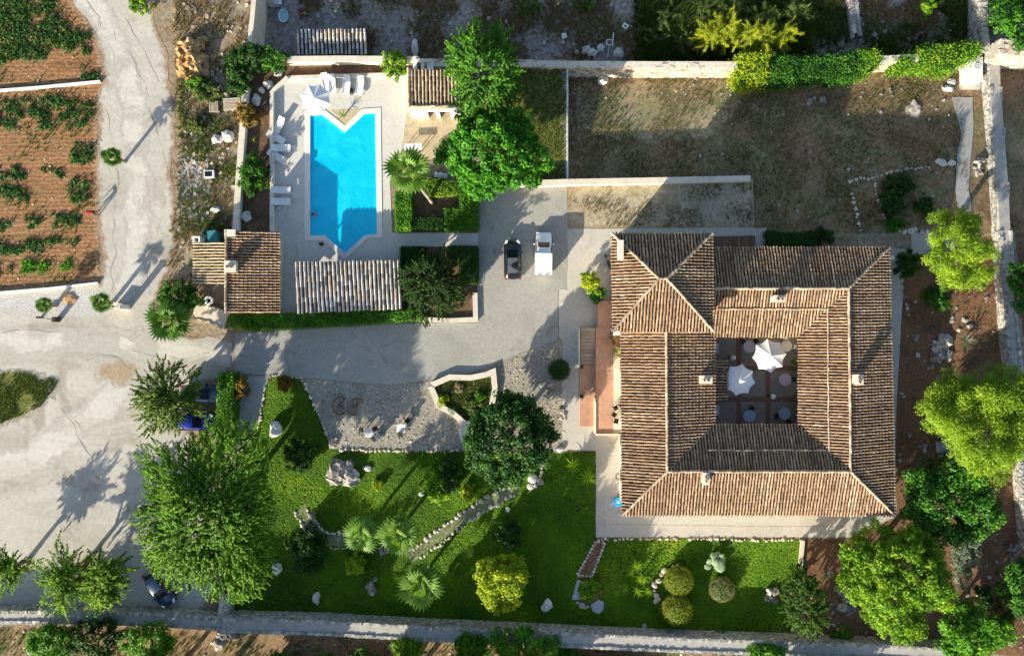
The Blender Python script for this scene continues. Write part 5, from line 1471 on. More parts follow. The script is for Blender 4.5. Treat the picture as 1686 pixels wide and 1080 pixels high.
# sacks / boulders beside left garden wall
for x, y, s, sd_, lab in ((358, 229, (.55, .5, .4), 1, 'bright white boulder left of a grey white boulder on the scrub'), (375, 224, (.62, .6, .5), 2, 'grey white boulder touching a brighter one on the scrub'), (355, 345, (.5, .32, .3), 3, 'flat white boulder among scrub beside the left garden wall'), (405, 357, (.55, .5, .4), 4, 'round pale boulder in the dark bed near the pool house'),
    (441, 139, (.5, .42, .4), 5, 'white boulder at the upper left corner of the pool deck'), (431, 149, (.3, .3, .3), 6, 'small white boulder in the dark bed left of the deck corner'), (458, 122, (.45, .3, .3), 7, 'pale boulder on the bed above the deck corner'), (417, 205, (.25, .3, .25), 8, 'little pink white boulder below the orange shrub'), (422, 165, (.4, .6, .4), 9, 'pale upright boulder in the dark bed above the orange shrub')):
    rock('boulder', lab, x, y, s, 'boulder_white', sd_, group='pale boulders near the pool beds')
hp = MB()
for i in range(46):
    u, w_ = rng.uniform(-1, 1), rng.uniform(-1, 1); q_ = max(0, 1 - u * u - w_ * w_)
    hp.blob((u * 1.35, w_ * 2.1, q_ * 1.0), (rng.uniform(.2, .6), rng.uniform(.2, .6), rng.uniform(.3, .7)), 2, .3, i, rng.random() * 3, freq=2.0)
o = hp.build('soil_heap', M['heap'], None, (P(318, 100).x, P(318, 100).y, 0)); tag(o, 'ochre and orange heap of earth beside the dirt track', 'earth heap')
# top field clutter
for x, y, r_, lab in ((962, 61, .27, 'left of two thin tyre rings on the dark scrub'), (986, 61, .31, 'right of two thin tyre rings on the dark scrub')):
    c = P(x, y, LOW + .1); q = MB(); n_ = 18
    for i in range(n_):
        a0, a1 = 2 * math.pi * i / n_, 2 * math.pi * (i + 1) / n_
        q.tube((math.cos(a0) * r_, math.sin(a0) * r_, .07), (math.cos(a1) * r_, math.sin(a1) * r_, .07), .06, .06, 6)
    tag(q.build('tyre_ring', M['greyplastic'], None, (c.x, c.y, LOW)), lab, 'tyre', 'old tyre rings')
c = P(1004, 70, LOW + .8); pf = thing('pipe_frame', 'white square pipe frame standing on the dark scrub behind the wall', 'frame', (c.x, c.y, LOW))
for a, b in (((-.3, -.25), (.3, -.25)), ((.3, -.25), (.3, .25)), ((.3, .25), (-.3, .25)), ((-.3, .25), (-.3, -.25))): MB().tube((a[0], a[1], .8), (b[0], b[1], .8), .05, .05, 6).build('rail', M['plastic'], pf)
for a, b in ((-.3, -.25), (.3, -.25), (.3, .25), (-.3, .25)): MB().tube((a, b, 0), (a, b, .8), .04, .04, 6).build('leg', M['plastic'], pf)
MB().box((.36, .6, .72), (.09, .8, .09)).build('arm', M['plastic'], pf); 
o = MB().tube((0, 0, .1), (.18, 1.3, .12), .07, .06, 8).build('fallen_pipe', M['greyplastic'], None, (P(1000, 98, LOW).x, P(1000, 96, LOW).y, LOW)); tag(o, 'short grey pipe lying from the wall toward the pipe frame', 'pipe')
def block(px, py, s, lab, z=LOW, mat='white', hole=False):
    c = P(px, py, z + s[2]); t = thing('concrete_block', lab, 'block', (c.x, c.y, z), rng.random(), 'concrete blocks on the scrub')
    if hole:
        for (x, y, sx, sy) in ((-.36, 0, .28, 1), (.36, 0, .28, 1), (0, -.36, .44, .28), (0, .36, .44, .28)): MB().box((x * s[0], y * s[1], s[2] / 2), (sx * s[0], sy * s[1], s[2])).build('block_side', M[mat], t)
    else:
        MB().box((0, 0, s[2] / 2), s, jit=.03).build('block_body', M[mat], t); MB().box((0, 0, s[2] + .02), (s[0] * .5, s[1] * .5, .04), jit=.02).build('block_top', M[mat], t)
block(929, 59, (.5, .5, .3), 'square pale block left of the tyre rings'); block(1030, 43, (.5, .6, .3), 'pale hollow block right of the pipe frame', hole=True)
for i, (x, y, s, lab) in enumerate([(966, 81, .45, 'pale rock just below the left tyre ring'), (975, 87, .55, 'largest pale rock of the cluster between the tyre rings and the wall'), (962, 86, .3, 'small rock at the left of the cluster behind the wall'), (989, 79, .45, 'pale tilted rock below the right tyre ring'), (1018, 87, .55, 'pale blue upright rock right of the fallen pipe'), (950, 86, .25, 'little white rock left of the rock cluster behind the wall'), (992, 132, .55, 'pale rock pair on the grass below the long stone wall')]):
    rock('rock', lab, x, y, (s, s * .8, s * .7), 'boulder_white', 30 + i, LOW if y < 100 else ZY(x, y), group='pale rocks behind the stone wall')
# ================================================================== VEHICLES
def car(name, label, px, py, rz, L, W, paint, prof, roofm=None, cat='car', z0=.03, tail='lampred', bumper=None, boxvan=False):
    """prof: stations (x, half width belt, z belt, half width top, z top), rear to front along +Y"""
    c = P(px, py, z0 + .8)
    t = thing(name, label, cat, (c.x, c.y, z0), rz)
    body = MB(); n = len(prof); vs = []
    for (x, wb, zb, wt, zt) in prof:
        vs += [(-wb * .93, x, .24), (-wb, x, .5), (-wb * .99, x, zb), (-wt, x, zt - .05), (-wt * .84, x, zt), (0, x, zt + .012), (wt * .84, x, zt), (wt, x, zt - .05), (wb * .99, x, zb), (wb, x, .5), (wb * .93, x, .24)]
    k = 11; fs = []
    for i in range(n - 1):
        for j in range(k - 1): fs.append((i * k + j, i * k + j + 1, (i + 1) * k + j + 1, (i + 1) * k + j))
    fs += [tuple(range(k)), tuple(reversed(range((n - 1) * k, n * k)))]
    body.add(vs, fs, r=.5)
    o = body.build('body', M[paint], t, smooth=True)
    md = o.modifiers.new('edge', 'EDGE_SPLIT'); md.split_angle = math.radians(38)
    def V(i, j): return Vector(vs[i * k + j])
    def panel(nm, pts, m, lift=.012, inset=.9, parent=t):
        pts = [Vector(p) for p in pts]; ce = sum(pts, Vector()) / len(pts)
        nn = Vector((0, 0, 0))
        for i in range(1, len(pts) - 1): nn += (pts[i] - pts[0]).cross(pts[i + 1] - pts[0])
        nn.normalize()
        out = ce - Vector((0, ce.y, .6))
        if nn.dot(out) < 0: nn = -nn
        q = [ce + (p - ce) * inset + nn * lift for p in pts]; q2 = [p - nn * .03 for p in q]
        m_ = len(q); mb = MB(); mb.add(q + q2, [tuple(range(m_))] + [(i, m_ + i, m_ + (i + 1) % m_, (i + 1) % m_) for i in range(m_)])
        return mb.build(nm, M[m], parent)
    return t, V, panel, n
def wheels(t, W, ys, r=.30):
    tm = MB(); tm.tube((-.1, 0, 0), (.1, 0, 0), r, r, 18); me = tm.mesh('wheel', M['tyre'])
    rm = MB(); rm.tube((-.11, 0, 0), (.11, 0, 0), r * .62, r * .62, 14); mr = rm.mesh('rim', M['steel'])
    for y in ys:
        for s in (-1, 1):
            w = link('wheel', me, t, (s * (W / 2 - .1), y, r - .02)); link('rim', mr, w)
def mirrors(t, W, y, z, m):
    for s in (-1, 1): MB().box((s * (W / 2 + .09), y, z), (.2, .12, .14), jit=.02).build('wing_mirror', M[m], t)
HATCH = [(-1.98, .70, .62, .60, .74), (-1.9, .80, .82, .70, .96), (-1.72, .84, .92, .66, 1.10), (-1.35, .86, .94, .58, 1.40), (-.6, .87, .94, .60, 1.47), (.15, .87, .94, .60, 1.43), (.95, .86, .93, .70, 1.00), (1.5, .82, .84, .64, .93), (1.88, .70, .70, .52, .78), (1.99, .56, .58, .42, .62)]
def hatchback(label, px, py, rz, paint, roofm=None, bumper=None, name='parked_car', z0=.03):
    t, V, panel, n = car(name, label, px, py, rz, 3.97, 1.74, paint, HATCH, z0=z0)
    panel('windscreen', [V(5, 4), V(5, 5), V(5, 6), V(6, 6), V(6, 5), V(6, 4)], 'glass', .03, .95)
    panel('rear_window', [V(2, 4), V(2, 5), V(2, 6), V(3, 6), V(3, 5), V(3, 4)], 'glass', .03, .9)
    for a, b in ((3, 2), (7, 8)):
        panel('side_window', [V(3, a), V(4, a), V(4, b), V(3, b)], 'glass', .012, .86); panel('side_window', [V(4, a), V(5, a), V(6, a), V(6, b), V(4, b)], 'glass', .012, .84)
    if roofm: panel('roof_panel', [V(3, 4), V(4, 4), V(5, 4), V(5, 6), V(4, 6), V(3, 6)], roofm, .022, .98)
    for s in (-1, 1):
        MB().box((s * .60, 1.74, .79), (.2, .42, .10), s * .5, jit=.02).build('headlight', M['lampwhite'], t)
        MB().box((s * .72, -1.80, .90), (.16, .26, .24), s * -.3, jit=.02).build('tail_light', M['lampred'], t)
    if bumper: MB().prism([(-.72, -2.02), (.72, -2.02), (.76, -1.88), (.60, -1.80), (-.60, -1.80), (-.76, -1.88)], .44, .985).build('rear_bumper', M[bumper], t); MB().box((0, -1.88, .99), (.55, .09, .02)).build('number_plate', M['dark'], t)
    wheels(t, 1.74, (-1.25, 1.22)); mirrors(t, 1.74, .72, 1.0, paint)
    return t
hatchback('black hatchback with silver rear bumper parked beside the white van', 844, 428, 0.02, 'blackpaint', 'roofgrey', 'silver')
hatchback('bright blue car half under the feathery tree by the hedge', 318, 694, -math.pi / 2, 'bluepaint', None, None)
hatchback('dark navy car in deep shade above the bright blue one', 330, 648, -math.pi / 2, 'navypaint', None, None)
hatchback('dark blue car parked aslant under the big tree at the bottom left', 262, 968, math.radians(212), 'navypaint', None, None)
VAN = [(-2.1, .80, .9, .78, 1.80), (-2.02, .86, .95, .82, 1.86), (-.05, .87, .95, .82, 1.86), (.0, .82, .95, .68, 1.60), (.55, .81, .95, .66, 1.56), (1.10, .80, .93, .72, 1.02), (1.85, .76, .82, .66, .88), (2.08, .70, .62, .58, .70)]
t, V, panel, n = car('cargo_van', 'small white panel van with raised cargo box parked on the drive', 895, 418, -.01, 4.2, 1.74, 'whitepaint', VAN, cat='van')
panel('windscreen', [V(4, 4), V(4, 5), V(4, 6), V(5, 6), V(5, 5), V(5, 4)], 'glass', .03, .97)
for a, b in ((3, 2), (7, 8)): panel('side_window', [V(3, a), V(4, a), V(5, a), V(5, b), V(3, b)], 'glass', .012, .84)
for s in (-1, 1):
    MB().box((s * .36, -2.04, 1.86), (.46, .12, .05)).build('rear_vent', M['greyplastic'], t)
    MB().box((s * .36, -2.10, 1.35), (.5, .06, .5)).build('rear_window', M['glass'], t)
    MB().box((s * .56, 2.0, .70), (.26, .2, .16), jit=.02).build('headlight', M['lampwhite'], t); MB().box((s * .8, -2.09, .8), (.12, .08, .4)).build('tail_light', M['lampred'], t)
MB().box((0, 2.1, .42), (1.5, .14, .2)).build('front_bumper', M['greyplastic'], t)
wheels(t, 1.74, (-1.35, 1.35)); mirrors(t, 1.74, .92, 1.08, 'whitepaint')
# grey barrow / trailer in the red garden
bt = thing('garden_trailer', 'small grey box trailer in shade left of the big pine', 'trailer', (P(1556, 735, .7).x, P(1556, 735, .7).y, .02), .08)
MB().box((0, 0, .5), (1.5, 1.1, .08)).build('bed', M['greyplastic'], bt)
for s in (-1, 1): MB().box((0, s * .57, .72), (1.56, .05, .4)).build('side_board', M['roofgrey'], bt); MB().tube((.0, s * .66, .26), (.0, s * .78, .26), .26, .26, 14).build('wheel', M['tyre'], bt)
for s in (-1, 1): MB().box((s * .77, 0, .72), (.05, 1.09, .4)).build('end_board', M['greyplastic'], bt)
MB().tube((.8, 0, .5), (1.9, -.2, .4), .04, .04, 6).build('drawbar', M['steel'], bt)
ld = thing('step_ladder', 'short pale ladder lying by the grey trailer', 'ladder', (P(1556, 746, .2).x, P(1560, 748, .2).y, .02), .05)
for s in (-1, 1): MB().box((0, s * .16, .1), (1.3, .05, .06)).build('ladder_rail', M['steel'], ld)
for i in range(5): MB().box((-.5 + i * .25, 0, .1), (.05, .30, .04)).build('rung', M['steel'], ld)

# ================================================================== PEOPLE
def figure(name, label, loc, rz, joints, edges, zones, default, hair=None, group=None, face=None):
    """skinned figure. joints: {name: (x,y,z,r)}; zones: list of (test, material) on face centres"""
    names = list(joints)
    bm_v = [joints[k][:3] for k in names]
    me = bpy.data.meshes.new(name); me.from_pydata(bm_v, [(names.index(a), names.index(b)) for a, b in edges], [])
    o = bpy.data.objects.new(name, me); COL.objects.link(o)
    o.modifiers.new('skin', 'SKIN'); sv = me.skin_vertices[0].data
    for i, k in enumerate(names): sv[i].radius = (joints[k][3], joints[k][3]); sv[i].use_root = (k == 'pelvis')
    sb = o.modifiers.new('sub', 'SUBSURF'); sb.levels = 2; sb.render_levels = 2
    dg = bpy.context.evaluated_depsgraph_get(); ev = o.evaluated_get(dg)
    m2 = bpy.data.meshes.new_from_object(ev); o.modifiers.clear(); o.data = m2; m2.name = name
    mats = [M[default]] + [M[m] for _, m in zones]
    m2.materials.clear()
    for m in mats: m2.materials.append(m)
    for p in m2.polygons:
        p.use_smooth = True; p.material_index = 0
        for i, (test, _) in enumerate(zones):
            if test(p.center): p.material_index = i + 1; break
    o.location = loc; o.rotation_euler = (0, 0, rz)
    tag(o, label, 'person', group)
    if hair: 
        q = MB(); q.blob((hair[0], hair[1], hair[2]), hair[3], 2, .08, 3); q.build('hair', M['hair'], o, smooth=True)
    if face:
        hx, hy, hz, d = face                      # head centre and facing direction (unit)
        d = Vector(d).normalized(); s = d.cross(Vector((0, 0, 1))).normalized()
        q = MB()
        for k in (-1, 1): q.blob(Vector((hx, hy, hz)) + d * .088 + s * .035 * k + Vector((0, 0, .015)), (.012, .012, .01), 1, 0)
        q.build('eyes', M['dark'], o)
        q = MB(); q.blob(Vector((hx, hy, hz)) + d * .105 - Vector((0, 0, .02)), (.014, .014, .022), 1, 0)
        for k in (-1, 1): q.blob(Vector((hx, hy, hz)) + s * .092 * k, (.018, .02, .03), 1, 0)
        q.build('nose_and_ears', M['skin'], o)
        q = MB(); q.box(Vector((hx, hy, hz)) + d * .094 - Vector((0, 0, .058)), (.04, .04, .008)); q.build('mouth', M['redtile'], o)
    return o
# bending worker in red at the edge of the field (faces the field, bends forward to -X)
J = {'pelvis': (0, 0, .88, .15), 'waist': (-.14, 0, 1.02, .125), 'chest': (-.34, 0, 1.14, .15), 'neck': (-.50, 0, 1.18, .06), 'head0': (-.57, 0, 1.20, .085), 'head1': (-.68, 0, 1.18, .095),
     'sl': (-.42, .18, 1.14, .07), 'el': (-.50, .27, .88, .05), 'hl': (-.60, .22, .64, .038), 'fl': (-.64, .2, .55, .035), 'sr': (-.42, -.18, 1.14, .07), 'er': (-.54, -.25, .88, .05), 'hr': (-.64, -.18, .64, .038), 'fr': (-.68, -.16, .55, .035),
     'tl': (.02, .11, .82, .105), 'kl': (-.08, .13, .47, .072), 'al': (.02, .14, .09, .05), 'ol': (-.15, .16, .05, .045), 'tr': (.02, -.11, .82, .105), 'kr': (-.02, -.14, .47, .072), 'ar': (.10, -.15, .09, .05), 'or': (-.07, -.17, .05, .045)}
E = [('pelvis', 'waist'), ('waist', 'chest'), ('chest', 'neck'), ('neck', 'head0'), ('head0', 'head1'), ('chest', 'sl'), ('sl', 'el'), ('el', 'hl'), ('hl', 'fl'), ('chest', 'sr'), ('sr', 'er'), ('er', 'hr'), ('hr', 'fr'), ('pelvis', 'tl'), ('tl', 'kl'), ('kl', 'al'), ('al', 'ol'), ('pelvis', 'tr'), ('tr', 'kr'), ('kr', 'ar'), ('ar', 'or')]
figure('person', 'person in red top and dark trousers bending over at the field edge', (P(158, 352, 0).x + .25, P(158, 352, 0).y, .02), .15, J, E,
       [(lambda c: c.x < -.49 and c.z > 1.05 and abs(c.y) < .13, 'skin'), (lambda c: c.z < .74 and c.x < -.35, 'skin'), (lambda c: c.z < .09, 'dark'), (lambda c: c.z < .95, 'trousers')], 'redcloth', hair=(-.66, 0, 1.225, (.11, .10, .085)), face=(-.66, 0, 1.18, (-.8, 0, -.6)))
# swimmer standing in the water at the left edge, arms on the coping
J = {'pelvis': (0.12, 0, -.50, .13), 'waist': (.08, 0, -.28, .115), 'chest': (.02, 0, -.02, .14), 'neck': (0, 0, .16, .055), 'head0': (0, 0, .24, .08), 'head1': (-.01, 0, .36, .095),
     'sl': (.0, .19, .08, .065), 'el': (-.16, .34, .07, .046), 'hl': (-.36, .24, .12, .036), 'fl': (-.46, .2, .12, .032), 'sr': (.0, -.19, .08, .065), 'er': (-.16, -.34, .07, .046), 'hr': (-.36, -.24, .12, .036), 'fr': (-.46, -.2, .12, .032),
     'tl': (.13, .1, -.56, .10), 'kl': (.02, .12, -.86, .07), 'al': (.42, .13, -.88, .05), 'tr': (.13, -.1, -.56, .10), 'kr': (.03, -.12, -.86, .07), 'ar': (.43, -.13, -.88, .05)}
E = [e for e in E if e[1] not in ('ol', 'or')]
figure('person', 'dark haired swimmer leaning on the left edge of the pool', (P(514, 353, .2).x + .16, P(514, 353, .2).y, 0), 0, J, E, [(lambda c: -.68 < c.z < -.38, 'trousers')], 'skin', hair=(.015, 0, .385, (.11, .115, .10)), face=(-.01, 0, .34, (-1, 0, -.1)))

# ================================================================== TREES
tree('carob_tree', 'huge light green spreading tree beside the gravel parking', 345, 850, (128, 150), 8.3, M['l_carob'], 4400, 34, (.20, .10), .36, 11, 'spray', lumpy=.32, crown_h=5.0, low=-.1, inner=.55, upb=.6)
tree('acacia_tree', 'feathery pale green tree over the blue cars at the road corner', 274, 660, (56, 58), 5.5, M['l_feather'], 330, 44, (.26, .11), .55, 12, 'spray', lumpy=.35, inner=.8)
tree('acacia_tree', 'feathery tree cut by the left edge above the bottom wall', 12, 938, (38, 34), 4.2, M['l_lime'], 114, 46, (.26, .10), .6, 13, 'spray', lumpy=.45, inner=.7)
tree('acacia_tree', 'spiky feathery tree, left one of the pair below the parking shadows', 104, 952, (46, 50), 4.6, M['l_lime'], 180, 46, (.28, .10), .7, 14, 'spray', lumpy=.5, inner=.75)
tree('acacia_tree', 'denser feathery tree, right one of the pair below the parking shadows', 174, 955, (42, 44), 4.6, M['l_lime'], 180, 48, (.28, .11), .65, 15, 'spray', lumpy=.4, inner=.7)
tree('ash_tree', 'tall fresh green tree overhanging the bath house roof', 796, 122, (64, 82), 8.0, M['l_ash'], 560, 46, (.25, .12), .5, 16, 'spray', lumpy=.3, crown_h=6)
tree('fig_tree', 'broad glossy bright green tree at the corner of the driveway', 812, 250, (92, 84), 6.5, M['l_fig'], 430, 56, (.28, .19), .52, 17, lumpy=.28, crown_h=4.6)
tree('citrus_tree', 'dark round tree with pale leaf tips at the end of the pebble court', 838, 724, (78, 82), 6.2, M['l_citrus'], 300, 62, (.28, .18), .6, 18, lumpy=.15, crown_h=4.8)
tree('pine_tree', 'bright yellow green pine right of the house corner', 1576, 418, (52, 68), 7.5, M['l_pine'], 170, 110, (.26, .07), .62, 19, lumpy=.35, crown_h=5, upb=.8)
tree('pine_tree', 'largest yellow green pine leaning over the right stone wall', 1618, 692, (102, 98), 9.5, M['l_pine'], 440, 110, (.28, .075), .78, 20, lumpy=.38, crown_h=5.6, upb=.8)
tree('almond_tree', 'big yellow green tree beside the bottom right of the lawn', 1474, 952, (98, 96), 8.0, M['l_lime'], 620, 56, (.27, .15), .55, 21, lumpy=.28, crown_h=5.6)
tree('orange_tree', 'deep green tree right of the lower right house corner', 1556, 826, (76, 82), 6.8, M['l_deep'], 250, 60, (.30, .20), .7, 22, lumpy=.38, crown_h=4.8)
tree('lemon_tree', 'small tree with golden yellow top standing on the lawn', 825, 955, (46, 50), 5.4, M['l_yellow'], 190, 56, (.24, .15), .45, 23, lumpy=.25, crown_h=4.6)
tree('olive_tree', 'dark olive tree in the shaded bed beside the canopy', 712, 468, (54, 56), 4.6, M['l_olive'], 420, 50, (.20, .09), .42, 24, 'spray', lumpy=.35, crown_h=3.8, inner=.7)
tree('carob_tree', 'dark green tree cut by the top right corner', 1672, 18, (44, 50), 5, M['l_deep'], 130, 60, (.30, .2), .6, 25, z0=LOW)
tree('almond_tree', 'leafy tree cut by the right edge near the bottom', 1682, 962, (34, 50), 4.5, M['l_deep'], 90, 60, (.28, .17), .55, 26)
tree('almond_tree', 'small leafy tree cut by the right edge beside the wall', 1690, 470, (26, 40), 4, M['l_deep'], 60, 60, (.26, .17), .5, 27)
tree('yew_tree', 'dense upright conifer between the lawn and red earth bed', 1324, 992, (28, 60), 6.5, M['l_conifer'], 220, 60, (.26, .09), .42, 28, 'spray', lumpy=.12, crown_h=6.2, low=-.6)
tree('almond_tree', 'tall green shrub tree at the bottom edge right of the long wall', 1592, 1045, (52, 46), 5, M['l_hedge'], 130, 60, (.28, .17), .6, 29)
for i, (x, y, r_, h, m, lab) in enumerate([(88, 1056, (42, 34), 3.4, 'hedge', 'rounded green tree below the bottom left wall, first from left'), (160, 1052, (44, 34), 3.2, 'hedgedark', 'darker green tree below the bottom left wall, second from left'), (246, 1056, (46, 32), 3.2, 'hedge', 'green tree below the bottom left wall nearest the stone pier'),
        (672, 1066, (22, 20), 2.4, 'lime', 'small bright green bush tree under the long bottom wall'), (776, 1068, (28, 24), 3, 'hedge', 'green bush tree left of the large one under the long bottom wall'), (858, 1060, (68, 34), 3.8, 'hedge', 'large soft green tree at the bottom edge under the long wall'), (1262, 1076, (34, 20), 2.4, 'hedge', 'low green tree at the bottom edge beneath the yellow green shrubs')]):
    tree('field_tree', lab, x, y, r_, h, M['l_' + m], 90, 55, (.26, .14), .5, 40 + i, lumpy=.25)

for i, (x, y, r_, h) in enumerate([(250, 1150, 60, 5.5), (335, 1150, 60, 6.8), (400, 1165, 64, 7.2), (455, 1118, 40, 2.4), (530, 1118, 44, 2.2), (600, 1120, 40, 2.3), (670, 1150, 62, 6.4), (750, 1155, 62, 7.4), (840, 1160, 70, 7.0), (930, 1112, 40, 2.0), (1010, 1125, 44, 2.4), (1330, 1150, 60, 5.5)]):
    tree('field_tree', 'tree of the row standing just outside the bottom edge, below the long wall', x, y, r_, h, M['l_deep'], 150, 50, (.34, .2), .7, 700 + i, lumpy=.3, group='trees beyond the bottom wall')
# shrubs
for i, (x, y, r_, h, m, lab, kw) in enumerate([
    (408, 95, (34, 24), 2.6, 'citrus', 'dark glossy shrub left of the pool wall end at the top', {}), (448, 98, (28, 22), 2.4, 'deep', 'glossy green shrub just above the pool deck corner', {}), (394, 130, (22, 26), 2.2, 'citrus', 'dark shrub above the timber pallets', {}),
    (406, 188, 21, 1.6, 'rust', 'rusty orange green shrub at the end of the wide pallet', {}), (338, 150, (26, 20), 1.2, 'scrub', 'dull green scrub bush below the earth heap', {}), (324, 138, (18, 14), 1.2, 'hedge', 'fresh green weedy bush at the foot of the earth heap', {}), (322, 205, (16, 14), .8, 'scrub', 'low green scrub below the pallets', {}),
    (416, 288, (25, 38), 2.2, 'deep', 'dark leafy shrub in the bed left of the pool', {}), (650, 105, 23, 1.8, 'lime', 'olive yellow rounded shrub left of the bath house roof', {}), (294, 490, (42, 30), 2.6, 'deep', 'dark dense shrub beside the big fan palm', {}),
    (972, 466, 19, 2.0, 'yellow', 'bright yellow green shrub on the concrete terrace by the tower', {}), (984, 487, 15, 1.4, 'deep', 'dark green shrub below the bright yellow one by the tower', {}),
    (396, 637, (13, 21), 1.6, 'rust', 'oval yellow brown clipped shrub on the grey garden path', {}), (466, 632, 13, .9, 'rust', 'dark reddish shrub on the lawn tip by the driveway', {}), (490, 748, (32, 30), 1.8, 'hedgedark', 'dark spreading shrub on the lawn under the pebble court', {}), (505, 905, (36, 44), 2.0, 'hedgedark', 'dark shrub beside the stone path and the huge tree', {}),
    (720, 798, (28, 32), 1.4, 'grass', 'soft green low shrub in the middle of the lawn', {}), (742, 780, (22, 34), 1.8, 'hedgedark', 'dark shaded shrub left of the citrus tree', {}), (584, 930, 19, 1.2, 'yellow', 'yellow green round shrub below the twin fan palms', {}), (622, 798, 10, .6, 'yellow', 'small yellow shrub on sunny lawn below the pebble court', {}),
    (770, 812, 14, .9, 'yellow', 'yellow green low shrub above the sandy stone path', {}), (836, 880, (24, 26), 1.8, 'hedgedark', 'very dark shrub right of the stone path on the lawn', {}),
    (1495, 435, (24, 24), 1.8, 'hedgedark', 'dark green shrub by the upper right house corner', {}), (1545, 492, (22, 20), 1.2, 'deep', 'dark shrub under the upper pine', {}), (1468, 335, (22, 26), 1.2, 'olive', 'dark olive shrub inside the stone edged bed', {}), (1480, 305, (30, 18), 1.0, 'olive', 'dull grey green shrub at the top of the stone edged bed', {}), (1524, 338, (16, 14), .9, 'hedgedark', 'small dark shrub right of the stone edged bed', {}), (1475, 370, (16, 12), .8, 'deep', 'small green shrub at the foot of the stone edged bed', {}),
    (1355, 388, (22, 16), 1.2, 'olive', 'grey green rounded shrub at the end of the dark hedge behind the house', {}), (228, 8, 18, 1.6, 'lime', 'yellow green bush at the top edge beside the dirt track', {}), (1588, 905, (22, 60), 2.4, 'agave', 'hazy grey green shrub mass right of the big yellow green tree', {}), (1640, 1040, (40, 32), 2.0, 'hedge', 'leafy shrub in the bottom right corner', {}), (1386, 1058, 24, 1.4, 'hedge', 'small green shrub growing over the bottom wall', {}), (1620, 985, (18, 22), 1.4, 'hedgedark', 'dark low shrub near the bottom right corner beside the red earth', {}),
    (970, 972, 20, 1.2, 'grass', 'dark green bush growing in the stone planter', {}), (790, 655, (10, 8), .5, 'hedge', 'small plant tuft in the sunken bed, right side', {}), (727, 660, (10, 12), .6, 'yellow', 'yellow green plant at the left of the sunken bed', {}), (780, 668, (14, 14), .5, 'scrub', 'grey green plant clump at the lower middle of the sunken bed', {}), (755, 640, (8, 7), .4, 'dryplant', 'pale plant at the upper middle of the sunken bed', {}), (742, 676, (8, 8), .4, 'hedge', 'green plant at the lower left rim of the sunken bed', {}),
    (1660, 1000, (14, 30), 1.6, 'scrub', 'tall pale stemmed bush near the bottom right edge', {}), (1185, 1045, 9, .7, 'hedge', 'tiny shrub against the bottom wall below the lawn', {}), (1530, 10, (12, 20), 1.6, 'lime', 'yellow green bush at the top edge left of the narrow wall', {}), (870, 12, (26, 16), 1.4, 'scrub', 'olive scrub bush at the top edge above the ash tree', {}), (962, 8, (16, 14), 1.2, 'scrub', 'olive scrub bush at the top edge over the tyre rings', {})]):
    z0 = LOW if y < 84 and x > 425 else ZY(x, y) if (1240 < x < 1600 and 110 < y < 372) else 0
    k = (H - h) / H / K; rr = r_[0] if isinstance(r_, tuple) else r_; ry_ = r_[1] if isinstance(r_, tuple) else r_
    area = rr * ry_ * k * k
    bush('garden_shrub', lab, x, y, r_, h, M['l_' + m], max(20, int(area * 30) + 14), 36, (.22, .12) if area > .6 else (.14, .08), min(.36, .16 + .10 * math.sqrt(area)), 60 + i, z0=z0)
for i, (x, y, r_, h, m, lab) in enumerate([(742, 498, (26, 16), 1.6, 'olive', 'grey green shrub beside the low corner wall of the olive bed'), (690, 432, (20, 18), 1.5, 'hedgedark', 'dark leafy shrub above the olive tree'), (684, 492, (18, 20), 1.6, 'olive', 'dull olive green shrub right of the tiled canopy end')]):
    bush('garden_shrub', lab, x, y, r_, h, M['l_' + m], 46, 42, (.18, .08), .3, 950 + i)
# clipped balls
def ball(label, px, py, rpx, h, mat, seed, cat='topiary', name='topiary_ball', dens=190, leaf=(.13, .05), z0=0.0):
    c = P(px, py, z0 + h * .5); R = rpx * (H - h / 2) / H / K
    t = thing(name, label, cat, (c.x, c.y, z0)); g = np.random.default_rng(seed)
    N = int(4 * math.pi * R * R * dens); d = unit(g.normal(size=(N, 3))); d = d[d[:, 2] > -.7]; N = len(d)
    pos = d * np.array([R, R, h * .52]) * (1 + g.normal(size=(N, 1)) * .05 + np.array([[.16 * noise.noise(Vector(q) * 2.2 + Vector((seed, 0, 0)))] for q in d]))
    V = leaf_quads(pos, unit(d + g.normal(size=(N, 3)) * .5), leaf[0], leaf[1], g, 0, d + g.normal(size=(N, 3)) * .8)
    link('foliage', quad_mesh('foliage', V, np.clip(g.normal(.5, .25, N), 0, 1), mat), t, (0, 0, h * .5))
    MB().blob((0, 0, h * .5), (R * .93, R * .93, h * .48), 2, .03).build('inner_twigs', M['l_hedgedark'], t)
    return t
ball('very dark green clipped ball between the driveway and entrance terrace', 921, 609, 17.5, 1.7, M['l_box'], 1)
ball('yellow green round shrub inside the curved stone ring on the lawn', 1118, 956, 23, 1.5, M['l_ball'], 2, 'shrub', 'round_shrub', leaf=(.22, .05))
ball('yellow green round shrub just below the curved stone ring', 1114, 1004, 25, 1.6, M['l_ball'], 3, 'shrub', 'round_shrub', leaf=(.22, .05))
ball('pale grey green round shrub alone on sunny lawn', 1189, 970, 20, 1.2, M['l_lavender'], 4, 'shrub', 'round_shrub', leaf=(.24, .03), dens=150)
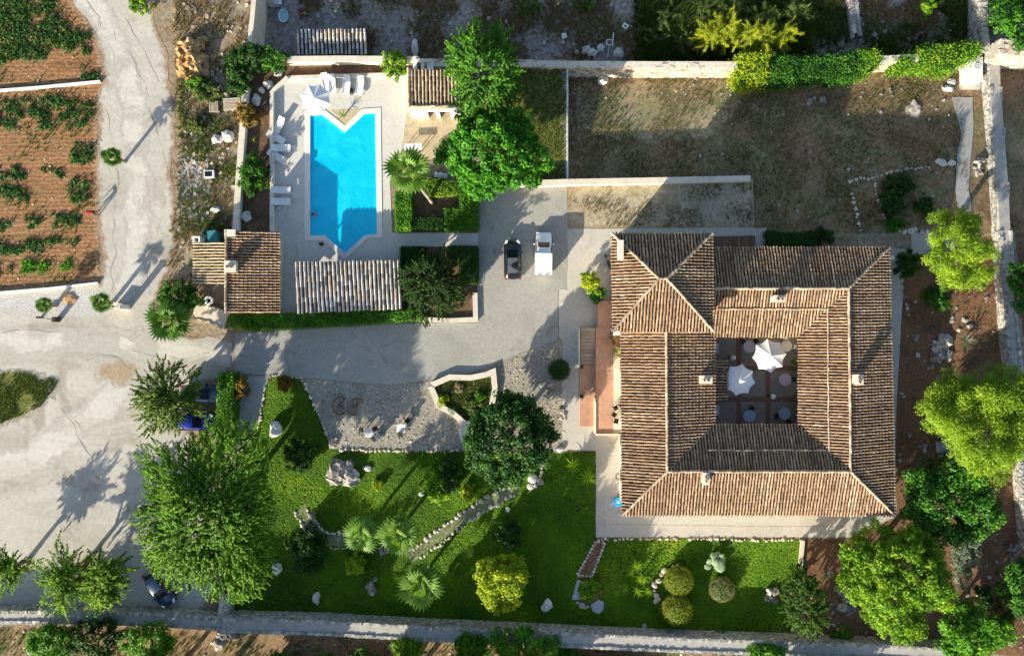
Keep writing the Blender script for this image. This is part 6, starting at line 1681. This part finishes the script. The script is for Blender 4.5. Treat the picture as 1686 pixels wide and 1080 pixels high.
# prickly pear with pads
pk = thing('prickly_pear', 'grey green prickly pear with flat round pads on the lawn', 'cactus', (P(1178, 926, .4).x, P(1178, 926, .4).y, 0))
for i, (x, y, r_, z) in enumerate(((.1, .55, .75, .5), (-.55, .1, .5, .4), (.35, -.25, .8, .55), (-.7, -.4, .55, .3), (-.1, .1, .5, .7), (.6, .2, .45, .45), (-.3, .8, .4, .6), (.55, .75, .35, .65), (.75, -.6, .35, .4))):
    q = MB(); q.blob((0, 0, 0), (r_ * .8, r_ * .7, .10), 2, .1, i); o = q.build('pad', M['cactus'], pk, (x, y, z), i, smooth=True); o.rotation_euler = (.25 * math.sin(i * 2), .3 * math.cos(i * 3), i)
for i in range(3): MB().tube((.3 * i - .3, 0, -.05), (.25 * i - .25, .05 * i, .5), .06, .05, 6).build('stem', M['bark'], pk)

# palms
palm('fan_palm', 'big fan palm at the corner of the dirt track and the road', 279, 528, 38, 3.2, 'palmdark', 18, 1)
palm('fan_palm', 'tall fan palm leaning over the deck right of the pool', 672, 281, 40, 6.0, 'palm', 21, 2, lean=(-1.6, 2.0))
palm('fan_palm', 'left of the twin fan palms over the stone path', 596, 880, 32, 3.6, 'palm', 18, 3)
palm('fan_palm', 'right and larger of the twin fan palms over the stone path', 655, 880, 37, 3.8, 'palm', 21, 4)
palm('fan_palm', 'round light green fan palm on the lawn near the bottom wall', 693, 963, 40, 3.6, 'palm', 22, 5)
palm('fan_palm', 'small fan palm standing alone on the dirt track edge', 185, 258, 18, 2.2, 'palmdark', 20, 6)
palm('fan_palm', 'small fan palm at the left of the pale chip bed', 72, 502, 15, 1.8, 'palmdark', 20, 7)
palm('fan_palm', 'small fan palm at the right of the pale chip bed by the gate', 166, 498, 19, 2.0, 'palmdark', 20, 8)
# yuccas, agaves
for i, (x, y, r_, m, n_, h, lab) in enumerate([(943, 765, 18, 'yucca', 26, .6, 'upper left yucca of the pair by the terrace edge'), (968, 786, 18, 'yucca', 34, .9, 'bright lower right yucca of the pair by the terrace edge'),
    (1048, 930, 15, 'yucca', 28, .9, 'topmost yucca of the bright cluster on the lawn'), (1037, 940, 13, 'yucca', 24, .7, 'left yucca of the upper pair in the bright cluster'), (1056, 953, 15, 'yucca', 30, .8, 'central yucca of the bright cluster on the lawn'), (1026, 966, 13, 'yucca', 26, .6, 'lowest left yucca of the bright cluster'), (1050, 972, 13, 'yucca', 24, .6, 'lower middle yucca of the bright cluster'), (1066, 972, 12, 'yucca', 22, .5, 'lower right yucca of the bright cluster'), (1016, 975, 11, 'yucca', 22, .5, 'outermost lower left yucca of the bright cluster'),
    (1360, 945, 15, 'agave', 14, .4, 'grey star shaped agave on dark red earth'), (779, 913, 20, 'palmdark', 30, .7, 'dark spiky rosette left of the golden topped tree'), (824, 873, 15, 'palmdark', 24, .6, 'spiky rosette in shade above the golden topped tree'), (655, 950, 15, 'palmdark', 24, .5, 'dark spiky rosette left of the round fan palm'),
    (1590, 562, 18, 'agave', 26, .6, 'pale spiky rosette at the foot of the largest pine'), (1555, 498, 12, 'yucca', 22, .5, 'small bright rosette under the upper pine'), (505, 762, 16, 'dryplant', 16, .4, 'straw coloured spiky plant in shade below the dark shrub on the lawn'), (690, 800, 16, 'scrub', 26, .6, 'grey green spiky plant on the lawn by a small pale rock'), (570, 1066, 22, 'dryplant', 24, .5, 'dry grey starry plant under the long bottom wall'), (1448, 1048, 22, 'dryplant', 24, .5, 'dry pale twiggy plant against the bottom wall near the big tree'), (466, 640, 9, 'dryplant', 14, .4, 'small dry plant on the lawn tip by the drive'), (418, 232, 10, 'yellow', 8, .3, 'small yellow star plant in the dark bed by the deck')]):
    rosette('spiky_plant' if m not in ('yucca', 'agave') else m if m == 'agave' else 'yucca_plant', lab, x, y, r_, m, n_, h, .10 if m in ('yucca', 'agave') else .06, 100 + i, steep=75 if m != 'agave' else 55)
# hedges
hedge('clipped_hedge', 'long bright clipped hedge between the driveway and tiled canopy', [(408, 519), (560, 514), (690, 510), (694, 526), (560, 536), (410, 544)], 1.3, M['l_hedge'], 60, seed=1)
hedge('clipped_hedge', 'short darker hedge piece at the foot of the pool house', [(376, 520), (406, 519), (408, 543), (378, 540)], 1.1, M['l_grass'], 60, seed=2)
hedge('clipped_hedge', 'tall hedge strip along the left of the palm bed beside the deck', [(650, 316), (676, 316), (678, 352), (676, 380), (652, 380)], 1.3, M['l_hedge'], 60, seed=3)
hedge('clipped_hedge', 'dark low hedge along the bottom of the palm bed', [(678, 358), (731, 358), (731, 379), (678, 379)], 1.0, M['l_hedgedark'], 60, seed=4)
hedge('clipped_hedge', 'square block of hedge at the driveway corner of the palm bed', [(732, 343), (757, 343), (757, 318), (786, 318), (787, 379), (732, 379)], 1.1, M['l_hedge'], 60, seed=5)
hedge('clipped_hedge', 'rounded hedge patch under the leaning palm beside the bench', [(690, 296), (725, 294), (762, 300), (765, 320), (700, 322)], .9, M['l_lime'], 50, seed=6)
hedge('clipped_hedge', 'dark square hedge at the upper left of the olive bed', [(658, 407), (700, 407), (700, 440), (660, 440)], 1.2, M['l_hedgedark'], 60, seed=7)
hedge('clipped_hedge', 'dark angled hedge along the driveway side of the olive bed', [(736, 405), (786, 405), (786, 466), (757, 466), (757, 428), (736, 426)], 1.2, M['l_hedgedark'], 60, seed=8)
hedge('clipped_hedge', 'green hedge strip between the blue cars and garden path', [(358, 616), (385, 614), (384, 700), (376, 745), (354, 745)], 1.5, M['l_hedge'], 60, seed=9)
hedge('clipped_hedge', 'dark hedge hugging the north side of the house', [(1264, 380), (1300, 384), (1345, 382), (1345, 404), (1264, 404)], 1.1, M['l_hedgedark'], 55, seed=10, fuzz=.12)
hedge('climbing_plants', 'green creeper mass over the top wall of the yard, leaf colour darkened for house shade', [(1262, 92), (1330, 96), (1420, 88), (1436, 118), (1340, 128), (1262, 134)], 2.5, M['l_deep'], 45, (.2, .13), 11, -1.7, 'creeper', fuzz=.22)  # deeper leaf colour stands in for the house shadow on this creeper
hedge('climbing_plants', 'sunlit yellow green creeper at the end of the bare top wall', [(1220, 88), (1262, 84), (1264, 128), (1222, 136)], 2.9, M['l_yellow'], 55, (.2, .13), 12, -1.7, 'creeper', fuzz=.2)
hedge('climbing_plants', 'bright creeper heap just right of the dark one on the top wall', [(1418, 82), (1446, 86), (1446, 110), (1424, 116)], 2.9, M['l_lime'], 50, (.2, .13), 13, -1.7, 'creeper', fuzz=.25)
hedge('climbing_plants', 'bright green creeper over the wall left of the heat pump', [(1512, 82), (1560, 74), (1612, 68), (1614, 92), (1580, 102), (1520, 110)], 2.7, M['l_lime'], 42, (.2, .13), 14, -1.7, 'creeper', fuzz=.28)
hedge('climbing_plants', 'small creeper clump on the top wall between the two bright ones', [(1482, 92), (1506, 90), (1504, 110), (1486, 112)], 2.5, M['l_lime'], 45, (.2, .12), 15, -1.7, 'creeper', fuzz=.2)
# reeds at the top
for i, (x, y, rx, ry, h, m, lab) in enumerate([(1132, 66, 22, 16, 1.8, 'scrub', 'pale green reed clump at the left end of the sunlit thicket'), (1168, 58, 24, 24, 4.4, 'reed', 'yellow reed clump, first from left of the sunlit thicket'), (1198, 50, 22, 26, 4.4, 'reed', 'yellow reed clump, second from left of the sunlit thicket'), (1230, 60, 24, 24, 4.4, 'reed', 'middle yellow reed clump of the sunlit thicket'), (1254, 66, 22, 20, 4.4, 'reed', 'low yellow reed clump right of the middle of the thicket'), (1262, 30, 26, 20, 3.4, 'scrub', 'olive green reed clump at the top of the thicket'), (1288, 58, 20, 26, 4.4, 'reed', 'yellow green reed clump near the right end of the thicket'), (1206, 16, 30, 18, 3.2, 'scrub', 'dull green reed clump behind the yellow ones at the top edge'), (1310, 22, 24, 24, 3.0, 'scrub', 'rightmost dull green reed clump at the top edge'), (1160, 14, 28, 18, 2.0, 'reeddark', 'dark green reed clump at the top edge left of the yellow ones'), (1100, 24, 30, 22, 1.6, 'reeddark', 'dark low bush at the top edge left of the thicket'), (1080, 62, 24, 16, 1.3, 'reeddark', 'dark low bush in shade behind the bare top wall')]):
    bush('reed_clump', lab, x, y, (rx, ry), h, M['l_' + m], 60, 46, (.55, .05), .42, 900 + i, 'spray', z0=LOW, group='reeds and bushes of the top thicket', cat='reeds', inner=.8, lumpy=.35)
pts = scatter([(1060, -10), (1345, -10), (1350, 92), (1075, 92)], 5000, 201, LOW)
tufts('low_reeds', pts, 1.1, 1.0, 7, M['l_reeddark'], 211, .05, .5)
# vegetable beds
def veg(label, px, seed, n_=None, h=.45, mat='veg', leaf=(.24, .15), dens=9, keep=(.8, .02)):
    pts = scatter(px, int(6000), seed, 0, keep); R = np.array([P(x, y).to_2d()[:] for x, y in px]); lo, hi = R.min(0), R.max(0)
    n_ = int((hi - lo).prod() * dens * .62); pts = pts[:n_]
    g = np.random.default_rng(seed); idx = np.repeat(np.arange(len(pts)), 16); N = len(idx)
    d = unit(g.normal(size=(N, 3)) * np.array([1, 1, .6])); d[:, 2] = np.abs(d[:, 2])
    hh = h * (.5 + g.random(len(pts)))
    pos = pts[idx] + d * (hh[idx] * .75)[:, None] * g.random((N, 1)) ** .5 + np.array([0, 0, .05])
    V = leaf_quads(pos, unit(d * .5 + np.array([0, 0, .8]) + g.normal(size=(N, 3)) * .4), leaf[0] * (.5 + g.random(N)), leaf[1] * (.5 + g.random(N)), g, .15)
    cr = g.random(len(pts)); o = link('vegetable_bed', quad_mesh('vegetable_bed', V, np.clip(.6 * cr[idx] + .4 * g.random(N), 0, 1), M['l_' + mat])); tag(o, label, 'crop bed', 'vegetable beds in the red field', 'stuff')
veg('lush green patch in the top left corner of the field', [(-20, -20), (85, -20), (95, 30), (150, 60), (150, 90), (110, 84), (60, 100), (-20, 105)], 301, h=.5, dens=9, keep=(.6, -.15))
veg('yellowish green weeds mixed into the top left field corner', [(-20, 10), (90, 30), (148, 66), (150, 92), (100, 80), (40, 98), (-20, 100)], 313, h=.4, dens=7, keep=(.5, 0), mat='scrub')
veg('broad green crop row below the white kerb', [(-20, 160), (60, 166), (100, 160), (152, 172), (152, 205), (80, 212), (-20, 210)], 302, h=.6, dens=9)
veg('square green patch of plants at the field edge, upper one', [(115, 236), (152, 236), (152, 270), (117, 270)], 303, h=.55, dens=12, keep=None)
veg('thin green row above the middle of the field', [(-20, 278), (55, 274), (105, 282), (104, 292), (-20, 296)], 304, dens=8)
veg('green row at left of the square patch, middle of the field', [(-20, 306), (40, 306), (75, 318), (70, 330), (-20, 326)], 305, dens=9)
veg('square green patch of plants at the field edge, lower one', [(116, 296), (144, 296), (143, 336), (116, 336)], 306, h=.55, dens=12, keep=None)
veg('green crop row at the height of the red dressed worker', [(45, 360), (90, 354), (132, 354), (130, 372), (60, 378), (45, 374)], 307, dens=9)
veg('short green row at the left edge below the middle of the field', [(-20, 368), (18, 366), (20, 380), (-20, 382)], 308, dens=9)
veg('dark green row third from the bottom of the field', [(-20, 404), (50, 398), (130, 394), (130, 410), (50, 416), (-20, 420)], 309, dens=9)
veg('bright green row nearest the bottom of the field', [(28, 432), (70, 430), (118, 426), (120, 442), (70, 448), (30, 450)], 310, dens=10, mat='hedge')
veg('bottom green row at the left edge of the field', [(-20, 434), (18, 434), (20, 452), (-20, 456)], 311, dens=10)
veg('green weeds at the end of the white kerb in the field', [(132, 112), (160, 108), (164, 132), (136, 134)], 312, dens=9)

# loose growth and stones as masses nobody could count
tufts('lawn_grass', scatter([(442, 620), (498, 623), (546, 740), (760, 742), (870, 746), (981, 742), (981, 886), (1322, 888), (1300, 1050), (1000, 1042), (700, 1030), (372, 1012), (372, 800), (428, 680)], 95000, 401, .012), .055, .12, 6, M['l_grass'], 402, .021, 1.5, sun_lean=.75)
tufts('scrub_grass', scatter([(286, -20), (418, -20), (405, 140), (398, 250), (386, 400), (300, 470), (262, 480), (290, 330), (288, 140)], 5200, 403, 0, (.5, -.12)), .28, .25, 7, M['l_drygrass'], 404, .025, .8)
tufts('green_weeds', scatter([(292, 90), (405, 90), (398, 250), (386, 400), (300, 470), (295, 380)], 2200, 405, 0, (.4, .05)), .3, .25, 8, M['l_scrub'], 406, .04, .8)
tufts('yard_grass', scatter([(936, 112), (1600, 102), (1600, 370), (1240, 378), (1240, 300), (936, 298)], 16000, 407, 0, (.35, -.05), zyard), .16, .2, 6, M['l_drygrass'], 408, .02, .8)
tufts('yard_weeds', scatter([(936, 112), (1600, 102), (1600, 370), (1240, 378), (1240, 300), (936, 298)], 7000, 409, 0, (.22, .06), zyard), .16, .2, 6, M['l_scrub'], 410, .03, .8)
tufts('low_field_scrub', scatter([(480, -30), (1620, -30), (1620, 84), (480, 84)], 16000, 411, LOW, (.3, -.02)), .32, .3, 7, M['l_drygrass'], 412, .03, .8)
tufts('low_field_weeds', scatter([(1050, -30), (1640, -30), (1640, 84), (1050, 84)], 8000, 413, LOW, (.22, .0)), .45, .35, 8, M['l_reeddark'], 414, .05, .8)
tufts('strip_grass', scatter([(936, 302), (1236, 298), (1240, 374), (936, 374)], 3000, 415, .012, (.5, -.05)), .14, .15, 6, M['l_drygrass'], 416, .02, .8)
tufts('patch_grass', scatter([(-40, 614), (70, 614), (96, 630), (66, 670), (-40, 715)], 3500, 417, .026, (.4, -.2)), .16, .16, 6, M['l_scrub'], 418, .03, .8)
tufts('side_lawn_grass', scatter([(790, 114), (932, 110), (932, 298), (790, 300)], 5000, 419, .014), .10, .12, 5, M['l_scrub'], 420, .03, .8)
tufts('outer_grass', scatter([(-40, 1034), (700, 1052), (1300, 1078), (1300, 1120), (-40, 1120)], 3600, 421, .008, (.25, .0)), .22, .2, 7, M['l_scrub'], 422, .03, .8)
tufts('garden_weeds', scatter([(1480, 420), (1640, 392), (1672, 640), (1690, 1070), (1560, 1070), (1340, 1040), (1400, 890), (1480, 850)], 3200, 423, .012, (.3, .02)), .22, .2, 7, M['l_drygrass'], 424, .03, .8)
tufts('field_weeds', scatter([(-20, -20), (100, -20), (160, 120), (160, 460), (-20, 476)], 2600, 425, .01, (.4, .1)), .16, .2, 6, M['l_scrub'], 426, .035, .8)
tufts('bed_greenery', scatter([(718, 634), (745, 626), (808, 620), (810, 660), (778, 692), (748, 676), (722, 660)], 1400, 427, .03), .16, .15, 6, M['l_scrub'], 428, .03, .8)
for nm, px, n_, s0, s1, m, z, zf, kp in [('loose_stones', [(286, -20), (418, -20), (405, 140), (398, 250), (386, 400), (300, 470), (290, 330)], 700, .06, .32, 'stone_warm', 0, None, (.4, 0)), ('loose_stones', [(936, 112), (1600, 102), (1600, 370), (1240, 378), (1240, 300), (936, 298)], 450, .05, .26, 'stone', 0, zyard, (.4, .05)),
        ('loose_stones', [(480, -30), (1620, -30), (1620, 84), (480, 84)], 900, .06, .36, 'stone', LOW, None, (.3, .05)), ('loose_stones', [(1480, 420), (1640, 392), (1660, 560), (1690, 1070), (1340, 1040), (1400, 890), (1480, 850)], 700, .06, .4, 'stone', 0, None, (.3, .08)), ('loose_stones', [(-20, -20), (100, -20), (160, 120), (160, 460), (-20, 476)], 300, .05, .16, 'stone_warm', 0, None, None), ('loose_stones', [(500, 626), (600, 634), (780, 614), (930, 562), (930, 742), (546, 738)], 1500, .05, .16, 'stone_warm', .01, None, None),
        ('loose_stones', [(292, 262), (345, 262), (352, 330), (335, 372), (292, 360)], 500, .06, .3, 'stone', 0, None, None), ('loose_stones', [(-40, 1034), (700, 1052), (1300, 1078), (1300, 1120), (-40, 1120)], 500, .06, .35, 'stone_warm', 0, None, (.3, .05))]:
    pebbles(nm, scatter(px, n_ * 2, 500 + n_, z, kp, zf)[:n_], s0, s1, M[m], 600 + n_)

# ================================================================== ROCKS AND STONE EDGINGS
rock('boulder_group', 'large craggy grey and pink rock outcrop on the lawn', 566, 778, (1.7, 1.35, .8), 'rock', 5, lumps=20, amp=.22)
rock('boulder', 'pointed pale grey boulder on the lawn near the garden path', 454, 707, (.6, .9, .7), 'boulder_white', 8, amp=.38)
rock('boulder', 'small pale rock right of the craggy outcrop', 605, 771, (.4, .28, .25), 'boulder_white', 9)
rock('boulder_group', 'pale standing rock with brown base left of the round fan palm', 611, 965, (.7, .95, .7), 'rock', 10, lumps=9)
rock('boulder', 'flat oval grey stone lying in the dark lawn', 521, 984, (.38, .6, .25), 'boulder_white', 11, amp=.3)
rock('boulder', 'pale angular boulder on the dark lawn by the stone planter', 901, 996, (.55, .62, .45), 'boulder_white', 12, amp=.35)
rock('boulder_group', 'small heap of pink and white rocks by the conifer', 1272, 981, (.75, .95, .5), 'rock', 13, lumps=10)
rock('boulder', 'tiny pale rock beside the grey green spiky plant', 694, 813, (.3, .2, .18), 'boulder_white', 14)
rock('boulder', 'round white stone inside a ring of rocks by the citrus tree', 877, 788, (.5, .5, .4), 'boulder_white', 15, amp=.06)
rock('boulder', 'white rock beside the dark shrub near the huge tree', 456, 936, (.5, .55, .4), 'boulder_white', 16)
rock('boulder', 'pale standing slab beside the curved wall of the sunken bed', 768, 714, (.75, 1.0, .45), 'boulder_white', 17, amp=.15)
rock('boulder_group', 'pile of grey rocks at the lower left corner of the pebble court', 550, 728, (.7, .7, .4), 'rock', 18, lumps=7)
rock('boulder_group', 'brown rock rubble on the lawn path between the twin palms', 633, 905, (.7, .6, .35), 'rock', 19, lumps=10)
rock('boulder_group', 'blue grey rock outcrop left of the pale spiky rosette', 1552, 572, (1.1, 1.7, .5), 'rock', 20, lumps=12)
rock('boulder_group', 'sunlit pale rocks on red earth below the big yellow green tree', 1396, 985, (1.4, 1.6, .35), 'rock', 21, lumps=12, amp=.3)
rock('boulder_group', 'dark blue grey rocks against the bottom wall near the big tree', 1470, 1030, (1.2, 1.2, .4), 'rock', 22, lumps=8)
rock('boulder_group', 'cluster of pale rocks between the side path and the right stone wall', 1612, 275, (.5, 1.3, .4), 'rock', 23, ZY(1612, 275), lumps=9)
rock('boulder', 'white rock left of the heat pump pad, upper one', 1567, 136, (.42, .36, .3), 'boulder_white', 24, ZY(1567, 136))
rock('boulder', 'white rock left of the heat pump pad, lower one', 1561, 146, (.5, .34, .3), 'boulder_white', 25, ZY(1561, 146))
rock('boulder', 'flat pale stone at the top of the stone edged bed', 1550, 268, (.65, .35, .25), 'boulder_white', 26, ZY(1550, 268), rz=-.4)
rock('boulder', 'small pale stone right of the flat one above the stone edged bed', 1567, 269, (.4, .35, .25), 'boulder_white', 27, ZY(1567, 269))
rock('boulder', 'white rock at the right tip of the concrete strip by the citrus tree', 922, 740, (.4, .3, .3), 'boulder_white', 28)
rock('boulder_group', 'dark rocks on the pebbles below the clipped ball', 905, 640, (.35, 1.2, .22), 'rock', 29, lumps=8)
rock('boulder_group', 'dark broken rocks near the terrace end of the pebble court', 925, 680, (.4, .8, .2), 'rock', 30, lumps=10)
rock('boulder_group', 'heap of pale stones beside the stone pier below the huge tree', 372, 1050, (1.3, 1.0, .4), 'rock', 31, lumps=9)
rock('boulder_group', 'pale rocks by the right wall beneath the orange tree', 1670, 905, (.5, 1.1, .4), 'rock', 32, lumps=7)
rock('boulder', 'pale round rock beside the path end by the citrus tree', 836, 838, (.25, .25, .2), 'boulder_white', 33)
rock('boulder', 'small blue grey rock on the lawn near the bottom wall', 1061, 1032, (.25, .35, .2), 'greyrock', 34)
for i, (x, y) in enumerate(((1355, 165), (1333, 167))): rock('boulder', ('right' if i == 0 else 'left') + ' of two small grey rocks in the shaded yard', x, y, (.35, .4, .2), 'rock', 35 + i, ZY(x, y))
rock('boulder', 'pale flat stone patch in the middle right of the shaded yard', 1505, 182, (.8, .9, .12), 'rock', 38, ZY(1505, 182), amp=.35)
stone_border('stone_ring', 'curved ring of pale round stones on the lawn by the round shrubs', [(1124, 928), (1110, 930), (1095, 937), (1084, 948), (1078, 960), (1077, 975), (1082, 986), (1092, 993)], .55, 'warm', 1, h=.4)
stone_border('stone_ring', 'ring of rocks round the white stone by the citrus tree', [(862, 795), (868, 802), (880, 803), (888, 796), (890, 782), (893, 768), (890, 757)], .5, 'rock', 2, h=.35)
stone_border('stone_edging', 'pale stone edging round the brown bed in the yard', [(1416, 380), (1411, 350), (1406, 320), (1403, 298), (1412, 293), (1440, 292), (1470, 282), (1505, 276), (1538, 272)], .34, 'warm', 3, zf=zyard)
stone_border('stone_edging', 'inner stone edging of the brown bed in the yard', [(1446, 294), (1446, 320), (1456, 352), (1464, 375)], .32, 'warm', 4, zf=zyard)
stone_border('stone_edging', 'white stone edging between the lawn tip and the pebble court', [(498, 624), (508, 645), (522, 676), (534, 704), (545, 732)], .30, 'warm', 5)
stone_border('stone_edging', 'pale stone edging along the bottom of the pebble court', [(558, 740), (600, 741), (650, 742), (700, 742), (756, 742)], .32, 'warm', 6)
stone_border('stone_edging', 'stone edging along the lawn beside the grey garden path', [(440, 622), (434, 655), (428, 690), (422, 720), (414, 745)], .32, 'warm', 7)
stone_border('stone_edging', 'upper stone edging of the sandy stone path', [(680, 905), (718, 876), (756, 846), (800, 818), (840, 800)], .36, 'warm', 8)
stone_border('stone_edging', 'lower stone edging of the sandy stone path', [(690, 918), (725, 896), (760, 868), (800, 840), (848, 814)], .38, 'warm', 9)
stone_border('stone_edging', 'stone edging of the shaded path beside the huge tree', [(500, 834), (518, 856), (536, 877), (574, 878)], .32, 'rock', 10)
stone_border('stone_edging', 'lower stone edging of the shaded path beside the huge tree', [(484, 842), (506, 876), (530, 903), (576, 901)], .32, 'rock', 11)
stone_border('stone_edging', 'pale stone edging along the lawn below the house terrace', [(984, 888), (1060, 887), (1150, 887), (1240, 889), (1320, 889)], .30, 'warm', 12)
stone_border('stone_edging', 'row of white boulders on the north side of the house path', [(1478, 382), (1500, 380), (1525, 382)], .5, 'rock', 13)
stone_border('stone_edging', 'pale stone edging at the top tip of the lawn by the drive', [(442, 620), (460, 618), (480, 620), (498, 623)], .28, 'warm', 14)
# stone planter with slab on the lawn
pl = thing('stone_planter', 'long tapering stone edged planter of red earth on the dark lawn', 'planter', (P(968, 925).x, P(968, 925).y, 0))
q = [Vector(p) - pl.location for p in (P(981, 890), P(996, 892), P(974, 948), P(950, 946))]
MB().prism([(p.x, p.y) for p in q], 0, .18).build('soil', M['redbed'], pl)
proto = [MB().blob((0, 0, 0), (.5, .42, .4), 1, .2, 70 + i).mesh('stone', M['rock_ob']) for i in range(3)]
for a, b in zip(q, q[1:] + q[:1]):
    L_ = (b - a).length; n_ = max(1, int(L_ / .33))
    for i in range(n_):
        o = link('stone', proto[i % 3], pl, a.lerp(b, (i + .5) / n_) + Vector((0, 0, .12)), i * 1.7); o.scale = (.38, .34, .36)
def slab(name, label, px, z, mat, cat='slab'):
    pts = [P(x, y) for x, y in px]; c = sum(pts, Vector()) / len(pts); mb = MB(); mb.prism([((p - c).x, (p - c).y) for p in pts], 0, z)
    mb.prism([((p - c).x * .9, (p - c).y * .9) for p in pts], z, z + .02)
    o = mb.build(name, M[mat], None, (c.x, c.y, .01)); tag(o, label, cat)
slab('stone_slab', 'flat blue grey slab at the left foot of the stone planter', [(950, 953), (960, 957), (956, 985), (941, 986)], .22, 'greyrock')
slab('stone_slab', 'rounded grey slab at the lower right foot of the stone planter', [(972, 994), (985, 986), (994, 990), (993, 1002), (985, 1009), (975, 1004)], .22, 'greyrock')
stone_border('stone_edging', 'three pale stones between the slabs of the stone planter', [(951, 990), (957, 997), (966, 999)], .5, 'warm', 15, h=.3)
sheet('planter_earth', [(958, 950), (975, 950), (992, 975), (985, 990), (960, 994)], .02, M['redbed'], amp=.1)
# blue cover on the terrace and lamp bits
bc = thing('well_cover', 'round bright blue cover on the terrace beside the house eave', 'cover', (P(1018, 826, .3).x, P(1018, 826, .3).y, .04))
MB().lathe([(.46, 0), (.48, .28), (.44, .34)], n=20).build('rim', M['bluecover'], bc); MB().lathe([(.16, .33), (.14, .37)], n=12).build('lid_knob', M['bluetub'], bc)
dr = thing('coiled_hose', 'small dark coiled hose on the terrace left of the house', 'hose', (P(1017, 785).x, P(1017, 785).y, .05))
q = MB()
for i in range(14):
    a0, a1 = 2 * math.pi * i / 14, 2 * math.pi * (i + 1) / 14; q.tube((math.cos(a0) * .22, math.sin(a0) * .3, .03), (math.cos(a1) * .22, math.sin(a1) * .3, .03), .025, .025, 5)
q.build('coil', M['iron'], dr)
wl_ = thing('globe_lamp', 'small white globe lamp outside the upper right house corner', 'lamp', (P(1468, 425, .9).x, P(1468, 425, .9).y, .04), 0, 'white globe lamps')
MB().tube((0, 0, 0), (0, 0, .8), .03, .03, 8).build('post', M['iron'], wl_); q = MB(); q.blob((0, 0, .95), (.22, .22, .21), 2, 0); q.build('globe', M['plastic'], wl_, smooth=True)
dt = thing('motor_scooter', 'dark parked scooter under the tower eave on the terrace', 'scooter', (P(1001, 430, .6).x, P(1001, 430, .6).y, .04), .3)
for y in (-.55, .55): MB().tube((-.05, y, .22), (.05, y, .22), .22, .22, 14).build('wheel', M['tyre'], dt)
MB().box((0, -.25, .5), (.26, .8, .3), jit=.04).build('body', M['redtile'], dt); MB().box((0, -.2, .72), (.22, .6, .1)).build('seat', M['dark'], dt); MB().box((0, .45, .6), (.3, .08, .7)).build('front_shield', M['redtile'], dt); MB().tube((-.3, .42, .98), (.3, .42, .98), .025, .025, 6).build('handlebar', M['iron'], dt)
